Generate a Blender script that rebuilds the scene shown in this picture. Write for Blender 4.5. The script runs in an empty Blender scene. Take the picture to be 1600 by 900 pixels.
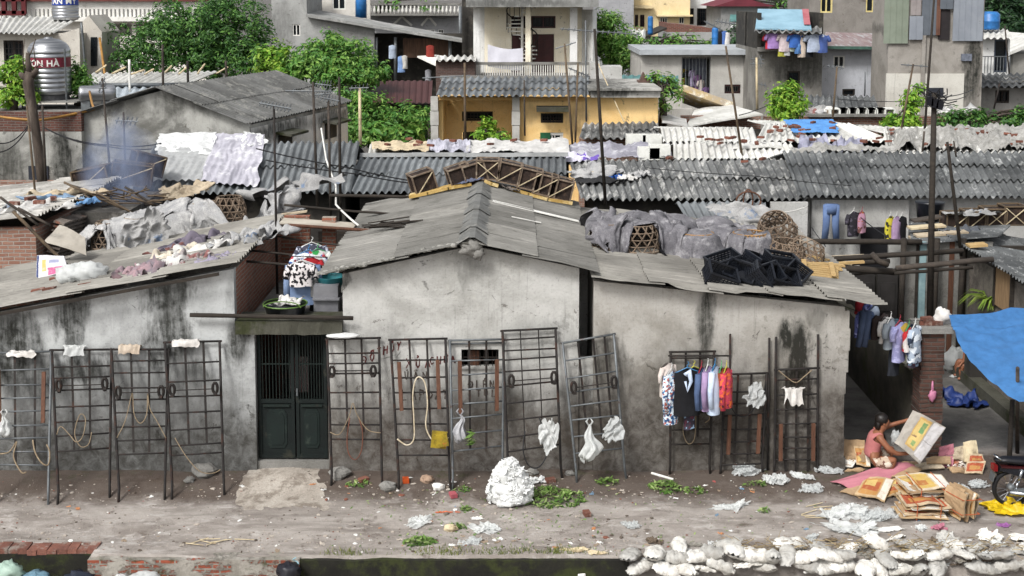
import bpy,math,random
from mathutils import Vector,Matrix,noise
V=Vector
rnd=random.Random(7)
R=math.radians
scene=bpy.context.scene
# camera
FPX,CV,PITCH,CAMZ=2000.0,195.2,R(6.0),7.72
cam=bpy.data.cameras.new("camera")
cam.sensor_width=36.0
cam.lens=45.0
cam.shift_y=-(450-CV)/1600.0
cam.clip_end=2000
cam_o=bpy.data.objects.new("camera",cam)
cam_o.location=(0,0,CAMZ)
cam_o.rotation_euler=(R(90)-PITCH,0,0)
scene.collection.objects.link(cam_o)
scene.camera=cam_o
# sky, sun, exposure (bright overcast)
SUN_EL,SUN_ROT=47.0,216.0
world=bpy.data.worlds.new("World")
scene.world=world
world.use_nodes=True
wn=world.node_tree.nodes
wl=world.node_tree.links
wn.clear()
sky=wn.new("ShaderNodeTexSky")
sky.sky_type='NISHITA'
sky.sun_disc=False
sky.sun_elevation=R(SUN_EL)
sky.sun_rotation=R(SUN_ROT)
sky.air_density=1.0
sky.dust_density=4.0
hs=wn.new("ShaderNodeHueSaturation")
hs.inputs['Saturation'].default_value=0.22
bgn=wn.new("ShaderNodeBackground")
bgn.inputs['Strength'].default_value=0.095
wo=wn.new("ShaderNodeOutputWorld")
wl.new(sky.outputs[0],hs.inputs['Color'])
wl.new(hs.outputs[0],bgn.inputs['Color'])
wl.new(bgn.outputs[0],wo.inputs['Surface'])
sun=bpy.data.lights.new("sun",'SUN')
sun.energy=1.5
sun.angle=R(14)
sun.color=(1.0,0.99,0.97)
sun_o=bpy.data.objects.new("sun",sun)
scene.collection.objects.link(sun_o)
sd=V((math.sin(R(SUN_ROT))*math.cos(R(SUN_EL)),math.cos(R(SUN_ROT))*math.cos(R(SUN_EL)),math.sin(R(SUN_EL))))
sun_o.location=(0,0,40)
sun_o.rotation_euler=sd.to_track_quat('Z','Y').to_euler()
scene.view_settings.view_transform='Standard'
scene.view_settings.look='None'
scene.view_settings.exposure=0.96
scene.view_settings.gamma=1.0
scene.view_settings.use_curve_mapping=False
scene.cycles.max_bounces=6
scene.cycles.diffuse_bounces=2
scene.cycles.transparent_max_bounces=8
# measuring helpers
def ray(u,v):
 a,b=(u-800)/FPX,-(v-CV)/FPX
 return V((a,math.cos(PITCH)+b*math.sin(PITCH),-math.sin(PITCH)+b*math.cos(PITCH)))
def P(u,v,Y):
 d=ray(u,v)
 return V((0,0,CAMZ))+d*(Y/d.y)
def PZ(u,v,z):
 d=ray(u,v)
 return V((0,0,CAMZ))+d*((z-CAMZ)/d.z)
def X(u,v,Y):return P(u,v,Y).x
def Z(v,Y):return P(800,v,Y).z
def nz(x,y,z=0.0):return noise.noise(V((x,y,z)))
def smooth(a,b,x):
 t=min(1,max(0,(x-a)/(b-a)))
 return t*t*(3-2*t)
def gz(x,y):
 if y>30:return 0.0
 z=-0.2+0.06*smooth(17.6,19.0,y)+0.14*smooth(18.9,19.95,y)
 if y<20.3:
  z+=0.035*nz(x*.7,y*.9)+0.018*nz(x*2.3,y*2.3,3)+.008*nz(x*7,y*7,5)
 if y<(17.62 if x<-5.95 else 17.28):
  z=-0.72+.05*nz(x*1.5,y*1.5,8)
 return z
def GR(u,v,lift=0.0):
 d=ray(u,v)
 t=12.0
 o=V((0,0,CAMZ))
 while t<80:
  p=o+d*t
  if p.z<=gz(p.x,p.y)+lift:break
  t+=0.01
 return p
# mesh builder
class MB:
 def __init__(s):s.v,s.f,s.uv=[],[],None
 def add(s,vs,fs):
  n=len(s.v)
  s.v+=[V(p)for p in vs]
  s.f+=[tuple(i+n for i in f)for f in fs]
  return s
 def bx(s,x0,x1,y0,y1,z0,z1):
  return s.add([(x0,y0,z0),(x1,y0,z0),(x1,y1,z0),(x0,y1,z0),(x0,y0,z1),(x1,y0,z1),(x1,y1,z1),(x0,y1,z1)],[(0,3,2,1),(4,5,6,7),(0,1,5,4),(1,2,6,5),(2,3,7,6),(3,0,4,7)])
 def box(s,c,size,rot=None):
  h=V(size)/2
  c=V(c)
  ps=[]
  for sz in(-1,1):
   for sx,sy in((-1,-1),(1,-1),(1,1),(-1,1)):
    q=V((sx*h.x,sy*h.y,sz*h.z))
    if rot is not None:q=rot@q
    ps.append(c+q)
  return s.add(ps,[(0,3,2,1),(4,5,6,7),(0,1,5,4),(1,2,6,5),(2,3,7,6),(3,0,4,7)])
 def beam(s,a,b,w,h,up=(0,0,1)):
  a,b=V(a),V(b)
  d=(b-a)
  L=d.length
  if L<1e-6:return s
  d.normalize()
  upv=V(up)
  sdv=d.cross(upv)
  if sdv.length<1e-3:sdv=d.cross(V((1,0,0)))
  sdv.normalize()
  upv=sdv.cross(d)
  ps=[]
  for q in(a,b):
   for i,j in((-1,-1),(1,-1),(1,1),(-1,1)):
    ps.append(q+sdv*(i*w/2)+upv*(j*h/2))
  return s.add(ps,[(0,1,2,3),(7,6,5,4),(0,4,5,1),(1,5,6,2),(2,6,7,3),(3,7,4,0)])
 def tube(s,pts,r,n=6,cap=True):
  pts=[V(p)for p in pts]
  m=len(pts)
  rs=r if isinstance(r,(list,tuple))else[r]*m
  rings=[]
  prev=None
  for i in range(m):
   d=(pts[min(i+1,m-1)]-pts[max(i-1,0)])
   if d.length<1e-9:d=V((0,0,1))
   d.normalize()
   if prev is None:
    a=d.cross(V((0,0,1)))
    if a.length<.05:a=d.cross(V((1,0,0)))
   else:
    a=prev-d*prev.dot(d)
    if a.length<1e-6:a=d.cross(V((1,0,0)))
   a.normalize()
   prev=a
   b=d.cross(a)
   rings.append([pts[i]+(a*math.cos(6.28318*k/n)+b*math.sin(6.28318*k/n))*rs[i]for k in range(n)])
  vs=[p for rg in rings for p in rg]
  fs=[]
  for i in range(m-1):
   for k in range(n):
    fs.append((i*n+k,i*n+(k+1)%n,(i+1)*n+(k+1)%n,(i+1)*n+k))
  if cap:
   fs.append(tuple(range(n-1,-1,-1)))
   fs.append(tuple((m-1)*n+k for k in range(n)))
  return s.add(vs,fs)
 def prism(s,pts,vec):
  pts=[V(p)for p in pts]
  vec=V(vec)
  n=len(pts)
  fs=[tuple(range(n)),tuple(range(2*n-1,n-1,-1))]
  for i in range(n):
   j=(i+1)%n
   fs.append((j,i,n+i,n+j))
  return s.add(pts+[p+vec for p in pts],fs)
 def grid(s,fn,nu,nv,skip=None):
  n0=len(s.v)
  for j in range(nv+1):
   for i in range(nu+1):
    s.v.append(V(fn(i/nu,j/nv)))
  for j in range(nv):
   for i in range(nu):
    if skip and skip(i/nu,j/nv):continue
    a=n0+j*(nu+1)+i
    s.f.append((a,a+1,a+nu+2,a+nu+1))
  return s
 def lathe(s,prof,c,n=16,axis='Z'):
  c=V(c)
  vs,fs=[],[]
  m=len(prof)
  for(r,h)in prof:
   for k in range(n):
    a=6.28318*k/n
    q=V((r*math.cos(a),r*math.sin(a),h))
    if axis=='X':q=V((q.z,q.x,q.y))
    if axis=='Y':q=V((q.x,q.z,-q.y))*1.0
    vs.append(c+q)
  for i in range(m-1):
   for k in range(n):
    fs.append((i*n+k,i*n+(k+1)%n,(i+1)*n+(k+1)%n,(i+1)*n+k))
  fs.append(tuple(range(n-1,-1,-1)))
  fs.append(tuple((m-1)*n+k for k in range(n)))
  return s.add(vs,fs)
 def blob(s,c,rad,amp=.15,freq=2.0,seed=0,nu=14,nv=9,rot=None,flat=None,crease=0.0,fine=0.0):
  c=V(c)
  n0=len(s.v)
  for j in range(nv+1):
   th=math.pi*j/nv
   for i in range(nu):
    ph=6.28318*i/nu
    d=V((math.sin(th)*math.cos(ph),math.sin(th)*math.sin(ph),math.cos(th)))
    k=1+amp*noise.noise(d*freq+V((seed*3.7,seed*1.3,0)))
    if fine:k+=fine*noise.noise(d*freq*5+V((seed,0,7)))
    if crease:k+=crease*(abs(noise.noise(d*freq*2.2+V((0,seed*2.1,5))))-.25)
    q=V((d.x*rad[0],d.y*rad[1],d.z*rad[2]))*k
    if flat is not None and q.z<-flat:q.z=-flat
    if rot is not None:q=rot@q
    s.v.append(c+q)
  for j in range(nv):
   for i in range(nu):
    a,b=n0+j*nu+i,n0+j*nu+(i+1)%nu
    s.f.append((a,a+nu,b+nu,b))
  return s
# objects
ORG={}
def link(o):
 scene.collection.objects.link(o)
 return o
def thing(name,label,cat,loc,group=None):
 o=bpy.data.objects.new(name,None)
 o.empty_display_size=.1
 link(o)
 o.location=V(loc)
 ORG[o.name]=V(loc)
 o['label'],o['category']=label,cat
 if group:o['group']=group
 return o
def build(mb,name,mat,parent=None,smooth=False,org=None,label=None):
 me=bpy.data.meshes.new(name)
 if parent is not None:base=ORG[parent.name]
 elif org is not None:base=V(org)
 else:
  xs=[p.x for p in mb.v];ys=[p.y for p in mb.v];zs=[p.z for p in mb.v]
  base=V(((min(xs)+max(xs))/2,(min(ys)+max(ys))/2,min(zs)))
 me.from_pydata([tuple(p-base)for p in mb.v],[],mb.f)
 if mat is not None:me.materials.append(mat)
 if smooth:me.polygons.foreach_set('use_smooth',[True]*len(me.polygons))
 me.update()
 o=bpy.data.objects.new(name,me)
 link(o)
 ORG[o.name]=base
 if parent is not None:o.parent=parent
 else:o.location=base
 if label:o['label']=label
 return o
def single(mb,name,mat,label,cat,group=None,smooth=False,org=None,kind=None):
 o=build(mb,name,mat,None,smooth,org)
 o['label'],o['category']=label,cat
 if group:o['group']=group
 if kind:o['kind']=kind
 return o
def struct(mb,name,mat,smooth=False):
 o=build(mb,name,mat,None,smooth)
 o['kind']='structure'
 o['label']=name.replace('_',' ')
 return o
def dup(o,loc=None,rz=None,label=None,scale=None,parent=None,rot=None):
 c=o.copy()
 link(c)
 ORG[c.name]=ORG[o.name].copy()
 if parent is not None:c.parent=parent
 if loc is not None:
  c.location=V(loc);ORG[c.name]=V(loc)
 if rz is not None:c.rotation_euler.z=rz
 if rot is not None:c.rotation_euler=rot
 if scale is not None:c.scale=scale
 if label:c['label']=label
 for ch in list(o.children):dup(ch,parent=c)
 return c
# materials
def C(h):
 h=h.lstrip('#')
 out=[]
 for i in(0,2,4):
  x=int(h[i:i+2],16)/255
  out.append(x/12.92 if x<=.04045 else((x+.055)/1.055)**2.4)
 return(*out,1.0)
class NT:
 def __init__(s,name):
  s.m=bpy.data.materials.new(name)
  s.m.use_nodes=True
  s.t=s.m.node_tree
  s.t.nodes.clear()
  s.out=s.n('ShaderNodeOutputMaterial')
  s.b=s.n('ShaderNodeBsdfPrincipled')
  s.l(s.b.outputs[0],s.out.inputs['Surface'])
 def n(s,t,**k):
  o=s.t.nodes.new(t)
  for a,b in k.items():setattr(o,a,b)
  return o
 def l(s,a,b):s.t.links.new(a,b)
 def val(s,sock,x):
  if hasattr(x,'is_linked')or isinstance(x,bpy.types.NodeSocket):s.l(x,sock)
  else:sock.default_value=x
 def math(s,op,a,b=0.0,c=None,clamp=False):
  o=s.n('ShaderNodeMath',operation=op,use_clamp=clamp)
  s.val(o.inputs[0],a);s.val(o.inputs[1],b)
  if c is not None:s.val(o.inputs[2],c)
  return o.outputs[0]
 def noise(s,vec,scale,detail=6,rough=.6,dist=0.0):
  o=s.n('ShaderNodeTexNoise')
  o.inputs['Scale'].default_value=scale
  o.inputs['Detail'].default_value=detail
  o.inputs['Roughness'].default_value=rough
  o.inputs['Distortion'].default_value=dist
  s.l(vec,o.inputs['Vector'])
  return o.outputs[0]
 def mapv(s,vec,scale=(1,1,1),loc=(0,0,0),rot=(0,0,0)):
  o=s.n('ShaderNodeMapping')
  o.inputs['Scale'].default_value=scale
  o.inputs['Location'].default_value=loc
  o.inputs['Rotation'].default_value=rot
  s.l(vec,o.inputs['Vector'])
  return o.outputs[0]
 def ramp(s,f,a,b,lo=0.0,hi=1.0):
  o=s.n('ShaderNodeMapRange',interpolation_type='SMOOTHSTEP')
  s.val(o.inputs[0],f)
  o.inputs[1].default_value,o.inputs[2].default_value=a,b
  o.inputs[3].default_value,o.inputs[4].default_value=lo,hi
  return o.outputs[0]
 def mix(s,f,a,b,mode='MIX'):
  o=s.n('ShaderNodeMix',data_type='RGBA',blend_type=mode)
  s.val(o.inputs[0],f);s.val(o.inputs[6],a);s.val(o.inputs[7],b)
  return o.outputs[2]
 def coord(s,kind='Object'):
  return s.n('ShaderNodeTexCoord').outputs[kind]
 def pos(s):return s.n('ShaderNodeNewGeometry').outputs['Position']
 def bump(s,h,strength=.3,dist=.02,norm=None):
  o=s.n('ShaderNodeBump')
  o.inputs['Strength'].default_value=strength
  o.inputs['Distance'].default_value=dist
  s.l(h,o.inputs['Height'])
  if norm is not None:s.l(norm,o.inputs['Normal'])
  s.l(o.outputs[0],s.b.inputs['Normal'])
  return o.outputs[0]
 def fin(s,col,rough=.8,metal=0.0):
  s.val(s.b.inputs['Base Color'],col)
  s.val(s.b.inputs['Roughness'],rough)
  s.val(s.b.inputs['Metallic'],metal)
  s.b.inputs['Specular IOR Level'].default_value=.35
  return s.m
CACHE={}
def mott(name,c1,c2,scale=3.0,c3=None,s3=1.0,t3=(.5,.65),rough=.85,bump=.25,stretch=(1,1,1),metal=0.0,bs=40,island=0.0,objrand=0.0,bd=.01):
 """two mottled colours plus, if given, patches of a third"""
 if name in CACHE:return CACHE[name]
 t=NT(name)
 co=t.coord()
 v=t.mapv(co,stretch)
 col=t.mix(t.ramp(t.noise(v,scale,8,.65),.32,.68),C(c1),C(c2))
 if c3:col=t.mix(t.ramp(t.noise(t.mapv(co,stretch,(7,3,5)),s3,7,.68),*t3),col,C(c3))
 fine=t.noise(v,bs,5,.7)
 col=t.mix(t.math('MULTIPLY',t.ramp(fine,.25,.75),.35),col,(0,0,0,1),'MIX')if bump>.3 else col
 if island:
  ri=t.n('ShaderNodeNewGeometry').outputs['Random Per Island']
  h=t.n('ShaderNodeHueSaturation')
  t.l(t.ramp(ri,0,1,1-island,1+island),h.inputs['Value'])
  t.l(col,h.inputs['Color'])
  col=h.outputs[0]
 if objrand:
  ri=t.n('ShaderNodeObjectInfo').outputs['Random']
  h=t.n('ShaderNodeHueSaturation')
  t.l(t.ramp(ri,0,1,1-objrand,1+objrand),h.inputs['Value'])
  t.l(col,h.inputs['Color'])
  col=h.outputs[0]
 if bump:t.bump(fine,bump,bd)
 CACHE[name]=t.fin(col,rough,metal)
 return CACHE[name]
def plain(name,c,rough=.7,metal=0.0):
 return mott(name,c,'#%02x%02x%02x'%tuple(int(max(0,int(c[i:i+2],16)*.8))for i in(1,3,5)),5,rough=rough,metal=metal,bump=.1)
def plaster(name,c1,c2,stains=(),damp=None,dampc='#4a4238',stainc='#23241f',crack=True,patch=None):
 """weathered cement render; stains = (x, z, half width, half height, strength) patches of mould at fixed places"""
 t=NT(name)
 p=t.pos()
 col=t.mix(t.ramp(t.noise(p,.9,9,.68,.4),.36,.66),C(c1),C(c2))
 col=t.mix(t.ramp(t.noise(t.mapv(p,(1,1,1),(3,9,2)),3.2,8,.7,.8),.52,.8,0,.55),col,C(patch or c1))
 pn=t.noise(t.mapv(p,(1,1,1),(11,2,6)),1.5,11,.72,.3)
 peel=t.ramp(pn,.585,.6)
 col=t.mix(t.math('MULTIPLY',peel,.7),col,C(c2))
 col=t.mix(t.math('MULTIPLY',t.ramp(t.noise(t.mapv(p,(1,1,1),(1,12,16)),2.6,11,.76,.5),.62,.635),.6),col,C(dampc))
 drip=t.noise(t.mapv(p,(14,14,.55)),1.0,6,.7)
 col=t.mix(t.ramp(drip,.56,.72,0,.3),col,C(stainc))
 fine=t.noise(p,26,6,.72)
 col=t.mix(t.ramp(fine,.5,.72,0,.28),col,C(stainc))
 sp=t.n('ShaderNodeSeparateXYZ')
 t.l(p,sp.inputs[0])
 x,z=sp.outputs[0],sp.outputs[2]
 wob=t.math('SUBTRACT',t.noise(t.mapv(p,(2.2,2.2,.7)),1.6,7,.7),.5)
 streak=t.noise(t.mapv(p,(9,9,.9)),1.3,7,.72)
 brk=t.noise(p,5.5,8,.75,.5)
 tot=None
 for(sx,sz,sw,sh,st)in stains:
  dx=t.math('DIVIDE',t.math('ADD',t.math('SUBTRACT',x,sx),t.math('MULTIPLY',wob,1.1*min(1,sw*2))),sw)
  dz=t.math('DIVIDE',t.math('ADD',t.math('SUBTRACT',z,sz),t.math('MULTIPLY',wob,.9)),sh)
  d=t.math('SQRT',t.math('ADD',t.math('MULTIPLY',dx,dx),t.math('MULTIPLY',dz,dz)))
  m=t.math('MULTIPLY',t.ramp(d,1.0,.35),st)
  tot=m if tot is None else t.math('MAXIMUM',tot,m)
 if tot is not None:
  f=t.math('MULTIPLY',tot,t.ramp(t.math('ADD',t.math('MULTIPLY',streak,.6),t.math('MULTIPLY',brk,.5)),.36,.66,.42,1.0))
  col=t.mix(f,col,C(stainc))
 if damp is not None:
  dz=t.math('ADD',z,t.math('MULTIPLY',wob,1.3))
  f=t.math('MULTIPLY',t.ramp(dz,damp,damp*.3),t.ramp(brk,.25,.7,.62,.95))
  col=t.mix(f,col,C(dampc))
 h=t.math('ADD',t.math('ADD',fine,t.math('MULTIPLY',t.noise(p,5,6,.6),1.6)),t.math('MULTIPLY',peel,-.35))
 if crack:
  vo=t.n('ShaderNodeTexVoronoi',feature='DISTANCE_TO_EDGE')
  vo.inputs['Scale'].default_value=.55
  mixv=t.n('ShaderNodeMix',data_type='VECTOR')
  nn=t.n('ShaderNodeTexNoise');nn.inputs['Scale'].default_value=2.5;nn.inputs['Detail'].default_value=6
  t.l(p,nn.inputs['Vector'])
  mixv.inputs[0].default_value=.22
  t.l(p,mixv.inputs[4]);t.l(nn.outputs['Color'],mixv.inputs[5])
  t.l(mixv.outputs[1],vo.inputs['Vector'])
  cm=t.math('MULTIPLY',t.ramp(vo.outputs[0],.006,.0),t.ramp(brk,.5,.62))
  col=t.mix(t.math('MULTIPLY',cm,.7),col,C('#23211d'))
 t.bump(h,.45,.02)
 return t.fin(col,.9)
def brickmat(name,c1,c2,mortar,scale=1.0,dirt='#3a3630',dirtamt=.5,bh=.07,bw=.22):
 if name in CACHE:return CACHE[name]
 t=NT(name)
 p=t.pos()
 sp=t.n('ShaderNodeSeparateXYZ');t.l(p,sp.inputs[0])
 cb=t.n('ShaderNodeCombineXYZ')
 w=t.math('MULTIPLY',t.math('SUBTRACT',t.noise(p,3,3,.5),.5),.05)
 t.l(t.math('ADD',t.math('ADD',sp.outputs[0],sp.outputs[1]),w),cb.inputs[0])
 t.l(t.math('ADD',sp.outputs[2],w),cb.inputs[1])
 b=t.n('ShaderNodeTexBrick')
 b.inputs['Scale'].default_value=scale
 b.inputs['Brick Width'].default_value=bw
 b.inputs['Row Height'].default_value=bh
 b.inputs['Mortar Size'].default_value=.011
 b.inputs['Mortar Smooth'].default_value=.4
 b.inputs['Bias'].default_value=.1
 b.inputs['Color1'].default_value=C(c1)
 b.inputs['Color2'].default_value=C(c2)
 b.inputs['Mortar'].default_value=C(mortar)
 t.l(cb.outputs[0],b.inputs['Vector'])
 col=t.mix(t.ramp(t.noise(p,1.3,8,.7),.45,.75,0,dirtamt),b.outputs['Color'],C(dirt))
 col=t.mix(t.ramp(t.noise(p,9,6,.7),.52,.75,0,.5),col,C(mortar))
 h=t.math('ADD',t.math('MULTIPLY',b.outputs['Fac'],-1.2),t.math('MULTIPLY',t.noise(p,30,5,.7),.6))
 t.bump(h,.7,.02)
 CACHE[name]=t.fin(col,.92)
 return CACHE[name]
def roofmat(name,c1,c2,c3,t3=(.52,.66),stretch=(1,1,1),s3=2.2,grime='#26251f'):
 """weathered fibre-cement sheet: per-sheet tone, lichen patches, run-off streaks along the slope"""
 if name in CACHE:return CACHE[name]
 t=NT(name)
 p=t.pos()
 v=t.mapv(p,stretch)
 col=t.mix(t.ramp(t.noise(p,.8,7,.6),.35,.65),C(c1),C(c2))
 col=t.mix(t.ramp(t.noise(v,s3,8,.72,.3),*t3,0,.85),col,C(c3))
 col=t.mix(t.ramp(t.noise(t.mapv(p,stretch,(4,7,1)),5,8,.75),.5,.74,0,.7),col,C(grime))
 g=t.n('ShaderNodeNewGeometry')
 h=t.n('ShaderNodeHueSaturation')
 t.l(t.ramp(g.outputs['Random Per Island'],0,1,.8,1.16),h.inputs['Value'])
 t.l(col,h.inputs['Color'])
 t.bump(t.noise(p,38,6,.7),.35,.012)
 CACHE[name]=t.fin(h.outputs[0],.92)
 return CACHE[name]
def leafmat(name,c1,c2,c3):
 t=NT(name)
 g=t.n('ShaderNodeNewGeometry')
 col=t.mix(t.ramp(t.noise(t.coord(),1.7,4,.6),.4,.6),C(c1),C(c2))
 col=t.mix(t.ramp(g.outputs['Random Per Island'],.45,1,0,.9),col,C(c3))
 m=t.fin(col,.5)
 t.b.inputs['Transmission Weight'].default_value=0.0
 tr=t.n('ShaderNodeBsdfTranslucent')
 t.l(col,tr.inputs[0])
 ms=t.n('ShaderNodeMixShader');ms.inputs[0].default_value=.3
 t.l(t.b.outputs[0],ms.inputs[1]);t.l(tr.outputs[0],ms.inputs[2])
 t.l(ms.outputs[0],t.out.inputs['Surface'])
 return m
def clothmat(name,c1,c2=None,rough=.95):
 if name in CACHE:return CACHE[name]
 c2=c2 or '#%02x%02x%02x'%tuple(int(int(c1[i:i+2],16)*.82)for i in(1,3,5))
 return mott(name,c1,c2,4,rough=rough,bump=.25,bs=60)
def plasticmat(name,c,tr=.35,alpha=1.0):
 if name in CACHE:return CACHE[name]
 t=NT(name)
 col=t.mix(t.ramp(t.noise(t.coord(),8,5,.6),.35,.7),C(c),(*[x*.8 for x in C(c)[:3]],1))
 m=t.fin(col,.35)
 t.bump(t.noise(t.coord(),14,4,.6),.4,.02)
 trb=t.n('ShaderNodeBsdfTranslucent');t.l(col,trb.inputs[0])
 ms=t.n('ShaderNodeMixShader');ms.inputs[0].default_value=tr
 t.l(t.b.outputs[0],ms.inputs[1]);t.l(trb.outputs[0],ms.inputs[2])
 last=ms.outputs[0]
 if alpha<1:
  tp=t.n('ShaderNodeBsdfTransparent')
  m2=t.n('ShaderNodeMixShader');m2 .inputs[0].default_value=alpha
  t.l(tp.outputs[0],m2 .inputs[1]);t.l(last,m2 .inputs[2]);last=m2 .outputs[0]
 t.l(last,t.out.inputs['Surface'])
 CACHE[name]=m
 return m
M_rust=mott('rusty_steel','#201d1c','#2d2927',6,'#3a261e',5,(.52,.64),rough=.8,bump=.35)
M_rust2=mott('rusty_steel_red','#1f1b19','#2a2420',6,'#3d271d',5,(.54,.68),rough=.75,bump=.35)
M_steel=mott('grey_steel','#6d7173','#5a5d5f',5,'#4d3a30',6,(.58,.7),rough=.5,bump=.2,metal=.4)
M_woodor=mott('orange_brown_wood','#6a4735','#523628',4,stretch=(8,8,1),rough=.8,bump=.35)
M_bamboo=mott('old_bamboo','#6b5a45','#55483a',3,'#3a322a',2,rough=.75,bump=.35)
M_pole=mott('dark_weathered_pole','#4a423b','#37312c',3,'#5d5248',2,rough=.85,bump=.4)
M_dkwood=mott('dark_wet_timber','#3a332c','#29241f',3,stretch=(1,6,6),rough=.85,bump=.4)
M_paleboard=mott('pale_board','#c9bb9c','#b3a283',2.5,'#8c7d63',2,rough=.85,bump=.3)
M_ply=mott('plywood','#b9ab94','#a1927b',2,'#857763',3,rough=.85,bump=.2)
M_conc=mott('bare_concrete','#8d8b86','#7a7873',2,'#55534c',1.3,(.5,.7),rough=.9,bump=.4)
M_mossconc=mott('mossy_concrete','#55544a','#403f36',2.2,'#33361f',1.5,(.48,.62),rough=.95,bump=.5)
M_black=plain('black_void_cloth','#16161a',.9)
M_glass=mott('dark_window_glass','#1b2024','#11161a',2,rough=.15,bump=0)
M_white=mott('white_paint','#dedcd6','#cbc9c2',3,'#a09d94',1.5,(.58,.75),bump=.15)
M_rope=mott('jute_rope','#9c8b72','#80705a',12,bump=.4)
M_wire=plain('black_cable','#17171a',.6)
M_yrope=plain('yellow_hose','#a5793a',.6)
M_brickred=mott('loose_red_brick','#7d4f40','#654036',3,'#937f74',4,(.55,.7),rough=.95,bump=.4,objrand=.25)
M_bagwhite=plasticmat('white_plastic_film','#eceeec',.45,.9)
M_bagclear=plasticmat('clear_plastic_film','#dcdfde',.4,.75)
M_cloud=plasticmat('white_foam_film','#f3f4f2',.3)
# cloth that really falls: used for covers, rags and film
def cloth_sim(grid,nu,nv,colliders,frames=34,stiff=.5,mass=.25,damp=2.0,tens=15):
 """let a sheet of cloth fall over solid shapes; grid(s,t) is its start position"""
 mb=MB();mb.grid(grid,nu,nv)
 me=bpy.data.meshes.new('falling_cloth');me.from_pydata([tuple(p)for p in mb.v],[],mb.f)
 o=link(bpy.data.objects.new('falling_cloth',me))
 cols=[]
 for c in colliders:
  m2=bpy.data.meshes.new('support');m2 .from_pydata([tuple(p)for p in c.v],[],c.f)
  co=link(bpy.data.objects.new('support',m2));co.modifiers.new('c','COLLISION')
  co.collision.thickness_outer=.02;co.collision.cloth_friction=30;cols.append(co)
 md=o.modifiers.new('cloth','CLOTH');st=md.settings
 st.quality=4;st.mass=mass;st.tension_stiffness=tens;st.compression_stiffness=tens;st.shear_stiffness=5;st.bending_stiffness=stiff;st.air_damping=damp
 cs=md.collision_settings;cs.use_self_collision=True;cs.distance_min=.012;cs.self_distance_min=.01;cs.collision_quality=2
 md.point_cache.frame_start=1;md.point_cache.frame_end=frames
 for f in range(1,frames+1):scene.frame_set(f)
 me2=bpy.data.meshes.new_from_object(o.evaluated_get(bpy.context.evaluated_depsgraph_get()))
 out=MB();out.v=[v.co.copy()for v in me2 .vertices];out.f=[tuple(p.vertices)for p in me2 .polygons]
 for q in[o]+cols:bpy.data.objects.remove(q)
 scene.frame_set(1)
 return out
CRUMPLES=[]
for k in range(6):
 r_=random.Random(100+k)
 wv_=[(r_.uniform(0,6.28),r_.uniform(5,15),r_.uniform(0,6.28),r_.uniform(.03,.09))for _ in range(6)]
 def start(s,t):
  x,y=s*2-1,t*2-1
  r=math.hypot(x,y);a=math.atan2(y,x);kk=max(abs(x),abs(y))/r if r>1e-6 else 1
  rr=1+.4*noise.noise(V((math.cos(a)*1.4,math.sin(a)*1.4,k*3.1)))+.25*noise.noise(V((math.cos(a)*4,math.sin(a)*4,k)))
  x,y=x*kk*rr,y*kk*rr
  z=.3+sum(am*math.sin((x*math.cos(d)+y*math.sin(d))*fq+ph)for d,fq,ph,am in wv_)+.1*noise.noise(V((x*4,y*4,k)))+.25*max(0,.6-r)
  return V((x,y,z))
 fl=MB();fl.bx(-4,4,-4,4,-.4,0)
 m_s=cloth_sim(start,34,34,[fl],20+2*k,.8)
 zs=sorted(v.z for v in m_s.v);zm=max(.05,zs[int(len(zs)*.97)])
 CRUMPLES.append(([V((v.x,v.y,max(0,v.z-.015)/zm))for v in m_s.v],m_s.f))
def crumple(c,ax,ay,amp,seed,nu=14,nv=12,n=(0,0,1),irregular=.35,drape=0.0):
 """a crumpled sheet fitted to centre c, half axes ax, ay and height amp along n"""
 c,ax,ay,n=V(c),V(ax),V(ay),V(n).normalized()
 vs,fs=CRUMPLES[int(seed*7+3)%len(CRUMPLES)]
 amp=min(amp,.42*min(ax.length,ay.length))
 a=(seed*2.4)%6.283;ca,sa=math.cos(a),math.sin(a)
 mb=MB()
 mb.v=[c+ax*(v.x*ca-v.y*sa)+ay*(v.x*sa+v.y*ca)+n*(amp*v.z)for v in vs]
 mb.f=list(fs)
 return mb
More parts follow.
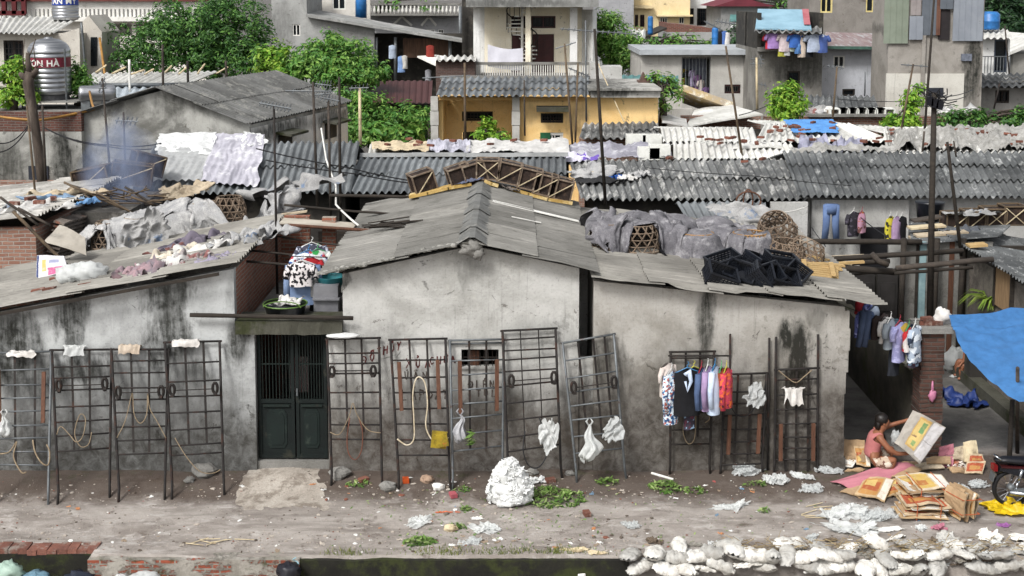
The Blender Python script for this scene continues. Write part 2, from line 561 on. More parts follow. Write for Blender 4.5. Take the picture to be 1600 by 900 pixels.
# ground and canal edge
def ground_mat():
 t=NT('dirt_ground')
 p=t.pos()
 sp=t.n('ShaderNodeSeparateXYZ');t.l(p,sp.inputs[0])
 col=t.mix(t.ramp(t.noise(t.mapv(p,(.8,1.6,1)),1.4,9,.7,.4),.34,.66),C('#a39c95'),C('#827a73'))
 col=t.mix(t.ramp(t.noise(t.mapv(p,(1,2,1),(5,2,0)),2.3,8,.7),.52,.68,0,.8),col,C('#b9b3ad'))
 col=t.mix(t.ramp(t.noise(t.mapv(p,(1,1,1),(1,8,0)),3.6,8,.72),.55,.7,0,.75),col,C('#54483e'))
 col=t.mix(t.ramp(t.noise(t.mapv(p,(.22,2.4,1),(9,4,0)),1.3,8,.7,.3),.52,.68,0,.5),col,C('#645c55'))
 wob=t.math('MULTIPLY',t.math('SUBTRACT',t.noise(p,1.3,6,.7),.5),1.2)
 yy=t.math('ADD',sp.outputs[1],wob)
 f=t.math('MULTIPLY',t.ramp(yy,18.75,19.35),t.ramp(yy,20.9,20.4))
 col=t.mix(t.math('MULTIPLY',f,.85),col,C('#42352c'))
 col=t.mix(t.math('MULTIPLY',t.ramp(yy,19.5,19.9),t.math('MULTIPLY',t.ramp(yy,20.4,20.1),t.ramp(t.noise(p,2.4,6,.7),.52,.68,0,.8))),col,C('#38401f'))
 yc=t.ramp(yy,20.7,21.2)
 col=t.mix(yc,col,t.mix(t.ramp(t.noise(p,1.6,8,.7),.35,.66),C('#6a6763'),C('#4c4a47')))
 gr=t.noise(p,60,4,.75)
 col=t.mix(t.ramp(gr,.6,.75,0,.55),col,C('#b9b0a6'))
 col=t.mix(t.ramp(t.noise(p,35,4,.75),.62,.75,0,.6),col,C('#2f2822'))
 t.bump(t.math('ADD',gr,t.math('MULTIPLY',t.noise(p,9,7,.7),1.5)),.6,.03)
 return t.fin(col,.93)
mb=MB()
ys=[-60,0,12,15,16.6,17.0,17.2,17.27,17.29]+[17.35+.06*i for i in range(52)]+[20.6,21,21.5,22,23,24.5,27,31,40,60,120,400,1500]
xs=[-900,-200,-60,-25,-14]+[-10.5+.075*i for i in range(281)]+[14,25,60,200,900]
n0=len(xs)
mb.add([(x,y,gz(x,y))for y in ys for x in xs],[(j*n0+i,j*n0+i+1,(j+1)*n0+i+1,(j+1)*n0+i)for j in range(len(ys)-1)for i in range(n0-1)])
struct(mb,'ground',ground_mat(),True)
mb=MB()
def apron(s,t):
 v=722+78*t
 wL=392-46*t**.7+10*nz(t*5,1)
 wR=505+22*t**1.5+14*nz(t*6,4)
 if t>.85:wL+=(t-.85)*260;wR-=(t-.85)*100
 u=wL+(wR-wL)*s
 g=GR(u,v+(6*nz(s*6,9)if t>.9 else 0))
 e=min(s,1-s,1-t)*8
 g.z+=-.006+.014*min(1,e)+.008*nz(s*9,t*9,4)
 return g
mb.grid(apron,18,14)
struct(mb,'cement_apron',mott('pale_cement','#b8b0a5','#a39a8f',3,'#857b70',2.4,(.46,.6),rough=.9,bump=.5),True)
M_brick_edge=brickmat('canal_brick','#94492f','#7a4030','#4a443c',dirt='#2a2a1e',dirtamt=.7)
M_mosswall=mott('dark_mossy_wall','#26251e','#191814',3,'#353a1c',2.6,(.46,.62),rough=.95,bump=.6,bs=25)
ws=thing('canal_wall','low canal wall at left with a row of red bricks on top and a black mossy face','wall',(-7.6,17.6,-.75))
mb=MB();mb.bx(-11.5,-5.95,17.42,17.7,-.9,-.235);build(mb,'wall_face',M_mosswall,ws)
for i in range(40):
 x=-11.5+i*.14
 mb=MB();mb.box((x+.07,17.555+rnd.uniform(-.02,.02),-.205+rnd.uniform(-.014,.008)),(.134,.25,.075),Matrix.Rotation(rnd.uniform(-.04,.04),3,'Z'))
 build(mb,'coping_brick',M_brick_edge if 0 else mott('coping_red_brick','#86584a','#6b483e',5,'#978a80',4,(.48,.62),bump=.5,objrand=.2),ws)
wm=thing('canal_wall','canal wall of patched grey cement with red bricks showing through, middle left','wall',(-4.5,17.3,-.75))
mb=MB()
n=44
top=lambda x:-.215+.03*nz(x*1.7,3)+.012*nz(x*7,1)
for i in range(n):
 x0,x1=-5.95+i*2.97/n,-5.95+(i+1)*2.97/n
 mb.add([(x0,17.2,-.9),(x1,17.2,-.9),(x1,17.44,-.9),(x0,17.44,-.9),(x0,17.2,top(x0)),(x1,17.2,top(x1)),(x1,17.44,top(x1)),(x0,17.44,top(x0))],[(0,3,2,1),(4,5,6,7),(0,1,5,4),(2,3,7,6)]+([(3,0,4,7)]if i==0 else[])+([(1,2,6,5)]if i==n-1 else[]))
t=NT('cement_over_brick')
p=t.pos()
bm_=brickmat('canal_brick2','#99503a','#7c4433','#8f8a80',dirt='#6b665c',dirtamt=.4)
sp=t.n('ShaderNodeSeparateXYZ');t.l(p,sp.inputs[0]);cb=t.n('ShaderNodeCombineXYZ')
t.l(sp.outputs[0],cb.inputs[0]);t.l(sp.outputs[2],cb.inputs[1])
b=t.n('ShaderNodeTexBrick');b.inputs['Scale'].default_value=1;b.inputs['Brick Width'].default_value=.21;b.inputs['Row Height'].default_value=.07
b.inputs['Mortar Size'].default_value=.012
b.inputs['Color1'].default_value=C('#9a4f39');b.inputs['Color2'].default_value=C('#7c4433');b.inputs['Mortar'].default_value=C('#8a857b')
t.l(cb.outputs[0],b.inputs['Vector'])
cem=t.mix(t.ramp(t.noise(p,3,8,.7),.35,.65),C('#a09b92'),C('#7d786f'))
msk=t.ramp(t.noise(t.mapv(p,(1,1,2)),2.2,8,.72),.46,.52)
col=t.mix(msk,b.outputs['Color'],cem)
col=t.mix(t.ramp(t.noise(t.mapv(p,(1,1,1.5),(4,4,4)),3,7,.7),.54,.68,0,.8),col,C('#3b3f22'))
t.bump(t.math('ADD',t.math('MULTIPLY',msk,1.5),t.noise(p,20,5,.7)),.7,.03)
build(mb,'wall_face',t.fin(col,.93),wm)
wr=thing('canal_wall','black mossy canal wall with grass hanging over it, below the heaps of green leaves','wall',(0,17.3,-.75))
mb=MB()
n=60
for i in range(n):
 x0,x1=-2.98+i*4.62/n,-2.98+(i+1)*4.62/n
 tp=lambda x:-.235+.02*nz(x*2,7)+.01*nz(x*8,2)
 mb.add([(x0,17.22,-.9),(x1,17.22,-.9),(x1,17.46,-.9),(x0,17.46,-.9),(x0,17.22,tp(x0)),(x1,17.22,tp(x1)),(x1,17.46,tp(x1)),(x0,17.46,tp(x0))],[(0,3,2,1),(4,5,6,7),(0,1,5,4),(2,3,7,6)]+([(3,0,4,7)]if i==0 else[])+([(1,2,6,5)]if i==n-1 else[]))
build(mb,'wall_face',M_mosswall,wr)
# walls with openings
def wall(mb,xs,zt,y0,y1,z0,holes=(),fz=None):
 """front wall in x-z built of solid cells; xs = breakpoints, zt(x) = top, holes = (x0,x1,z0,z1)"""
 bx=sorted(set(list(xs)+[h[0]for h in holes]+[h[1]for h in holes]))
 for a,b in zip(bx[:-1],bx[1:]):
  cuts=sorted(set([z0]+[z for h in holes if h[0]<=a+1e-6 and h[1]>=b-1e-6 for z in h[2:]]))
  for k,za in enumerate(cuts):
   ta=[cuts[k+1]]*2 if k+1<len(cuts)else[zt(a),zt(b)]
   if any(h[0]<=a+1e-6 and h[1]>=b-1e-6 and abs(h[2]-za)<1e-6 for h in holes):continue
   mb.add([(a,y0,za),(b,y0,za),(b,y1,za),(a,y1,za),(a,y0,ta[0]),(b,y0,ta[1]),(b,y1,ta[1]),(a,y1,ta[0])],[(0,3,2,1),(4,5,6,7),(0,1,5,4),(1,2,6,5),(2,3,7,6),(3,0,4,7)])
 return mb
def lin(pts):
 def f(x):
  for(xa,za),(xb,zb)in zip(pts[:-1],pts[1:]):
   if x<=xb or(xb,zb)==pts[-1]:return za+(zb-za)*(x-xa)/(xb-xa)
 return f
def sheet(mb,A,B,Cc,D,pitch=.178,amp=.025,along='slope',seg=6,rows=2,cols=None,jit=.012,over=.03,lift=0.0,sag=0.0,nv=2,wave=None):
 """corrugated roofing between eave A-B and ridge D-C; separate lapped sheets.
    along='slope': corrugations run up the slope, 'eave': they run parallel to the eave"""
 A,B,Cc,D=V(A),V(B),V(Cc),V(D)
 nrm=(B-A).cross(D-A).normalized()
 if nrm.z<0:nrm=-nrm
 if along=='eave':
  L=((D-A).length+(Cc-B).length)/2
  W=((B-A).length+(Cc-D).length)/2
 else:
  L=((B-A).length+(Cc-D).length)/2
  W=((D-A).length+(Cc-B).length)/2
 cols=cols or max(1,round(L/.92))
 wv=L/pitch
 for r in range(rows):
  for c in range(cols):
   a0,a1=c/cols,(c+1)/cols+(.02/L if c<cols-1 else 0)
   b0,b1=r/rows-(over/W*(1 if r else 0)),(r+1)/rows+(.22/W if r<rows-1 else 0)
   j0,j1,jz,ja=rnd.uniform(-jit,jit),rnd.uniform(-jit,jit),rnd.uniform(0,jit),rnd.uniform(-jit,jit)
   b0+=rnd.uniform(-jit,jit)*2/W
   nu=max(4,int((a1-a0)*wv*seg))
   def fn(s,t):
    a=a0+(a1-a0)*s
    b=b0+(b1-b0)*t
    k,m=(a,b)if along=='slope' else(b,a)
    q=(A*(1-k)+B*k)*(1-m)+(D*(1-k)+Cc*k)*m
    h=amp*math.sin(a*wv*6.28318)+.022*(r+(1-t))*(1 if rows>1 else 0)*.9+jz+j0*s+j1*t+lift
    h-=sag*math.sin(math.pi*m)*math.sin(math.pi*k)
    if wave:h+=wave(k,m)
    return q+nrm*h
   mb.grid(fn,nu,nv)
 return mb
# the gabled house in the middle
M_w_mid=plaster('cement_render_light','#bab9b5','#9a9994',stains=[(X(735,430,20),3.4,.35,.5,.45),(X(600,560,20),2.0,.5,.7,.35),(X(850,560,20),2.2,.8,.5,.3),(X(660,640,20),1.3,.4,.5,.5),(X(770,640,20),1.1,.9,.5,.55),(X(900,660,20),1.0,.5,.8,.6),(X(540,440,20),3.1,.12,.15,.9)],damp=1.95,dampc='#3a3027',patch='#c3c0b9')
M_w_left=plaster('cement_render_left','#b7b9b8','#979897',stains=[(X(20,560,20),2.0,.75,1.0,1.0),(X(110,450,20),2.6,.35,.5,1.0),(X(115,500,20),2.3,.22,.7,.9),(X(260,450,20),2.9,.55,.5,.95),(X(265,520,20),2.2,.5,.8,1.0),(X(130,600,20),1.7,.9,.35,.95),(X(300,600,20),1.6,.6,.3,.75),(X(375,530,20),2.2,.25,.6,.95),(X(370,440,20),3.0,.2,.35,.5),(X(210,600,20),1.5,1.9,.6,.5),(X(70,590,20),1.6,.8,.6,.8)],damp=1.75,dampc='#2e2b25',patch='#b8bab8')
M_w_right=plaster('cement_render_right','#aaa7a1','#8a867e',stains=[(X(1245,580,20),1.75,.26,.95,1.3),(X(1228,520,20),2.2,.16,.5,1.3),(X(1100,520,20),2.35,.18,.85,.95),(X(1103,470,20),2.75,.12,.35,1.0),(X(945,560,20),1.9,.22,.5,.7),(X(975,560,20),1.8,.3,.4,.6),(X(1200,640,20),1.2,.6,.5,.6),(X(1275,480,20),2.5,.25,.3,.5)],damp=2.5,dampc='#2d251e',patch='#aca8a0')
M_roofA=roofmat('old_roof_cement','#7a7873','#66645f','#95928b',(.54,.74),stretch=(.45,3.2,1),grime='#33322c',s3=2.6)
M_roofB=roofmat('old_roof_cement_pale','#88857e','#726f69','#a39f97',(.52,.74),stretch=(.4,3.4,1),grime='#3a3832',s3=2.6)
hp=P(737,384,20);hl=P(535,428,20);hr=P(905,419,20)
xl=X(512,600,20)
house=thing('gabled_house','low gabled house of pale grey cement with red painted writing on its wall','house',(hp.x,20,0))
hx0,hx1=hl.x,hr.x
wz0,wz1,wx0,wx1=Z(574,20),Z(546,20),X(721,560,20),X(779,560,20)
mb=MB()
wall(mb,[hx0,hp.x,hx1],lin([(hx0,hl.z),(hp.x,hp.z),(hx1,hr.z)]),20,20.16,-.15,[(wx0,wx1,wz0,wz1)])
mb.bx(xl,hx0,20.004,20.16,-.15,P(535,516,20).z)
mb.bx(hx0+.003,hx0+.16,20.16,26,-.1,hl.z-.02)
mb.bx(hx1-.163,hx1-.003,20.16,26,-.1,hr.z-.02)
wall(mb,[hx0,hp.x,hx1],lin([(hx0,hl.z),(hp.x,hp.z),(hx1,hr.z)]),26,26.16,-.1)
w_=build(mb,'wall',M_w_mid,house)
win=MB()
for i in range(9):
 x=wx0+(wx1-wx0)*(i+.5)/9
 win.tube([(x,20.07,wz0),(x,20.07,wz1)],.006,5)
win.tube([(wx0,20.07,(wz0+wz1)/2),(wx1,20.07,(wz0+wz1)/2)],.007,5)
wo_=build(win,'barred_opening',M_rust2,house)
mb=MB();mb.bx(wx0+.12,wx0+.28,20.11,20.14,wz0,wz1-.05);build(mb,'wooden_slat',M_woodor,wo_)
mb=MB()
for(a,b,c,d)in((wx0-.06,wz0-.05,.75,.03),):
 mb.bx(a,a+c,19.985,20.0,b,b+d)
build(mb,'sill_patch',M_conc,wo_)
rf,rb=19.72,26.4
eL,eR=P(497,432,rf),P(937,428,rf)
rp=P(737,381,rf);rp.z=hp.z+.09
def off(p,y):return V((p.x,y,p.z))
mb=MB()
wvl=lambda k,m:.02*nz(k*9,m*5,2)+(.035*nz(m*14,5,1)if k<.05 else 0)
A_,B_,Cc_,D_=eL,off(eL,rb),off(rp,rb),rp
sheet(mb,A_,B_,Cc_,D_,along='eave',rows=7,cols=2,pitch=.177,amp=.016,wave=wvl,seg=5)if 0 else sheet(mb,A_,B_,Cc_,D_,along='slope',rows=2,cols=7,amp=.027,seg=7,wave=wvl,jit=.005)
sheet(mb,eR,off(eR,rb),off(rp,rb),rp,along='slope',rows=2,cols=7,amp=.027,seg=7,wave=wvl,jit=.005)
roof=build(mb,'roof',M_roofA,house,True)
mb=MB()
yy=rf-.03
i=0
while yy<rb-.1:
 L=.95
 pr=[]
 for(dx,dz)in((-.24,-.035),(-.13,.035),(-.05,.085),(.05,.085),(.13,.035),(.24,-.035)):
  pr.append((dx,dz))
 ps=[(rp.x+dx*1.0,yy,rp.z+.02+dz+.012*(i%2))for dx,dz in pr]+[(rp.x+dx*.93,yy+L,rp.z+.015+dz)for dx,dz in pr]
 mb.add(ps,[(k,k+1,k+7,k+6)for k in range(5)])
 i+=1;yy+=.86
build(mb,'ridge_cap',mott('ridge_cap_cement','#7b7b78','#656561',3,'#94928c',2,bump=.35),roof)
mb=MB()
mb.blob((rp.x,rf+.06,rp.z-.06),(.2,.09,.13),.5,3,4,crease=.5)
mb.blob((rp.x+.1,rf+.05,rp.z-.16),(.09,.06,.1),.5,3,6,crease=.5)
build(mb,'mortar_plug',M_conc,roof,True)
for k,(ua,va,ub,vb)in enumerate(((770,318,905,350),(800,343,845,352))):
 def onroof(u,v,d=.05):
  dr=ray(u,v);o=V((0,0,CAMZ))
  nrm=(eR-rp).cross(V((0,1,0)))
  tt=(rp-o).dot(nrm)/dr.dot(nrm)
  return o+dr*tt+V((0,0,d))
 a,b=onroof(ua,va),onroof(ub,vb)
 mb=MB();mb.beam(a,b,.17 if k==0 else.07,.012)
 build(mb,'patch_strip',M_white,roof)
mb=MB()
for k in range(46):
 f=k/46+rnd.uniform(-.01,.01)
 q=eL.lerp(rp,f)
 mb.blob((q.x,rf+rnd.uniform(0,.16),q.z+.03),(rnd.uniform(.03,.09),rnd.uniform(.03,.07),rnd.uniform(.015,.035)),.5,3,k,7,5)
build(mb,'verge_mortar',mott('crumbled_mortar','#a3a19b','#7d7b74',6,'#5b5952',4,bump=.5),roof)
GLY={'D':[[(0,0),(0,1)],[(0,1),(.45,.85),(.6,.5),(.42,.12),(0,0)]],'Dbar':[[(-.15,.5),(.25,.5)]],'O':[[(.3,0),(.05,.25),(.05,.7),(.3,1),(.55,.7),(.55,.25),(.3,0)]],'T':[[(0,1),(.6,1)],[(.3,1),(.3,0)]],'H':[[(0,0),(0,1)],[(.55,0),(.55,1)],[(0,.5),(.55,.5)]],'U':[[(0,1),(.03,.25),(.25,0),(.48,.25),(.5,1)]],'Y':[[(0,1),(.28,.5)],[(.55,1),(.28,.5),(.15,0)]],'X':[[(0,1),(.6,0)],[(.6,1),(0,0)]],'C':[[(.55,.85),(.3,1),(.05,.7),(.05,.3),(.3,0),(.55,.15)]],'A':[[(0,0),(.3,1),(.6,0)],[(.12,.38),(.48,.38)]],'L':[[(0,1),(0,0),(.5,0)]],'P':[[(0,0),(0,1),(.4,.92),(.48,.7),(.38,.5),(0,.45)]],'N':[[(0,0),(0,1),(.55,0),(.55,1)]],'I':[[(.1,0),(.1,1)]],'E':[[(.5,1),(0,1),(0,0),(.5,0)],[(0,.5),(.4,.5)]],'horn':[[(.5,1),(.65,1.1)]],'hook':[[(.2,1.15),(.33,1.28),(.3,1.4),(.18,1.38)]],'acute':[[(.25,1.15),(.42,1.35)]],'tilde':[[(.08,1.2),(.22,1.32),(.38,1.2),(.5,1.3)]],'hat':[[(.1,1.12),(.3,1.3),(.5,1.12)]],'dot':[[(.28,-.22),(.32,-.26)]],'breve':[[(.12,1.3),(.28,1.15),(.46,1.3)]]}
def paint(name,words,mat,parent,thick=.016):
 """words: (list of glyph stacks, u, v of the first baseline, height px, tilt, advance px)"""
 mb=MB()
 for glyphs,u,v,hp_,tilt,adv in words:
  for k,g in enumerate(glyphs):
   if g is None:continue
   u0=u+k*adv*math.cos(tilt)
   v0=v-k*adv*math.sin(tilt)
   for part in g.split('+'):
    for st in GLY[part]:
     pts=[]
     for a,(gx,gy)in enumerate(st):
      gx2=gx*hp_*.85+rnd.uniform(-.5,.5)
      gy2=gy*hp_+rnd.uniform(-.5,.5)
      pts.append(P(u0+gx2*math.cos(tilt)+gy2*math.sin(-tilt)*-.1,v0-gy2-gx2*math.sin(tilt),19.996))
     for a,b in zip(pts[:-1],pts[1:]):
      d=(b-a)
      if d.length<.004:d=V((.02,0,0));b=a+d
      nn=V((-d.z,0,d.x)).normalized()*thick*rnd.uniform(.7,1.2)/2
      ee=d.normalized()*thick*.3
      mb.add([a-ee-nn,b+ee-nn,b+ee+nn,a-ee+nn],[(0,1,2,3)])
 for i in range(len(mb.v)):mb.v[i].y=19.996-.0003*(i//4%9)
 return build(mb,name,mat,parent)
M_redp=mott('dark_red_paint','#5a2420','#472020',8,'#a09892',14,(.57,.67),bump=.1)
M_blkp=mott('faded_black_paint','#3a322e','#4d443e',8,'#96918a',14,(.55,.65),bump=.1)
for wd in(['D+Dbar','O+hat+tilde'],566,570,13,.35,13),(['T','H','U+hook','Y'],589,557,12,.3,11),(['X','U+hook','A'],635,574,13,.0,15),(['C','H','U+horn+tilde','A'],672,569,11,.05,11):
 paint('painted_word',[wd],M_redp,w_,.02)
for wd in(['U+acute','A+hat','N'],633,592,11,.0,14),(['L','A+breve','P'],628,625,15,.03,14),(['D+Dbar','A+dot','T'],668,624,14,.02,12),(['D+Dbar','I','E+hat+dot','N'],733,606,11,.0,11),(['T','U','L'],745,619,10,.0,12):
 paint('painted_word',[wd],M_blkp,w_,.022)
sx0,sx1=hx1,P(928,445,20).x
mb=MB();mb.bx(sx0+.004,sx1-.004,20.03,20.2,-.1,Z(562,20))
mb.bx(sx0+.004,sx1-.004,21.6,21.7,-.1,3.2)
single(mb,'gap_wall',M_w_mid,'narrow cement infill closing the foot of the dark slot between the gabled house and the right shed','wall')
# right shed
rl,rr=P(928,439,20),P(1325,480,20)
shed=thing('lean_to_shed','grey cement shed right of the gabled house, baskets and black crates on its roof','shed',((rl.x+rr.x)/2,20,0))
rbx=P(1312,715,20).x
mb=MB()
edge=[rr.x+.06*nz(k*.9,3)for k in range(9)]
wall(mb,[rl.x,rl.x+1.3,rl.x+2.6,rr.x-.05],lin([(rl.x,rl.z),(rr.x,rr.z)]),20.0,20.17,-.15)
for k in range(8):
 z0,z1=-.15+k*(rr.z+.15)/8,-.15+(k+1)*(rr.z+.15)/8
 if k==7:z1-=.06
 mb.bx(rr.x-.05,rr.x+[.03,.0,-.01,-.02,.0,.03,.05,.03][k],20.004,20.16,z0,z1-.001)
mb.bx(rr.x-.2,rr.x-.03,20.17,26.3,-.1,rr.z-.05)
mb.bx(rl.x+.004,rl.x+.16,20.17,26.3,-.1,rl.z-.02)
wall(mb,[rl.x,rr.x],lin([(rl.x,rl.z),(rr.x,rr.z)]),26.3,26.45,-.1)
build(mb,'wall',M_w_right,shed)
mb=MB()
ra,rbq=P(925,435,19.74),P(1386,484,19.74)
n2=5
def wv2(k,m):
 return(.03*nz(k*6,m*7,4)+(.05*nz(k*11,2,2)if m<.02 else 0)+(-.05 if m<.02 and.28<k<.5 else 0))
sheet(mb,ra,rbq,off(rbq,26.5),off(ra,26.5),along='eave',rows=5,cols=7,amp=.025,seg=7,wave=wv2,nv=8,jit=.006)
sroof=build(mb,'roof',M_roofB,shed,True)
def on_shed(u,v,d=.03):
 dr=ray(u,v);o=V((0,0,CAMZ))
 nrm=(rbq-ra).cross(V((0,1,0)))
 return o+dr*((ra-o).dot(nrm)/dr.dot(nrm))+V((0,0,d))
def shed_z(x):return ra.z+(rbq.z-ra.z)*(x-ra.x)/(rbq.x-ra.x)
# left shed
l0,l1=P(-2,487,20),P(365,420,20)
lx0=-8.5
lslope=(l1 .z-l0 .z)/(l1 .x-l0 .x)
lz=lambda x:l1 .z+(x-l1 .x)*lslope
lshed=thing('lean_to_shed','grey cement shed at far left with black mould streaks and old cloth on its roof','shed',(-6.3,20,0))
mb=MB()
gx0,gx1=X(399,600,20),X(511,600,20)
zl=P(400,514,20).z
wall(mb,[-11,lx0,l1 .x],lambda x:lz(x),20,20.16,-.2)
mb.bx(l1 .x,gx0,20.003,20.16,-.15,zl-.06)
build(mb,'wall',M_w_left,lshed)
mb=MB()
M_sidebrick=brickmat('side_brick','#9a6350','#845442','#8f877c',dirt='#5a5149')
mb.bx(l1 .x-.12,l1 .x-.003,20.16,24.2,-.1,lz(l1 .x)-.03)
build(mb,'side_wall',M_sidebrick,lshed)
mb=MB()
la,lb=P(-60,489,19.75),P(372,413,19.75)
lb.z=lz(lb.x)+.06;la=V((-11,19.75,lz(-11)+.06))
sheet(mb,la,lb,off(lb,24.2),off(la,24.2),along='eave',rows=5,cols=6,amp=.025,seg=7,nv=6,jit=.006,wave=lambda k,m:.02*nz(k*6,m*6,9))
lroof=build(mb,'roof',M_roofB,lshed,True)
def on_left(u,v,d=.03):
 dr=ray(u,v);o=V((0,0,CAMZ))
 nrm=(lb-la).cross(V((0,1,0)))
 return o+dr*((la-o).dot(nrm)/dr.dot(nrm))+V((0,0,d))
mb=MB();mb.beam(V((-11,19.73,lz(-11)+.01)),V((lb.x-.3,19.73,lz(lb.x-.3)+.01)),.03,.05)
build(mb,'verge_board',M_dkwood,lroof)
# gate with its lintel
gate=thing('metal_gate','dark green double metal gate with vertical bars above panels, between the two grey houses','gate',((gx0+gx1)/2,20.12,0))
M_green=mott('dark_green_paint','#070e0d','#0b1614',3,'#2c2c24',3,(.56,.7),rough=.85,bump=.2)
M_greend=mott('dark_green_bars','#0c1815','#131f1b',5,'#2a221c',5,(.55,.7),rough=.6,bump=.2)
zt=zl-.07
mid=X(459,600,20)
zmid=P(459,630,20).z
z_b=.17
for a,b in((gx0+.02,mid-.012),(mid+.012,gx1-.02)):
 mb=MB()
 mb.bx(a,a+.05,20.1,20.14,z_b,zt);mb.bx(b-.05,b,20.1,20.14,z_b,zt)
 mb.bx(a+.05,b-.05,20.1,20.14,zmid-.03,zmid+.03);mb.bx(a+.05,b-.05,20.1,20.14,z_b,z_b+.06);mb.bx(a+.05,b-.05,20.1,20.14,zt-.05,zt)
 mb.bx(a+.05,b-.05,20.118,20.128,z_b+.06,zmid-.03)
 leaf=build(mb,'gate_leaf',M_green,gate)
 mb=MB()
 for i in range(9):
  x=a+.05+(b-a-.1)*(i+.5)/9
  mb.tube([(x,20.12,zmid+.03),(x,20.12,zt-.05)],.008,5)
 mb.bx(a+.05,b-.05,20.122,20.132,zt-.55,zt-.53)
 build(mb,'upright_bars',M_greend,leaf)
 mb=MB()
 cx,cz,hw,hh=(a+b)/2,(z_b+.06+zmid-.03)/2,(b-a)/2-.13,(zmid-z_b)/2-.15
 for kx,kz,dy in((1,1,.012),(.75,.82,.022)):
  o8=[(-kx*hw,-kz*hh*.75),(-kx*hw*.7,-kz*hh),(kx*hw*.7,-kz*hh),(kx*hw,-kz*hh*.75),(kx*hw,kz*hh*.75),(kx*hw*.7,kz*hh),(-kx*hw*.7,kz*hh),(-kx*hw,kz*hh*.75)]
  mb.prism([(cx+q[0],20.118,cz+q[1])for q in o8],(0,-dy,0))
 build(mb,'raised_panel',mott('green_panel','#0d1b18','#0a1513',4,'#2a332d',6,(.55,.7),rough=.8,bump=.2),leaf)
 mb=MB();mb.bx(a+.08,b-.08,20.085,20.1,zmid-.09,zmid-.05);build(mb,'kick_rail',M_greend,leaf)
mb=MB();mb.tube([(mid+.04,20.07,zmid+.1),(mid+.04,20.07,zmid+.22)],.014,6);build(mb,'handle',M_steel,gate)
mb=MB()
mb.bx(gx0-.02,gx1+.02,20.05,20.5,-.02,.14)
single(mb,'doorstep',M_conc,'worn concrete doorstep under the dark green gate','step')
mb=MB()
n=30
xa,xb=X(370,505,20),X(536,505,20)
for i in range(n):
 def sl(x,k):return.03*nz(x*5,k)+.012*nz(x*15,k)
 x0,x1=xa+(xb-xa)*i/n,xa+(xb-xa)*(i+1)/n
 za,zb=zl-.055,P(450,499,20).z
 mb.add([(x0,19.86+sl(x0,1),za+sl(x0,2)*.6),(x1,19.86+sl(x1,1),za+sl(x1,2)*.6),(x1,20.5,za),(x0,20.5,za),(x0,19.88+sl(x0,3),zb+sl(x0,4)*.5),(x1,19.88+sl(x1,3),zb+sl(x1,4)*.5),(x1,20.5,zb),(x0,20.5,zb)],[(0,3,2,1),(4,5,6,7),(0,1,5,4),(2,3,7,6)]+([(3,0,4,7)]if i==0 else[])+([(1,2,6,5)]if i==n-1 else[]))
single(mb,'lintel_slab',M_mossconc,'rough mossy concrete slab lying over the dark green gate','slab')
mb=MB()
a,b=P(297,495,19.86),P(552,500,19.86)
mb.tube([a.lerp(b,k/8)+V((0,0,.012*nz(k,2)+.03))for k in range(9)],[.034,.036,.033,.035,.036,.034,.037,.036,.034],9)
single(mb,'log_pole',M_dkwood,'grey wooden log lying across the mossy slab above the green gate','log',smooth=True)
mb=MB();mb.box(P(465,500,20.1)+V((0,0,.05)),(.55,.12,.02));single(mb,'board',M_white,'thin pale board on the mossy slab above the green gate','board')
mb=MB();mb.bx(gx0-.2,gx1+.2,23.4,23.5,-.1,2.3)
mb.bx(gx0-.2,gx1+.6,20.55,23.4,2.28,2.36)
single(mb,'passage_slab',M_conc,'concrete slab and back wall of the dark passage behind the green gate','slab')
mb=MB();mb.box(P(468,590,21.2),(.32,.03,.5));mb.box(P(468,590,21.2)+V((0,.01,.31)),(.3,.035,.1))
single(mb,'hanging_towel',mott('striped_towel','#8f8580','#6e6868',9,'#7a2a2a',3,stretch=(8,1,.2)),'pale towel with a red top hanging in the dark behind the gate bars','towel')
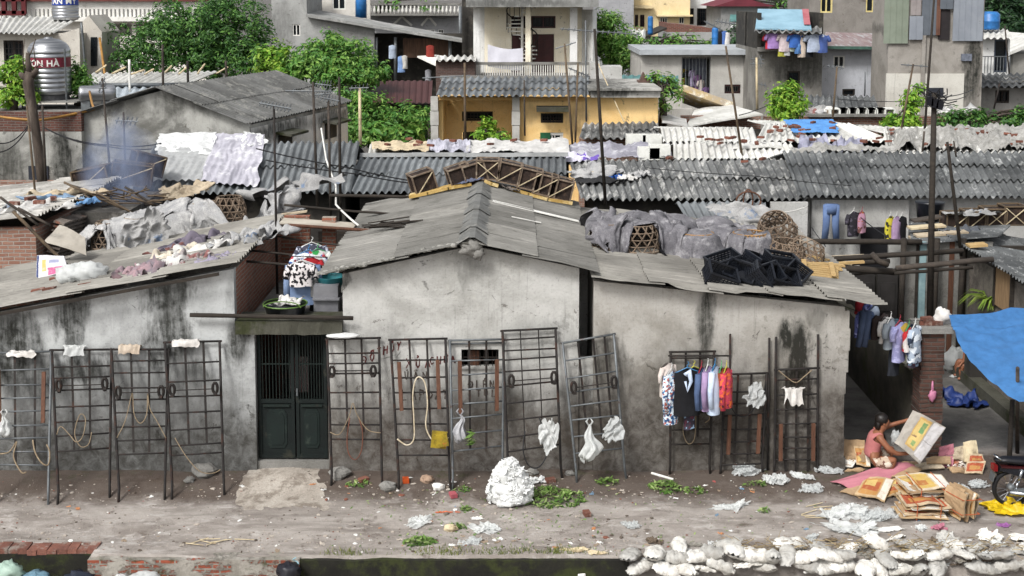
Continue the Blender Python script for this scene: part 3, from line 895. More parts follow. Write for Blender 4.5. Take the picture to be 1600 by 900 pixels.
# leaning carrier racks
RACKG='steel carrier racks leaning on the house walls'
def rack(label,tl,tr,bl,br,ups,rows,low,metal=None,rails=.021,wood=(),brackets=None,dbl=False,ext=0.0,upr=.017):
 """tl,tr,bl,br: photo pixels of the top corners (on the wall) and of the feet; ups, rows: fractions of uprights and cross bars; low: lowest bar fraction"""
 metal=metal or M_rust
 A,B=GR(*bl),GR(*br)
 D,Cc=P(tl[0],tl[1],19.93),P(tr[0],tr[1],19.93)
 def q(s,t):return(A*(1-s)+B*s)*(1-t)+(D*(1-s)+Cc*s)*t
 base=(A+B)/2
 root=thing('carrier_rack',label,'rack',base,RACKG)
 nrm=(B-A).cross(D-A).normalized()
 for s in(0,1):
  mb=MB()
  pts=[q(s,-.01)]+[q(s,t)for t in(.08,.3,.6,1)]
  pts[0]+=V((.02*(1 if s else-1),-.05,0))*.6
  if ext:pts.append(q(s,1+ext))
  mb.tube(pts,[rails*.95]+[rails]*(len(pts)-1),7)
  build(mb,'side_rail',metal,root,True)
 mb=MB();mb.tube([q(-.04,1),q(1.04,1)],rails*.85,6);build(mb,'top_bar',metal,root,True)
 if dbl:
  mb=MB();mb.tube([q(0,.975)-nrm*.05,q(1,.975)-nrm*.05],rails*.7,6);build(mb,'top_bar',M_steel,root,True)
 mb=MB()
 for t in rows:mb.tube([q(.0,t),q(1,t+rnd.uniform(-.006,.006))],.0135,6)
 build(mb,'cross_bars',M_steel if metal is M_steel else metal,root,True)
 mb=MB()
 for u in ups:
  a,b=q(u,low),q(u,.995)
  mb.beam(a-nrm*.012,b-nrm*.012,upr*2,.01,nrm)
 build(mb,'upright_bars',M_rust2,root)
 for(s,t0,t1)in wood:
  mb=MB();mb.beam(q(s,t0)-nrm*-.06,q(s,t1)-nrm*-.06,.06,.03,nrm)
  build(mb,'wooden_batten',M_woodor,root)
 if brackets:
  t0,t1=brackets
  for s in(.1,.9):
   mb=MB()
   c=q(s,(t0+t1)/2)+nrm*.09
   mb.tube([c+V((.04*math.cos(a),0,.085*math.sin(a)))for a in[k*.6283 for k in range(11)]],.024,6)
   mb.beam(q(s,t0),q(s,t0)+nrm*.16,.05,.04)
   build(mb,'bracket_hoop',M_rust2,root)
  mb=MB()
  mb.tube([q(.14,t0+.035)+nrm*.08,q(.86,t0+.035)+nrm*.08],.009,5)
  build(mb,'bracket_bar',M_rust2,root)
 return root,q,nrm
def rope(q,nrm,pts,label,r=.0075,mat=None,name='rope'):
 ps=[q(s,t)+nrm*d for(s,t,d)in pts]
 out=[]
 for i in range(len(ps)-1):
  p0,p1,p2,p3=ps[max(i-1,0)],ps[i],ps[i+1],ps[min(i+2,len(ps)-1)]
  for k in range(5):
   t=k/5
   out.append(.5*((2*p1)+(p2-p0)*t+(2*p0-5*p1+4*p2-p3)*t*t+(3*p1-p0-3*p2+p3)*t**3))
 out.append(ps[-1])
 mb=MB();mb.tube(out,r,6)
 return single(mb,name,mat or M_rope,label,'rope','ropes tied to the carrier racks',True)
rw7=[.28,.37,.46,.55,.64,.74,.84,.93]
k1=rack('steel rack cut by the left photo edge, white plastic scraps on its top bar',(-10,552),(80,549),(-4,786),(75,787),(.36,.72),[.25,.335,.42,.505,.6,.69,.78,.88],.25,M_steel,wood=((.1,.45,.88),(.9,.52,.86)))
k2=rack('brown rack under the first crumpled white bag, second rack from the left edge',(81,547),(174,546),(92,787),(171,776),(.33,.63),[.33,.43,.52,.62,.73,.81,.885],.33,M_rust,brackets=(.72,.8))
k3=rack('brown rack with a tan paper scrap on its top bar, looped rope low down',(174,546),(263,546),(187,783),(257,779),(.34,.66),[.3,.39,.48,.575,.66,.74,.84,.92],.31,M_rust,brackets=(.67,.75))
k4=rack('brown rack left of the green gate, grey rag on its top bar',(258,535),(343,533),(270,779),(350,772),(.36,.7),[.27,.33,.43,.54,.645,.74,.86],.33,M_rust,brackets=(.65,.73),upr=.018)
k5=rack('brown rack right of the green gate, white cushion on top',(511,530),(592,528),(519,757),(597,760),(.34,.66),[.31,.41,.52,.63,.76,.83,.9],.36,M_rust,brackets=(.75,.81),upr=.016)
k6=rack('rack with two orange brown battens and a looped pink tied rope',(610,531),(696,529),(624,763),(703,764),(.34,.66),[.22,.325,.43,.53,.64,.74,.86],.33,M_rust,wood=((.14,.52,.85),(.85,.53,.86)))
k7=rack('silver rack in front of the barred opening, with two orange brown battens',(703,532),(787,530),(708,764),(785,752),(.36,.68),[.25,.36,.47,.565,.66,.76,.86],.25,M_steel,wood=((.16,.5,.86),(.86,.5,.86)),dbl=True)
k8=rack('tallest brown rack of close wires, reaching above the barred opening',(785,517),(868,513),(795,760),(877,746),(.34,.68),[.22,.31,.42,.53,.64,.735,.81,.87,.94],.22,M_rust,brackets=(.64,.72),upr=.008)
k9=rack('tilted rack in front of the dark slot, white bag hanging from it',(879,536),(959,522),(902,752),(977,746),(.3,.6,.82),[.2,.32,.44,.54,.64,.74,.87],.28,M_steel,brackets=(.64,.72))
k10=rack('rusty rack hidden under the hanging shirts, with bare rusty legs',(1048,550),(1116,549),(1047,740),(1108,739),(.35,.68),[.24,.36,.5,.65,.8,.95],.3,M_rust2)
k11=rack('short dark rack between the hanging shirts and the last rack',(1133,585),(1198,583),(1126,739),(1190,737),(.32,.64),[.08,.19,.31,.44,.58,.7,.82],.1,M_rust,wood=((.14,.2,.6),(.86,.2,.6)))
k12=rack('dark rack at the right end of the wall, white cloth hung on it',(1212,578),(1278,575),(1210,737),(1277,737),(.26,.5,.78),[.12,.23,.34,.47,.61,.75,.9],.0,M_rust,wood=((.12,.12,.48),(.88,.12,.48)),ext=.32)
PG='poles standing against the right shed'
for(ua,va,ub,vb,lab)in((1141,522,1139,728,'thin dark pole standing against the wall just right of the hanging shirts'),(1202,528,1199,735,'dark pole standing between the short rack and the rack with a white cloth')):
 b=GR(ub,vb);a=P(ua,va,19.94)
 mb=MB();mb.tube([b,a],.018,7);single(mb,'pole',M_rust,lab,'pole',PG,True)
rope(k3[1],k3[2],[(.02,.41,.02),(.2,.52,.03),(.33,.68,.03),(.36,.7,.03),(.38,.56,.04),(.5,.5,.05),(.62,.56,.04),(.64,.7,.03),(.68,.6,.03),(.84,.5,.03),(1,.4,.02)],'pale rope looped in an M shape on the third rack from the left')
rope(k2[1],k2[2],[(.02,.44,.02),(.1,.49,.03),(.26,.43,.03),(.38,.38,.05),(.5,.42,.04),(.55,.53,.03),(.45,.56,.03),(.35,.44,.04),(.45,.35,.05),(.6,.36,.05),(.66,.44,.03)],'pale rope curled round the lower bars of the second rack')
rope(k1[1],k1[2],[(.0,.32,.02),(.25,.33,.03),(.4,.4,.02),(.35,.3,.05),(.5,.2,.06),(.6,.2,.06)],'white rope curled low on the rack at the left edge',.011)
rope(k1[1],k1[2],[(.7,.41,.02),(.75,.33,.03),(.88,.26,.04),(1,.25,.02),(1.02,.33,.02),(.96,.38,.02)],'white rope knotted on the right rail of the rack at the left edge',.012)
rope(k4[1],k4[2],[(.1,.38,.02),(.3,.26,.06),(.55,.16,.08),(.8,.14,.06),(.95,.16,.02)],'rope sagging below the rack left of the green gate')
rope(k5[1],k5[2],[(.0,.36,.02),(.2,.35,.03),(.4,.48,.03),(.47,.56,.03),(.55,.48,.03),(.75,.38,.03),(1,.36,.02)],'pale rope tied low across the rack right of the green gate')
rope(k5[1],k5[2],[(.4,.46,.02),(.34,.32,.04),(.37,.22,.06),(.5,.18,.07),(.62,.24,.06),(.65,.36,.04),(.58,.46,.02)],'brown rubber loop hanging from the rack right of the green gate',.01,plain('brown_rubber','#6a4030',.6))
rope(k6[1],k6[2],[(.02,.33,.02),(.2,.29,.04),(.34,.33,.04),(.36,.46,.03),(.36,.62,.03),(.42,.72,.03),(.5,.745,.02),(.6,.7,.03),(.63,.56,.03),(.58,.42,.03),(.68,.33,.04),(.85,.29,.04),(1,.34,.02)],'tall loop of cream rope on the rack with orange brown battens',.012,mott('cream_rope','#c4b9a4','#a5977c',12))
rope(k8[1],k8[2],[(.34,.34,.02),(.28,.22,.05),(.36,.12,.08),(.55,.1,.09),(.72,.18,.07),(.7,.3,.03),(.62,.42,.02)],'thin black rubber loop hanging on the tallest rack',.01,plain('black_rubber','#1d1d20',.6))
rope(k10[1],k10[2],[(.0,.47,.02),(.2,.56,.03),(.38,.74,.03),(.5,.86,.03),(.62,.78,.03),(.8,.55,.03),(.95,.46,.02),(.85,.42,.02)],'jute rope knotted on the rack under the hanging shirts')
rope(k10[1],k10[2],[(.4,.72,.03),(.36,.5,.05),(.3,.36,.06),(.42,.26,.08),(.58,.3,.07),(.6,.5,.05),(.55,.7,.03)],'hanging jute loop below the shirts')
rope(k11[1],k11[2],[(.15,1.0,.03),(.12,.75,.05),(.3,.6,.06),(.6,.6,.06),(.9,.78,.04),(.98,.9,.02)],'dark cable drooping over the short dark rack',.008,M_wire,'cable')
rope(k12[1],k12[2],[(.06,1.0,.03),(.2,.95,.05),(.45,.88,.06),(.65,.93,.05),(.85,.99,.03)],'pale cord across the top of the rack with a white cloth',.008)
def rag(label,c,w,h,mat,seed,name='rag',cat='rag',tilt=0.0,dep=.12):
 mb=MB()
 c=V(c)
 def fn(s,t):
  x=(s-.5)*w*(1+.3*nz(t*3,seed));a=(t-.5)*3.0
  hh=h*(.75+.5*noise.noise(V((s*3,seed,2))))
  if abs(a)<.7:y,z=-a*.05,.02+.012*math.cos(a*2)
  else:
   y=-.035*(1 if a>0 else-1)-(abs(a)-.7)*.05*(1 if a>0 else-1)
   z=.02-(abs(a)-.7)*hh*(1.0 if a>0 else.6)
  y+=.045*nz(s*6,t*4,seed)
  z+=.03*nz(s*5,t*3,seed+3)+.02*abs(nz(s*10,t*8,seed+5))
  return c+V((x,y,z+tilt*x))
 mb.grid(fn,14,16)
 return single(mb,name,mat,label,cat,'rags and bags on the carrier racks',True)
M_ragw=clothmat('white_rag','#cfccc8','#a9a49e')
M_ragt=clothmat('tan_paper','#bdb0a0','#9a8b7a')
rag('white plastic scraps draped over the top bar of the rack at the left edge',P(35,552,19.93),.42,.1,M_ragw,1)
rag('crumpled white bag draped over the second rack from the left',P(117,543,19.93),.34,.22,M_bagwhite,2,'plastic_bag','bag')
rag('tan and white paper scrap on top of the third rack from the left',P(203,542,19.93),.34,.2,M_ragt,3,'paper_scrap','paper')
rag('long white and grey rag lying along the top of the rack left of the gate',P(291,534,19.93),.42,.14,M_ragw,4)
mb=MB();mb.blob(P(536,525,19.86)+V((0,0,.01)),(.27,.13,.035),.25,2.5,5,18,8);single(mb,'cushion',M_cloud,'flat white cushion lying on top of the rack right of the green gate','cushion',None,True)
def hangbag(label,c,w,h,mat,seed,depth=.09,name='plastic_bag'):
 c=V(c);mb=MB();r=random.Random(seed)
 ph=[r.uniform(0,6.28)for _ in range(4)]
 def fn(s,t):
  a=s*6.28318
  prof=min(1,.12+1.5*t**1.3)*(1 if t<.86 else math.cos((t-.86)/.14*1.5)**.5)
  w_=w*.8
  pl=1+(.28*(1-t)+.16)*math.sin(5*a+ph[0]+t*2)+.12*math.sin(9*a+ph[1]-3*t)+.18*noise.noise(V((math.cos(a)*1.3,math.sin(a)*1.3,t*2.5+seed)))
  x=w_/2*prof*pl*math.cos(a)+.09*nz(t*2.5,seed);y=depth*prof*pl*math.sin(a)
  return c+V((x,y,.05-(h+.02)*t+.12*t*t*noise.noise(V((math.cos(a)*2,math.sin(a)*2,seed)))*(1 if t>.3 else 0)))
 mb.grid(fn,44,26)
 for sg in(-1,1):mb.tube([c+V((sg*.012,0,.03)),c+V((sg*.05,0,.1)),c+V((sg*.02,0,.14))],[.012,.016,.006],5)
 return single(mb,name,mat,label,'bag','rags and bags on the carrier racks',True)
hangbag('small white bag hanging on the rack at the left edge',k1[1](.2,.5)-V((0,.06,-.16)),.24,.3,M_bagwhite,11)
hangbag('grey striped sack tucked into the silver rack in front of the barred opening',P(719,652,19.45),.22,.42,mott('grey_sack','#a8a8aa','#78787c',4),12)
single(crumple(P(858,660,19.45)+V((0,0,-.22)),V((.24*.62,0,.02)),V((.02,.05,.5*.6)),.1,13,n=(0,-1,0)),'plastic_bag',M_bagwhite,'torn white bag hanging on the tallest rack','bag','rags and bags on the carrier racks',True)
hangbag('bright white bag hanging on the tilted rack',P(921,668,19.4),.32,.54,M_bagwhite,14,.13)
single(crumple(P(957,652,19.4)+V((0,0,-.22)),V((.26*.62,0,.02)),V((.02,.05,.32*.6)),.1,15,n=(0,-1,0)),'plastic_bag',M_bagclear,'clear bag hanging on the right rail of the tilted rack','bag','rags and bags on the carrier racks',True)
single(crumple(P(1180,596,19.7)+V((0,0,-.22)),V((.26*.62,0,.02)),V((.02,.05,.32*.6)),.1,16,n=(0,-1,0)),'plastic_bag',M_bagclear,'clear bag hanging at the top of the short dark rack','bag','rags and bags on the carrier racks',True)
rag('white cloth hanging in the rack at the right end of the wall',k12[1](.42,.8),.32,.42,M_ragw,17,'cloth','cloth')
mb=MB();mb.box(P(686,687,19.35),(.24,.06,.26),Matrix.Rotation(.1,3,'Y'));mb.box(P(690,688,19.3),(.2,.06,.2),Matrix.Rotation(-.2,3,'Y'));single(mb,'packet',mott('yellow_packet','#9b8523','#5b4d1a',6,'#b23b2e',4,(.6,.7),bump=.2),'yellow packet tucked into the rack with orange brown battens','packet')
def leaves(mb,c,n,rx,ry,size,seed,h=.06,ground=True):
 r=random.Random(seed)
 for _ in range(n):
  a,q=r.uniform(0,6.283),math.sqrt(r.random())
  x,y=c.x+rx*q*math.cos(a),c.y+ry*q*math.sin(a)
  z=(gz(x,y)if ground else c.z)+r.uniform(.01,h*(1.2-q))
  d=r.uniform(0,6.283);L=size*r.uniform(.5,1.3);w=L*r.uniform(.22,.4)
  ax=V((math.cos(d),math.sin(d),r.uniform(-.5,.5)));sx=V((-math.sin(d),math.cos(d),r.uniform(-.6,.6)))
  p=V((x,y,z))
  mb.add([p-ax*L/2,p+sx*w/2,p+ax*L/2,p-sx*w/2],[(0,1,2),(0,2,3)])
 return mb
M_leafg=leafmat('cut_green_leaves','#6d8c45','#4a6b2c','#a8b87a')
mb=MB();leaves(mb,P(736,686,19.4)-V((0,0,.1)),26,.06,.04,.14,3,.28,False);single(mb,'leafy_sprig',M_leafg,'green sprig stuck in the silver rack beside the grey sack','plant')
# clothes
def shirt(mb,c,w,L,yaw=0.0,sleeves='long',depth=.1,seed=0,shoulder=.06):
 """a shirt on a hanger seen from yaw; c = middle of the shoulder line"""
 c=V(c)
 M=Matrix.Rotation(yaw,3,'Z')
 def pt(x,y,z):return c+M@V((x,y,z))
 def body(s,t):
  a=s*6.28318
  ww=w*(.5+.03*t+.02*nz(t*3,seed))
  x=ww*math.cos(a)
  dd=depth*(.3+.7*min(1,t*4))*(1+.25*nz(a*1.3,t*2,seed))
  y=dd*math.sin(a)+.025*nz(x*14,t*2.5,seed)*t
  z=-L*t-shoulder*abs(x)/w*2*(1-t)+.02*nz(x*6,seed)*t
  return pt(x,y,z)
 mb.grid(body,22,9)
 ln={'long':.58,'short':.24,'none':0}[sleeves]
 if ln:
  for sgn in(-1,1):
   a=pt(sgn*w*.46,0,-shoulder-.02)
   b=pt(sgn*w*(.56 if ln>.3 else.64),.01,-shoulder-ln*.55)
   d=pt(sgn*w*(.58 if ln>.3 else.7),-.01+.03*nz(seed,sgn),-shoulder-ln)
   mb.tube([a,b,d],[.075*w/.42,.065*w/.42,.06*w/.42],8)
 return mb
def hanger(c,w,yaw,mat,parent):
 c=V(c);M=Matrix.Rotation(yaw,3,'Z')
 mb=MB()
 mb.tube([c+M@V((-w*.45,0,-.06)),c+V((0,0,.02)),c+M@V((w*.45,0,-.06))],.009,5)
 mb.tube([c+V((0,0,.02)),c+V((0,0,.06))]+[c+M@V((.025*math.sin(k*.8),0,.085-.025*math.cos(k*.8)))for k in range(5)],.006,5)
 build(mb,'hanger',mat,parent)
def garment(label,c,w,L,mat,yaw=0.0,sleeves='long',hcol=None,seed=0,depth=.1,group='clothes hanging on the rusty rack',name='shirt',cat='shirt',extra=None):
 mb=MB();shirt(mb,c,w,L,yaw,sleeves,depth,seed)
 if hcol:
  root=thing(name,label,cat,c,group)
  build(mb,name+'_cloth',mat,root,True)
  hanger(c,w,yaw,hcol,root)
  return root
 return single(mb,name,mat,label,cat,group,True)
def printcloth(name,base,cols,scale=14,thr=.5):
 if name in CACHE:return CACHE[name]
 t=NT(name);co=t.coord();col=C(base)
 for i,c in enumerate(cols):
  col=t.mix(t.ramp(t.noise(t.mapv(co,(1,1,1),(i*5.3,2*i,i)),scale,2,.5),thr+.06,thr+.09),col,C(c))
 t.bump(t.noise(co,50,3),.15,.01)
 CACHE[name]=t.fin(col,.95)
 return CACHE[name]
M_floral=printcloth('blue_floral_print','#cdd9e2',['#3c6f9c','#a0584c','#26456b'],20,.49)
M_shblk=clothmat('black_cloth','#17171b','#0e0e11')
M_shden=clothmat('denim_blue','#4d5f7f','#3d4c69')
M_shlil=clothmat('lilac_cloth','#9d86a8','#82708f')
M_shlb=clothmat('pale_blue_cloth','#c3cfe0','#a3b2c9')
M_shor=clothmat('rust_orange_cloth','#95502c','#7a3f22')
M_shred=printcloth('red_stripe_print','#b53c4e',['#52202f','#d0622f'],15)
M_shcream=clothmat('cream_cloth','#cfc5bd','#b5a9a2')
M_hb=plain('blue_plastic','#3e7fb0',.4);M_hy=plain('yellow_plastic','#c2bb48',.4);M_hw=plain('white_plastic','#d8d8d4',.4);M_hg=plain('green_plastic','#4f9d63',.4);M_hr=plain('red_plastic','#a03040',.4)
Yc=19.55
def cp(u,v,d=0.0):return P(u,v,Yc+d)
garment('black and cream top at the left end of the hanging clothes',cp(1044,566,.12),.26,.55,M_shcream,.7,'short',None,1)
garment('blue floral long shirt hanging lowest at the left of the rack',cp(1049,578),.3,.85,M_floral,.9,'long',M_hw,2)
garment('black dress hanging in the middle of the row with a pale ribbon',cp(1074,576,-.05),.42,.74,M_shblk,.15,'none',M_hb,3)
garment('black long shirt hanging behind the black dress',cp(1084,574,.06),.36,.62,M_shblk,.5,'long',M_hy,4)
garment('dark denim blue shirt hanging right of the black dress',cp(1096,574,-.02),.3,.62,M_shden,1.1,'long',M_hr,5)
garment('lilac long shirt hanging between the denim and pale blue shirts',cp(1106,571,-.05),.3,.7,M_shlil,1.15,'long',M_hw,6)
garment('pale blue shirt hanging right of the lilac shirt',cp(1117,571,-.08),.3,.76,M_shlb,1.1,'long',M_hb,7)
garment('rust orange shirt hanging right of the pale blue shirt',cp(1127,574,-.05),.28,.6,M_shor,1.15,'none',M_hg,8)
garment('red striped shirt at the right end of the hanging clothes',cp(1135,574,-.08),.3,.62,M_shred,1.1,'long',M_hy,9)
mb=MB();mb.tube([cp(1071,588,-.16)+V((0,0,.02)),cp(1076,580,-.17),cp(1080,596,-.16),cp(1074,612,-.16),cp(1071,596,-.16)],[.04,.05,.03,.015,.02],8)
single(mb,'scarf',M_shlb,'pale lilac cloth tied on the front of the black dress','scarf',None,True)
mb=MB();shirt(mb,cp(1077,640,.05),.18,.3,.3,'none',.06,12);single(mb,'trousers',printcloth('floral_dark','#3a3440',['#8aa5bd','#5d3340'],14),'dark floral trousers hanging below the black dress','trousers',None,True)
mb=MB();mb.tube([cp(1044,556),cp(1140,556)],.014,7);single(mb,'hanging_bar',M_rust2,'rusty bar that carries the row of hanging shirts','bar',None,True)
for u in(1046,1138):pass
# litter on the lane
def film(label,u,v,w,d,h,mat,seed,cat='plastic bag',group='plastic scraps on the dirt lane',name='plastic_scrap',rot=0.0):
 c=GR(u,v);c.z+=.008
 r=random.Random(seed)
 mb=MB()
 n=1 if h<.06 else 5
 for k in range(n):
  M=Matrix.Rotation(rot+(r.uniform(-1,1)if n>1 else 0),3,'Z')
  f=1 if k==0 else r.uniform(.35,.6)
  o=V((0,0,0))if k==0 else V((r.uniform(-.3,.3)*w,r.uniform(-.3,.3)*d,h*r.uniform(.1,.4)))
  nn=V((0,0,1))if k==0 else V((r.uniform(-.4,.4),r.uniform(-.6,.1),1))
  ax=M@V((w/2,0,0));ay=M@V((0,d/2,0))
  if k:
   ax=ax-nn.normalized()*ax.dot(nn.normalized());ay=nn.normalized().cross(ax).normalized()*ay.length
  q=crumple(c+o,ax*f,ay*f,h*(.55 if k==0 else.42),seed*7+k,18,14,nn)
  mb.add(q.v,q.f)
 return single(mb,name,mat,label,cat,group,True)
g=GR(797,785)
mb=MB();r=random.Random(77)
parts_=((0,.2,.29,.26),(-.06,.4,.21,.24),(.09,.36,.2,.2),(-.03,.53,.13,.13),(.2,.16,.17,.17),(-.18,.18,.16,.2),(0,.1,.32,.15))
for k,(dx,dz,rx,rz)in enumerate(parts_):
 mb.blob(g+V((dx,.1*nz(k,3),dz)),(rx,rx*.75,rz),.3,1.7,k+20,36,26,crease=.3,flat=dz,fine=.12)
for k in range(46):
 dx,dz,rx,rz=parts_[k%len(parts_)]
 a=r.uniform(0,6.28);e=r.uniform(-.2,1.3)
 d=V((math.cos(a)*math.cos(e),-abs(math.sin(a))*math.cos(e),math.sin(e)))
 ax=d.cross(V((.2,.1,1))).normalized();ay=d.cross(ax)
 L=r.uniform(.07,.13)
 m2=crumple(g+V((dx+d.x*rx*.95,d.y*rx*.72,max(.03,dz+d.z*rz*.95))),ax*L,ay*L,.035,k,n=d);mb.add(m2 .v,m2 .f)
single(mb,'bag_heap',M_cloud,'tall bright white heap of foam film bags on the lane below the tallest rack','bag heap',None,True)
film('white film trailing from the bright white heap',838,752,.3,.25,.12,M_cloud,1)
for a in(('flat white bag on the lane below the rack with battens',657,818,.52,.22,.09,M_bagwhite,2),('white film scrap right of the flat white bag near the canal edge',757,828,.5,.3,.07,M_bagwhite,3),('grey clear bag lying alone in the middle of the lane',985,822,.28,.22,.09,M_bagclear,4),('flat white bag alone on the right half of the lane',1138,793,.6,.2,.07,M_bagwhite,5),('clear film heap at the foot of the short dark rack',1172,738,.62,.35,.2,M_bagclear,6),('white film heap right of the clear heap under the racks',1212,752,.46,.3,.2,M_bagwhite,7),('white crumpled bag under the rack with a white cloth',1254,746,.4,.2,.13,M_bagwhite,8),('clear bag right of the last rack',1298,737,.46,.3,.15,M_bagclear,9),('small grey film scrap left of the pink sheet',1268,767,.36,.25,.1,M_bagclear,10),('wide heap of white film in front of the cardboard, left part',1315,806,.7,.4,.2,M_bagwhite,11),('wide heap of white film in front of the cardboard, right part',1368,808,.6,.4,.2,M_bagclear,12),('long low heap of white film along the sandbag edge',1322,828,1.1,.35,.12,M_bagwhite,13),('white paper scrap below the bundles of cardboard',1385,828,.5,.16,.05,M_white,14),('small white tub lying below the bundles of cardboard',1440,827,.2,.14,.11,M_bagwhite,15),('pink bag scrap beside the small white tub',1468,826,.22,.2,.12,plasticmat('pink_film','#c98496'),16),('white folded paper above the sandbags at right',1545,840,.38,.28,.09,M_white,17),('purple packet right of the standing bundle',1568,822,.2,.14,.04,plasticmat('purple_film','#a56aa8'),18),('grey film near the wheel of the motorbike',1530,760,.4,.25,.13,M_bagclear,19),('pale scrap of paper left of the sandbags',900,860,.4,.14,.04,M_paleboard,20),('beige scrap on the canal edge beside the pale paper',935,865,.3,.12,.05,M_paleboard,21),('orange wrapper on the lane near the flat white bag',694,801,.26,.06,.03,plain('orange_wrapper','#c9653a',.5),22),('small white scrap near the orange wrapper',745,811,.2,.1,.05,M_white,23),('grey plastic bag on the edge above the mossy canal wall',735,848,.36,.2,.07,M_bagclear,24)):
 film(*a)
LG='heaps of cut green leaves on the lane'
for lab,u,v,n,rx,ry,s in(('largest heap of cut green leaves beside the white bag heap',862,780,420,.55,.3,.11),('heap of green leaves at the canal edge below the flat white bag',655,848,150,.24,.14,.11),('heap of green leaves between the tilted rack and the hanging shirts',1040,762,150,.26,.2,.11),('few green leaves right of the tilted rack foot',948,755,70,.2,.09,.1),('few green leaves scattered below the hanging shirts',1084,768,60,.22,.08,.1),('green leaf tuft left of the flat white film near the edge',712,826,60,.16,.1,.09),('green leaf tuft in front of the white bag heap',728,797,40,.1,.06,.09),('green leaf tuft at the foot of the rack with battens',560,757,60,.2,.09,.08),('green leaf tuft by the bricks under the silver rack',722,766,45,.14,.06,.08),('few green leaves beside the clear film heap',1182,758,50,.2,.08,.09),('few leaves on the lane left of the cardboard',1195,800,24,.1,.06,.1)):
 mb=MB();c=GR(u,v);leaves(mb,c,n,rx,ry,s,int(u),.1)
 single(mb,'leaf_heap',M_leafg,lab,'leaves',LG)
mb=MB()
r=random.Random(5)
for _ in range(420):
 u,v=r.uniform(540,1330),r.uniform(765,862)
 if r.random()<.5:u=r.gauss(820,110)
 leaves(mb,GR(u,v),1,.01,.01,.06,r.random(),.02)
o=single(mb,'leaf_bits',M_leafg,'single green leaf bits trodden into the lane','leaves',kind='stuff')
mb=MB()
for _ in range(620):
 u=r.choice((r.uniform(600,965),r.gauss(690,25),r.gauss(790,25),r.gauss(540,20),r.gauss(870,14)))
 p=V((X(u,866,17.35),17.3+abs(r.gauss(0,.12)),-.22));p.z=gz(p.x,max(p.y,17.3))
 d=V((r.uniform(-.5,.5),r.uniform(-.9,.3),1)).normalized()*r.uniform(.03,.1)
 w=V((.005,0,0))
 mb.add([p-w,p+w,p+d],[(0,1,2)])
o=single(mb,'grass',leafmat('dry_grass','#6c7a35','#4d5f26','#9a9a5a'),'short grass tufts growing on the canal edge','grass',kind='stuff')
mb=MB();r=random.Random(31)
for k in range(230):
 u,v=r.uniform(-10,1610),r.choice((r.uniform(768,862),r.gauss(845,8),r.gauss(765,8)))
 if k<90:u=r.choice((r.gauss(840,130),r.gauss(1400,120),r.gauss(700,50)))
 if not 742<v<864:continue
 p=GR(u,v);L=r.uniform(.018,.06);a=r.uniform(0,3.14)
 m2=crumple(p+V((0,0,.004)),V((L*math.cos(a),L*math.sin(a),0)),V((-L*.6*math.sin(a),L*.6*math.cos(a),0)),.02,k)
 step={};
 mb.add(m2 .v,m2 .f)
t=NT('litter_mix');ri=t.n('ShaderNodeNewGeometry').outputs['Random Per Island']
col=t.mix(t.ramp(ri,.3,.31),C('#d5d4d0'),C('#a89f94'));col=t.mix(t.ramp(ri,.6,.61),col,C('#8f7f6c'));col=t.mix(t.ramp(ri,.8,.81),col,C('#b07a52'));col=t.mix(t.ramp(ri,.88,.89),col,C('#9a4f4a'));col=t.mix(t.ramp(ri,.94,.95),col,C('#6f8aa0'))
single(mb,'litter',t.fin(col,.7),'tiny paper and plastic scraps trodden into the dirt lane','litter',kind='stuff',smooth=True)
mb=MB()
r=random.Random(9)
for _ in range(1900):
 k=r.random()
 if k<.2:u,v=r.uniform(-10,1300),r.gauss(762,12)
 elif k<.8:u,v=r.uniform(-10,1620),r.uniform(765,864)
 else:u,v=r.uniform(-10,1000),r.gauss(845,10)
 if v<741 or v>866:continue
 p=GR(u,v)
 s=r.uniform(.005,.016)*(2.2 if r.random()<.08 else 1)
 mb.blob(p+V((0,0,s*.3)),(s*r.uniform(.8,1.6),s,s*.6),.5,2,r.random()*90,6,4)
t=NT('rubble_mix');ri=t.n('ShaderNodeNewGeometry').outputs['Random Per Island']
col=t.mix(t.ramp(ri,.1,.5),C('#51473e'),C('#9d948a'));col=t.mix(t.ramp(ri,.88,.9),col,C('#74493b'));col=t.mix(t.ramp(ri,.95,.96),col,C('#cfccc7'))
single(mb,'rubble',t.fin(col,.9),'small stones, grit and chips lying all over the dirt lane','rubble',kind='stuff')
SG='loose stones and bricks below the racks'
for lab,u,v,s,m in(('large pale stone at the foot of the rack with battens',607,765,.14,M_conc),('grey stone at the foot of the rack left of the gate',296,753,.09,M_conc),('flat cement lump against the wall left of the gate',320,742,.2,M_conc),('tan broken stone at the foot of the gabled house',668,753,.11,mott('tan_stone','#a08672','#84705f',3)),('pale cement lump beside the cement apron',530,745,.16,M_conc),('white broken tile under the rack with battens',685,764,.1,M_white),('grey stone in front of the tilted rack',832,740,.1,M_conc),('pale stone on the canal edge at the leaf heap',705,829,.1,M_paleboard),('small grey stone in front of the white bag heap',890,742,.08,M_conc)):
 mb=MB();mb.blob(GR(u,v)+V((0,0,s*.35)),(s,s*.8,s*.6),.45,1.8,u,10,7)
 single(mb,'stone',m,lab,'stone',SG)
for lab,u,v,m in(('brick end beside the cement apron under the first right hand rack',568,752,M_brickred),('orange packet lying under the rack with battens',634,753,plain('orange_packet','#c8531f',.5)),('pinkish brick piece under the silver rack',708,776,mott('pink_tile','#a8575e','#8b454c',4)),('red brick piece right of the white bag heap',860,753,M_brickred),('small red brick bit lying alone on the lane',917,805,M_brickred)):
 mb=MB();mb.box(GR(u,v)+V((0,0,.03)),(.15,.1,.06),Matrix.Rotation(u*.3,3,'Z'));single(mb,'brick',m,lab,'brick',SG)
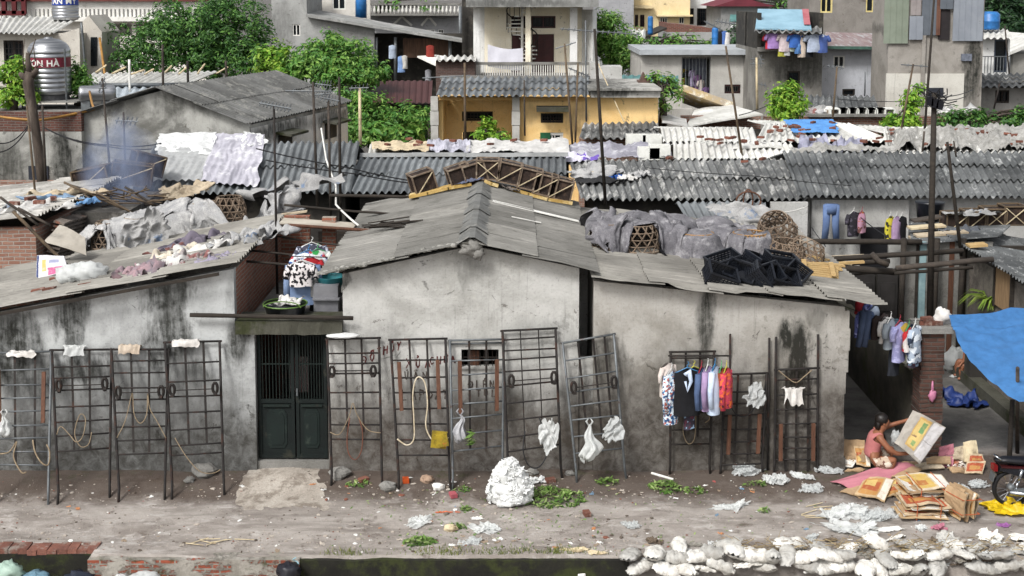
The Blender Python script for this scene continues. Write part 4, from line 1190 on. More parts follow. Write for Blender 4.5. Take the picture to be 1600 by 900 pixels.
mb=MB();a=GR(1018,742);b=GR(1052,752);mb.tube([a+V((0,0,.03)),b+V((0,0,.03))],.02,6);single(mb,'stick',M_white,'pale stick lying at the foot of the shirt rack','stick')
for i in range(16):
 u,v=(1270+rnd.uniform(-25,30),800+rnd.uniform(-12,10))if i<9 else(330+rnd.uniform(-40,50),846+rnd.uniform(-6,8))
 a=GR(u,v);d=rnd.uniform(-.8,.8)
 mb=MB();mb.tube([a+V((0,0,.015)),a+V((.3*math.cos(d),.3*math.sin(d),.03))],.007,5)
 single(mb,'twig',M_paleboard,'dry twig left of the white film heap' if i<9 else 'dry twig among dry weeds at the left canal edge','twig','dry twigs on the lane')
# sandbags on the canal edge
t=NT('sandbag_cloth');p=t.coord()
ri=t.n('ShaderNodeObjectInfo').outputs['Random']
col=t.mix(t.ramp(t.noise(p,3,7,.7),.35,.7),C('#d2d0ca'),C('#a09b92'))
col=t.mix(t.ramp(t.noise(t.mapv(p,(1,1,1),(3,1,1)),4,7,.72),.54,.7,0,.8),col,C('#4a4238'))
h=t.n('ShaderNodeHueSaturation');t.l(t.ramp(ri,0,1,.62,1.2),h.inputs['Value']);t.l(col,h.inputs['Color'])
t.bump(t.math('ADD',t.noise(p,9,5,.7),t.math('MULTIPLY',t.noise(p,60,3),.3)),.6,.03)
M_sand=t.fin(h.outputs[0],.85)
protos=[]
def sandbag_mesh(k):
 mb=MB()
 sq=.75+.45*((k*37)%10)/10
 def fn(s,t_):
  a=s*6.28318;x=t_*2-1
  pr=max(.06,(1-abs(x)**3.2))**.55
  w=.16*pr*(1+.2*nz(x*2,k));hh=.09*sq*pr*(1+.5*nz(x*2.4,math.cos(a)*1.3,k+3))
  if abs(x)>.8:w=.16*(.5+.3*(abs(x)-.8));hh*=.5
  cr=.034*(.3-abs(nz(x*3.4,math.cos(a)*2.4,k*2)))+.016*nz(x*9,math.sin(a)*4,k)+.014*abs(x)**3*math.sin(a*7+k)
  return V((x*.27,(w+cr)*math.cos(a),(hh+cr)*math.sin(a)*(.75 if math.sin(a)<0 else 1)+.07))
 mb.grid(fn,30,26)
 return mb
SBG='sandbags stacked along the canal edge'
r=random.Random(3)
n=0
labs={0:'dirty white sandbag in the top row along the canal edge',1:'dirty white sandbag in the lower row along the canal edge',2:'dirty white sandbag sunk in the soil above the canal edge'}
for row,(y0,z0,step)in enumerate(((17.26,-.24,.3),(17.17,-.38,.31),(17.5,-.2,.42))):
 x=X(985,870,y0)+(0,.15,.7)[row]
 while x<8.2:
  if n>=8 and r.random()<.2:x+=step;continue
  if n<8:
   o=build(sandbag_mesh(n),'sandbag',M_sand,None,True,org=(0,0,0))
   o['label'],o['category'],o['group']=labs[row],'sandbag',SBG
   protos.append(o)
  else:
   o=protos[r.randrange(8)].copy();link(o);o['label']=labs[row]
  o.location=(x,y0+r.uniform(-.06,.06),z0+r.uniform(-.03,.03)+(.05*nz(x,2)if row==0 else 0))
  o.rotation_euler=(r.uniform(-.25,.25),r.uniform(-.5,.5),r.gauss(0,.7)+(1.4 if r.random()<.35 else 0))
  sc=r.uniform(.58,.92);o.scale=(sc,sc*r.uniform(.9,1.15),sc*r.uniform(.9,1.3))
  n+=1
  x+=step*r.uniform(.6,1.15)
for k in range(16):
 x=r.uniform(1.7,8.1);y=r.choice((17.2,17.3,17.55,17.8))+r.uniform(-.06,.06)
 if y>17.6 and x<4.5:continue
 z=(-.34+.16*(y-17.15)/.15 if y<17.4 else gz(x,y))+r.uniform(0,.06)
 d=r.uniform(-.6,.6);n_=V((r.uniform(-.3,.3),r.uniform(-.9,-.1),1))
 w_,h_=r.uniform(.15,.3),r.uniform(.1,.17)
 mb=crumple((x,y,z),V((math.cos(d),math.sin(d),0))*w_,V((-math.sin(d)*.7,math.cos(d)*.7,r.uniform(-.3,.5)))*h_,.16,k,n=n_)
 single(mb,'torn_sack',M_sand,'torn empty white sack crumpled among the sandbags','sack','torn sacks among the sandbags',True)
mb=MB();r2=random.Random(8)
for _ in range(520):
 a=V((r2 .uniform(3.2,8),r2 .gauss(17.42,.14),0));a.z=gz(a.x,a.y)+r2 .uniform(.0,.16)*(1 if a.y<17.6 else.2)
 d=V((r2 .uniform(-1,1),r2 .uniform(-.6,.6),r2 .uniform(-.2,.4))).normalized()*r2 .uniform(.05,.2)
 w=V((0,.004,.004))
 mb.add([a-w,a+w,a+d+w,a+d-w],[(0,1,2,3)])
single(mb,'dry_straw',leafmat('straw','#8b7a5b','#6d5d43','#a8966f'),'dry straw and roots tangled over the sandbags','straw',kind='stuff')
for i in range(60):
 u,v=rnd.uniform(1000,1600),rnd.uniform(842,884)
 film('dirty film scrap caught between the sandbags',u,v,rnd.uniform(.12,.3),rnd.uniform(.1,.2),rnd.uniform(.03,.1),[M_bagclear,M_bagwhite,CACHE.get('scrap_grey')or mott('scrap_grey','#8d8a82','#6d685f',4),mott('scrap_soil','#6a5d4f','#51463b',4)][i%4],200+i,'scrap','film scraps caught between the sandbags','film_scrap')
for lab,u,v,rx,rz,m,s in(('pale green plastic bag in the canal at the bottom left corner',14,893,.2,.13,plasticmat('mint_film','#b7cfc0'),1),('black plastic bag with blue top in the canal below the mossy wall',452,893,.17,.12,plasticmat('black_film','#26262c',.05),2),('light blue plastic scrap in the canal near the left edge',55,902,.2,.07,plasticmat('blue_film','#7fa3b5'),3),('dark bag in the canal beside the light blue scrap',122,905,.22,.1,plasticmat('navy_film','#2b303c',.05),4),('white plastic scrap in the canal under the patched wall',225,902,.2,.07,M_bagwhite,5),('small white scrap in the canal under the patched wall',190,904,.1,.06,M_bagwhite,6)):
 c=P(u,v,17.05)
 mb=MB();mb.blob(c+V((0,0,0)),(rx,rx*.8,rz),.4,2.5,s,16,10,crease=.6)
 mb.blob(V((c.x,c.y,(c.z-.72)/2)),(rx*.9,rx*.7,(c.z+.72)/2+.02),.3,2,s+3,12,8)
 single(mb,'plastic_bag',m,lab,'bag','rubbish bags in the canal',True)
mb=MB();mb.tube([P(462,881,17.0)+V((.04*math.cos(k),.02*math.sin(k),.02*k))for k in range(6)],.008,5);single(mb,'ribbon',plain('pale_blue_ribbon','#8fb7c4',.5),'pale blue ribbon tied on the black plastic bag in the canal','ribbon')
mb=MB();mb.tube([P(909,899,17.21),P(909,899,17.5)],.055,12);single(mb,'drain_pipe',M_white,'white pipe end sticking out of the black mossy canal wall','pipe',None,True)
# alley, courtyard, pillar
M_pillar=brickmat('pillar_brick','#5f4238','#4c352d','#514943',dirt='#26221e',dirtamt=.9)
pl=thing('brick_pillar','red brick pillar with a grey slab on top at the corner of the courtyard','pillar',(P(1456,700,20.6).x,20.75,0))
px0,px1=P(1438,600,20.6).x,P(1474,600,20.6).x
pzt=P(1456,520,20.6).z
mb=MB()
for k in range(28):
 z0=-.1+k*(pzt+.1)/28
 j=lambda:rnd.uniform(-.012,.012)
 mb.bx(px0+j(),px1+j(),20.6+j(),21.0,z0,z0+(pzt+.1)/28-.0015)
build(mb,'pillar_body',M_pillar,pl)
mb=MB();mb.bx(px0-.03,px1+.25,20.52,21.2,pzt+.002,pzt+.09);build(mb,'cap_slab',M_conc,pl)
for k,(dx,dz)in enumerate(((.1,.035),(.28,.035),(.12,.105))):
 mb=MB();mb.box((px0+dx,20.75,pzt+.09+dz+.002),(.19,.1,.065),Matrix.Rotation(.2*k-.1,3,'Z'));single(mb,'brick',M_brickred,('loose red brick lying at the left on the pillar slab','loose red brick in the middle of the pillar slab','loose red brick stacked on top of two others on the pillar slab')[k],'brick','bricks on the pillar slab')
mb=MB();mb.blob((px1+.04,20.85,pzt+.2),(.16,.12,.14),.4,1.6,3,22,14,crease=.3,fine=.06);single(mb,'sack',M_ragw,'white sack sitting on the slab of the brick pillar','sack',None,True)
hangp=P(1457,618,20.57)
mb=MB();mb.blob(hangp,(.07,.04,.1),.3,3,2,10,8);mb.tube([hangp+V((0,0,.06)),hangp+V((0,.02,.24))],[.03,.012],6);single(mb,'plastic_bag',plasticmat('pink_bag','#d98fae'),'small pink bag hung on the front of the brick pillar','bag',None,True)
mb=MB()
N=24
wx=px0+.04
for k in range(N):
 y0,y1=21.0+k*6/N,21.0+(k+1)*6/N
 tp=lambda y:P(1438,592,20.8).z+.04*nz(y*2,1)+.02*nz(y*7,3)
 mb.add([(wx,y0,-.1),(wx+.2,y0,-.1),(wx+.2,y1,-.1),(wx,y1,-.1),(wx,y0,tp(y0)),(wx+.2,y0,tp(y0)),(wx+.2,y1,tp(y1)),(wx,y1,tp(y1))],[(0,3,2,1),(4,5,6,7),(1,2,6,5),(3,0,4,7)]+([(0,1,5,4)]if k==0 else[])+([(2,3,7,6)]if k==N-1 else[]))
single(mb,'low_wall',mott('black_damp_wall','#5d584d','#3b3832',1.6,'#45462e',1.4,rough=.95,bump=.5),'low damp dark wall running back from the brick pillar beside the alley','wall')
mb=MB();r3=random.Random(4)
for k in range(10):
 y=r3 .uniform(21.1,22.6);mb.blob((wx+.1+r3 .uniform(-.08,.08),y,P(1438,592,20.8).z+.04),(.07,.1,.05),.5,3,k,8,6)
single(mb,'rubble_heap',mott('mixed_scraps','#8c8a80','#5d6b3c',5,'#b5b1a8',4),'scraps and small weeds along the top of the low damp wall','rubble')
mb=MB();mb.bx(8.9,9.15,21,27,-.1,.22);single(mb,'kerb',M_mossconc,'mossy kerb along the right side of the courtyard','kerb')
LN='clothes on the line across the alley'
def ln(u,v,Y):return P(u,v,Y)
mb=MB()
a,b=P(1318,478,20.6),P(1450,500,20.7)
mb.tube([a.lerp(b,k/10)+V((0,0,-.1*math.sin(math.pi*k/10)))for k in range(11)],.005,5);single(mb,'clothes_line',M_wire,'line strung from the shed roof to the brick pillar carrying clothes','line')
M_plaid=printcloth('blue_plaid','#9aa6b5',['#2b3446','#d0d6dc'],9,.46)
garment('blue and white patterned cloth hanging first on the alley line',ln(1344,486,20.75),.3,.42,printcloth('violet_print','#545a8c',['#8b90bb','#2f3357'],10),.8,'none',None,21,.06,LN,'cloth','cloth')
mb=MB();c=ln(1353,486,20.62)
for s in(-1,1):mb.tube([c+V((s*.04,0,0)),c+V((s*.045-.02,0,-.3)),c+V((s*.05-.06,0,-.6))],[.06,.055,.05],8)
single(mb,'jeans',clothmat('grey_blue_denim','#46526a','#38435a'),'grey blue jeans hanging on the alley line below the shed roof corner','jeans',LN,True)
garment('dark brown cloth with a red patch hanging beside the jeans',ln(1370,492,20.8),.22,.4,clothmat('dark_brown_cloth','#2c2220'),.6,'none',None,22,.06,LN,'cloth','cloth')
garment('grey pyjama shirt hanging on the alley line',ln(1392,497,20.66),.34,.5,clothmat('grey_green_cloth','#8e969c','#747c84'),.9,'short',M_hw,23,.09,LN)
garment('lavender striped shirt hanging in the middle of the alley line',ln(1406,502,20.6),.34,.66,printcloth('lavender_stripe','#8d8db6',['#a9a9cd'],18),.8,'short',M_hr,24,.09,LN)
garment('white and red child shirt hanging on the alley line',ln(1420,510,20.5),.3,.4,printcloth('red_white_block','#c9c3c0',['#b02a2e'],3.5,.46),.9,'none',M_hg,25,.08,LN)
garment('blue plaid shirt hanging next to the brick pillar',ln(1430,507,20.45),.3,.62,M_plaid,.9,'short',M_hw,26,.09,LN)
garment('dark trousers hanging behind the lavender shirt',ln(1397,540,20.75),.24,.5,clothmat('charcoal_cloth','#2f323a'),.6,'none',None,27,.06,LN,'trousers','trousers')
for i,(u,v,Y,w,L,m,sl,lab)in enumerate(((1345,462,21.6,.3,.3,clothmat('signal_red2','#a52a33'),'none','red cloth peeping over the shed roof edge, nearest the pallet'),(1356,470,21.3,.3,.3,printcloth('violet_print','#545a8c',['#8b90bb'],10),'none','violet cloth peeping over the shed roof edge'),(1366,477,21.1,.3,.3,clothmat('pale_top','#a9b5c6'),'none','pale cloth peeping over the shed roof edge'),(1379,488,20.9,.26,.4,clothmat('dark_brown_cloth','#2c2220'),'short','dark brown shirt behind the grey pyjama shirt'),(1384,494,20.78,.3,.44,M_cloth4 if False else M_ragw,'short','white shirt behind the grey pyjama shirt'),(1399,497,20.74,.3,.5,clothmat('teal_cloth','#4b6a75'),'none','teal cloth between the pyjama shirt and the lavender shirt'),(1413,503,20.62,.28,.4,clothmat('mustard','#a58f3c'),'none','mustard cloth behind the lavender shirt'),(1426,506,20.58,.28,.5,M_shden,'short','denim shirt behind the white and red child shirt'),(1361,486,20.95,.24,.45,M_shden,'none','denim cloth beside the grey blue jeans'),(1428,540,20.5,.26,.34,printcloth('floral_dark','#3a3440',['#8aa5bd','#5d3340'],14),'none','floral cloth below the blue plaid shirt'))):
 garment(lab,P(u,v,Y),w,L,m,.85,sl,None,120+i,.07,LN,'cloth' if 'cloth' in lab else 'shirt','cloth' if 'cloth' in lab else 'shirt')
M_tarp0=mott('blue_tarpaulin','#4a80bd','#3a6cab',2.5,'#7d9fc0',3,(.55,.72),rough=.5,bump=.12,bs=30)
M_tarp=plasticmat('blue_tarp_film','#477bb3',.25)
q0=P(1483,497,20.55);q1=V((10.6,21.6,P(1600,462,21.6).z+.02));q2=P(1592,633,18.9);q3=V((10.4,18.6,q2 .z+.5))
mb=MB()
def tarp(s,t):
 e=q0 .lerp(q2,s)+V((.16,0,-.05))*math.sin(math.pi*s)*-1.2+V((0,0,-.1*math.sin(math.pi*s)))
 f=q1 .lerp(q3,s)
 p=e.lerp(f,t)
 p.z-=.09*math.sin(math.pi*t)*math.sin(math.pi*min(1,s*1.1+.05))
 ang=math.atan2(s*1.5,t+.12)
 p.z+=.05*math.sin(ang*22)*max(0,.6-math.hypot(s,t))+.03*(abs(((s*5)%1)-.5)+abs(((t*6)%1)-.5))+.08*(.3-abs(nz(s*6+t*3,t*2-s,9)))+.03*nz(s*3,t*5,3)+.02*nz(s*9,t*2,5)
 return p
mb.grid(tarp,60,60)
single(mb,'tarpaulin',M_tarp,'large bright blue tarpaulin stretched as an awning over the courtyard','tarpaulin',None,True)
mb=MB();g=GR(1588,705);mb.tube([V((g.x+.02,g.y,-.1)),P(1590,575,19.0)],[.035,.028],8);single(mb,'tarp_pole',M_pole,'dark wooden pole holding up the lower corner of the blue tarpaulin','pole',None,True)
mb=MB();g=V((P(1580,640,20).x,20.0,0));mb.tube([V((g.x,20,-.05)),P(1582,625,20)],[.045,.04],8);single(mb,'post',M_dkwood,'short brown post behind the pole of the blue tarpaulin','post',None,True)
mb=crumple(PZ(1504,628,.02),V((.42,.0,0)),V((0,.5,0)),.3,31,22,16);single(mb,'tarpaulin',mott('dark_blue_tarp','#22366f','#182854',3,rough=.5,bump=.2),'crumpled dark blue tarpaulin lying on the courtyard floor','tarpaulin',None,True)
g=PZ(1492,582,0)
mb=MB();mb.blob(g+V((0,0,.24)),(.24,.2,.27),.3,2.4,7,18,12,crease=.6);single(mb,'plastic_sack',M_bagclear,'big clear sack of rubbish standing behind the brick pillar','sack',None,True)
film('white and orange scraps beside the clear sack in the courtyard',1500,590,.4,.16,.08,M_bagwhite,41,group=None)
# people
def skin_mesh(joints,edges,name,mat,parent,sub=2):
 me=bpy.data.meshes.new(name)
 base=ORG[parent.name]
 me.from_pydata([tuple(V(j[0])-base)for j in joints],edges,[])
 o=bpy.data.objects.new(name,me);link(o);o.parent=parent;ORG[o.name]=base.copy()
 md=o.modifiers.new('skin','SKIN');md.use_smooth_shade=True
 lay=me.skin_vertices[0].data if me.skin_vertices else None
 if lay is None:
  bm=__import__('bmesh').new();bm.from_mesh(me);bm.verts.layers.skin.verify();bm.to_mesh(me);bm.free();lay=me.skin_vertices[0].data
 for i,j in enumerate(joints):
  r_=j[1];lay[i].radius=r_ if isinstance(r_,tuple)else(r_,r_);lay[i].use_root=(i==0)
 sm=o.modifiers.new('sub','SUBSURF');sm.levels=sm.render_levels=sub
 bpy.context.view_layer.update()
 dg=bpy.context.evaluated_depsgraph_get()
 m2=bpy.data.meshes.new_from_object(o.evaluated_get(dg));m2 .name=name
 o.modifiers.clear();o.data=m2;m2 .materials.clear();m2 .materials.append(mat)
 m2 .polygons.foreach_set('use_smooth',[True]*len(m2 .polygons))
 return o
M_skin=mott('skin','#8d5d44','#7b4e38',6,rough=.55,bump=.08)
M_hair=mott('black_hair','#14110f','#1f1a17',20,stretch=(1,1,4),rough=.4,bump=.3)
def chain(js,es,start,pts):
 prev=start
 for p_,r_ in pts:
  js.append((p_,r_));es.append((prev,len(js)-1));prev=len(js)-1
 return prev
G=GR(1366,737)
wo=thing('person','woman in a pink sleeveless top squatting and holding up a sheet of cardboard','person',G)
o_=lambda x,y,z:G+V((x,y,z))
pel,sp1,sp2,nek=o_(-.04,.02,.17),o_(-.035,.02,.32),o_(.0,.02,.48),o_(.075,.015,.60)
js=[(pel,(.155,.13)),(sp1,(.125,.105)),(sp2,(.14,.11)),(o_(.04,.02,.56),(.09,.075)),(nek,.05)]
es=[(0,1),(1,2),(2,3),(3,4)]
hd=chain(js,es,4,[(o_(.105,.01,.665),.066),(o_(.125,.01,.735),.088),(o_(.118,.01,.80),.076)])
sh1=chain(js,es,3,[(o_(.03,-.13,.545),.052),(o_(.15,-.2,.40),.041),(o_(.26,-.2,.34),.034),(o_(.40,-.2,.345),.027),(o_(.455,-.2,.352),(.022,.03)),(o_(.50,-.2,.36),(.02,.034))])
for k,(dy,dz,L)in enumerate(((-.0,.026,.062),(-.01,.010,.07),(-.012,-.006,.066),(-.01,-.021,.052))):
 chain(js,es,sh1,[(o_(.525,-.2+dy,.362+dz),.0095),(o_(.525+L*.6,-.21+dy,.360+dz),.009),(o_(.525+L*.75,-.18+dy,.356+dz),.008)])
chain(js,es,sh1-1,[(o_(.48,-.225,.385),.011),(o_(.515,-.235,.405),.009)])
sh2=chain(js,es,3,[(o_(.08,.16,.56),.05),(o_(.22,.2,.60),.039),(o_(.34,.17,.655),.033),(o_(.45,.1,.72),.026),(o_(.49,.08,.745),(.022,.028)),(o_(.525,.06,.765),(.02,.032))])
for k,(dx,dz,L)in enumerate(((-.01,.026,.055),(.004,.012,.065),(.012,-.004,.06),(.014,-.02,.05))):
 chain(js,es,sh2,[(o_(.54+dx,.045,.775+dz),.0095),(o_(.54+dx+L*.5,.02,.785+dz),.009),(o_(.54+dx+L*.7,-.01,.78+dz),.008)])
chain(js,es,sh2-1,[(o_(.505,.045,.77),.011),(o_(.53,.015,.785),.009)])
for sy,kx,kz in((-1,.26,.25),(1,.30,.30)):
 chain(js,es,0,[(o_(.02,sy*.1,.17),.095),(o_(.15,sy*.14,.20),.085),(o_(kx,sy*.15,kz),.062),(o_(kx-.06,sy*.15,.15),.055),(o_(kx-.1,sy*.14,.055),.036),(o_(kx-.04,sy*.14,.03),.035),(o_(kx+.06,sy*.145,.022),(.036,.02))])
body=skin_mesh(js,es,'body',M_skin,wo)
wo.scale=(1.12,1.12,1.12)
M_pink=mott('pink_top_cloth','#b4716f','#9c5f5e',5,bump=.3)
js2=[(o_(-.04,.02,.20),(.15,.128)),(o_(-.038,.02,.32),(.138,.118)),(o_(.0,.02,.47),(.15,.122)),(o_(.035,.02,.54),(.105,.088))]
es2=[(0,1),(1,2),(2,3)]
chain(js2,es2,3,[(o_(.03,-.11,.553),.06)]);chain(js2,es2,3,[(o_(.07,.14,.565),.058)])
skin_mesh(js2,es2,'top',M_pink,wo)
js3=[(o_(-.05,.02,.13),(.165,.12)),(o_(-.02,.02,.2),(.15,.12))]
es3=[(0,1)]
for sy,kx,kz in((-1,.26,.25),(1,.30,.30)):
 chain(js3,es3,0,[(o_(.03,sy*.1,.155),.105),(o_(.15,sy*.14,.185),.098),(o_(kx-.05,sy*.15,kz-.03),.078)])
skin_mesh(js3,es3,'shorts',printcloth('beige_print','#b09d8a',['#6d4f43','#d2c5b5'],12,.48),wo)
mb=MB();hc=o_(.108,.01,.755)
mb.blob(hc+V((-.022,0,.025)),(.098,.098,.095),.1,3,3,18,12)
mb.blob(hc+V((-.075,.0,-.05)),(.045,.075,.09),.15,3,4,14,10)
mb.tube([hc+V((-.07,.05,-.05)),hc+V((-.03,.08,-.15)),hc+V((.03,.07,-.25)),hc+V((.07,.05,-.35))],[.04,.038,.03,.012],8)
build(mb,'hair',M_hair,wo,True)
mb=MB();mb.tube([hc+V((-.06,-.02,-.045)),hc+V((-.095,0,-.03)),hc+V((-.06,.04,-.045))],.012,6);build(mb,'hair_band',plain('teal_band','#2a6a70',.6),wo)
mb=MB()
mb.blob(hc+V((.085,-.005,-.025)),(.02,.014,.02),0,1,1,10,7)
mb.blob(hc+V((-.005,-.083,-.02)),(.017,.01,.028),0,1,1,8,6)
build(mb,'nose_and_ear',M_skin,wo,True)
for sy in(-1,1):
 mb=MB();mb.blob(hc+V((.078,sy*.035-.004,.0)),(.01,.012,.008),0,1,1,8,6);build(mb,'eye',plain('dark_eye','#1a1412',.3),wo,True)
mb=MB();mb.blob(hc+V((.076,-.004,-.058)),(.01,.022,.007),0,1,1,8,6);build(mb,'mouth',plain('lips','#8a4a42',.5),wo,True)
M_card=mott('brown_cardboard','#a58b6c','#8f7658',2.5,'#75604a',2,(.55,.7),rough=.9,bump=.2)
def cartonmat(name,base,panels):
 """panels: (u0,u1,v0,v1,colour) in the sheet's own generated coordinates"""
 t=NT(name);sp=t.n('ShaderNodeSeparateXYZ');t.l(t.coord('UV'),sp.inputs[0])
 w=t.math('MULTIPLY',t.math('SUBTRACT',t.noise(t.coord('UV'),14,4,.6),.5),.05)
 u,v=t.math('ADD',sp.outputs[0],w),t.math('ADD',sp.outputs[1],w)
 col=t.mix(t.ramp(t.noise(t.coord('UV'),5,6,.6),.35,.7),C(base),(*[x*.78 for x in C(base)[:3]],1))
 for(u0,u1,v0,v1,c)in panels:
  f=t.math('MULTIPLY',t.math('MULTIPLY',t.ramp(u,u0,u0+.02),t.ramp(u,u1,u1-.02)),t.math('MULTIPLY',t.ramp(v,v0,v0+.02),t.ramp(v,v1,v1-.02)))
  col=t.mix(t.math('MULTIPLY',f,t.ramp(t.noise(t.coord('UV'),9,5,.65),.3,.5,.55,1)),col,C(c))
 t.bump(t.noise(t.coord('UV'),30,4),.15,.01)
 return t.fin(col,.75)
def slab(name,corners,mat,thick=.012,bend=0.0,seed=0,nu=10,nv=8,parent=None,**kw):
 """a thin board with UVs over four corners a,b (first edge), c, d"""
 a,b,c,d=[V(q)for q in corners]
 n=(b-a).cross(d-a).normalized()
 mb=MB()
 f=lambda s,t:(a*(1-s)+b*s)*(1-t)+(d*(1-s)+c*s)*t+n*(bend*math.sin(math.pi*s)+.03*nz(s*2.2,t*2.2,seed)+.012*nz(s*6,t*6,seed))
 mb.grid(f,nu,nv)
 mb.grid(lambda s,t:f(s,t)-n*thick,nu,nv)
 k=(nu+1)*(nv+1)
 ring=[i for i in range(nu+1)]+[j*(nu+1)+nu for j in range(1,nv+1)]+[nv*(nu+1)+i for i in range(nu-1,-1,-1)]+[j*(nu+1)for j in range(nv-1,0,-1)]
 for i in range(len(ring)):
  p,q=ring[i],ring[(i+1)%len(ring)]
  mb.f.append((q,p,p+k,q+k))
 o=build(mb,name,mat,parent)if parent is not None else single(mb,name,mat,**kw)
 uv=o.data.uv_layers.new(name='UVMap')
 for lp in o.data.loops:
  i=lp.vertex_index%k
  uv.data[lp.index].uv=((i%(nu+1))/nu,(i//(nu+1))/nv)
 return o
M_cartA=cartonmat('printed_carton','#a9a298',[(.24,.62,.12,.95,'#bf9a58'),(.27,.6,.16,.9,'#cdb474'),(.4,.55,.55,.85,'#6d9160'),(.38,.52,.2,.34,'#7d9c66'),(.64,.99,.05,.98,'#c7c3c2'),(.64,1,.45,.48,'#6d665f')])
yk=G.y-.1
c0,c1,c2,c3=P(1427,641,yk),P(1478,668,yk+.1),P(1437,725,yk-.28),P(1398,692,yk-.3)
slab('cardboard_sheet',(c3,c2,c1,c0),M_cartA,.015,.03,3,label='large printed carton sheet with yellow and green panels held up by the woman',cat='cardboard')
mb=MB()
for k in range(5):
 a=P(1412,672+k,yk-.12)+V((.02*k,-.015*k,0))
 mb.prism([a,a+V((.11,0,-.03)),a+V((.03,.02,-.27)),a+V((-.06,.02,-.24))],(0,.008,0))
single(mb,'carton_flaps',M_card,'torn brown carton flaps behind the printed sheet held by the woman','cardboard')
mb=MB();mb.blob(P(1400,684,yk+.1),(.09,.05,.12),.5,3,5,12,9,crease=.5);single(mb,'plastic_wrap',M_bagclear,'clear film bunched beside the torn carton flaps','film',None,True)
G2=PZ(1516,592,0)
p2=thing('person','person sitting behind the blue awning, one bare arm reaching down to the clear sack','person',G2)
q_=lambda x,y,z:G2+V((x,y,z))
js=[(q_(.02,0,.3),(.16,.13)),(q_(0,0,.5),(.14,.12)),(q_(-.04,0,.66),(.16,.12)),(q_(-.06,0,.76),(.07,.06)),(q_(-.07,0,.82),.05),(q_(-.09,0,.91),.085),(q_(-.09,0,.98),.075)]
es=[(i,i+1)for i in range(6)]
a1=chain(js,es,3,[(q_(-.14,-.1,.74),.05),(q_(-.17,-.14,.55),.042),(q_(-.2,-.16,.42),.033),(q_(-.24,-.16,.36),(.022,.03)),(q_(-.28,-.16,.33),(.02,.032))])
for k in range(4):chain(js,es,a1,[(q_(-.3,-.18+.014*k,.315),.0095),(q_(-.325,-.18+.014*k,.295),.009)])
chain(js,es,a1,[(q_(-.28,-.19,.31),.01),(q_(-.3,-.2,.295),.009)])
a2=chain(js,es,3,[(q_(.06,.14,.74),.05),(q_(.1,.16,.55),.042),(q_(.04,.0,.42),.033),(q_(0,-.05,.4),.026)])
for sy in(-1,1):chain(js,es,0,[(q_(-.02,sy*.1,.28),.09),(q_(-.2,sy*.12,.33),.07),(q_(-.24,sy*.12,.2),.05),(q_(-.22,sy*.12,.06),.036),(q_(-.3,sy*.12,.03),(.036,.02))])
skin_mesh(js,es,'body',M_skin,p2)
js2=[(q_(.02,0,.3),(.175,.15)),(q_(0,0,.5),(.155,.135)),(q_(-.04,0,.66),(.175,.135)),(q_(-.06,0,.74),(.1,.09))]
skin_mesh(js2,[(0,1),(1,2),(2,3)],'shirt',clothmat('dark_shirt','#2d2c30'),p2)
mb=MB();mb.blob(q_(-.075,0,.96),(.095,.095,.085),.1,3,2,14,10);build(mb,'hair',M_hair,p2,True)
mb=MB();mb.lathe([(.14,0),(.15,.2),(.14,.21)],q_(.03,0,0),14);single(mb,'stool',plain('dark_plastic','#2a2f38',.5),'low plastic stool under the person behind the blue awning','stool')
# cardboard piles
CG='flattened cardboard around the woman'
M_pinkcard=mott('pink_card','#b0727c','#a0646e',2,'#8d5b63',1.5,(.6,.75),rough=.85,bump=.15)
M_cartO=cartonmat('orange_carton','#b79d79',[(.06,.7,.08,.92,'#a97c46'),(.1,.65,.3,.75,'#9a5334'),(.12,.5,.5,.85,'#c0a668'),(.72,.99,.03,.97,'#cfc6b8')])
M_cartY=cartonmat('yellow_carton','#c1b299',[(.03,.55,.1,.95,'#b89a55'),(.58,.98,.05,.95,'#d8d5cc'),(.1,.4,.3,.6,'#a06a3c')])
M_cartR=cartonmat('red_carton','#b9a588',[(.05,.95,.15,.85,'#9c4c30'),(.2,.8,.3,.6,'#a97c46')])
M_cartW=cartonmat('white_carton','#cfcbc2',[(.1,.9,.1,.3,'#a09486')])
def gp(u,v,dz=0.0):
 p=GR(u,v);p.z+=dz;return p
slab('cardboard_sheet',(gp(1297,757,.05),gp(1330,768,.02),gp(1437,742,.1),gp(1400,737,.16)),M_pinkcard,.01,.05,2,label='large flat pink cardboard sheet lying in front of the squatting woman',cat='cardboard',group=CG)
slab('cardboard_sheet',(gp(1335,778,.06),gp(1382,787,.04),gp(1397,760,.12),gp(1352,756,.12)),M_cartO,.02,.02,4,label='flattened orange and white carton lying below the pink sheet',cat='cardboard',group=CG)
slab('cardboard_sheet',(gp(1312,771,.03),gp(1345,780,.02),gp(1375,762,.05),gp(1340,758,.05)),M_card,.015,.02,5,label='plain brown card under the orange and white carton',cat='cardboard',group=CG)
slab('cardboard_sheet',(gp(1385,780,.04),gp(1410,778,.05),gp(1410,757,.1),gp(1392,757,.08)),M_cartO,.02,.02,6,label='torn orange carton piece between the flat carton and the bundle',cat='cardboard',group=CG)
slab('cardboard_sheet',(gp(1378,752,.06),gp(1420,755,.06),gp(1440,742,.1),gp(1395,740,.08)),M_card,.02,.04,7,label='dark brown cards lying under the edge of the pink sheet',cat='cardboard',group=CG)
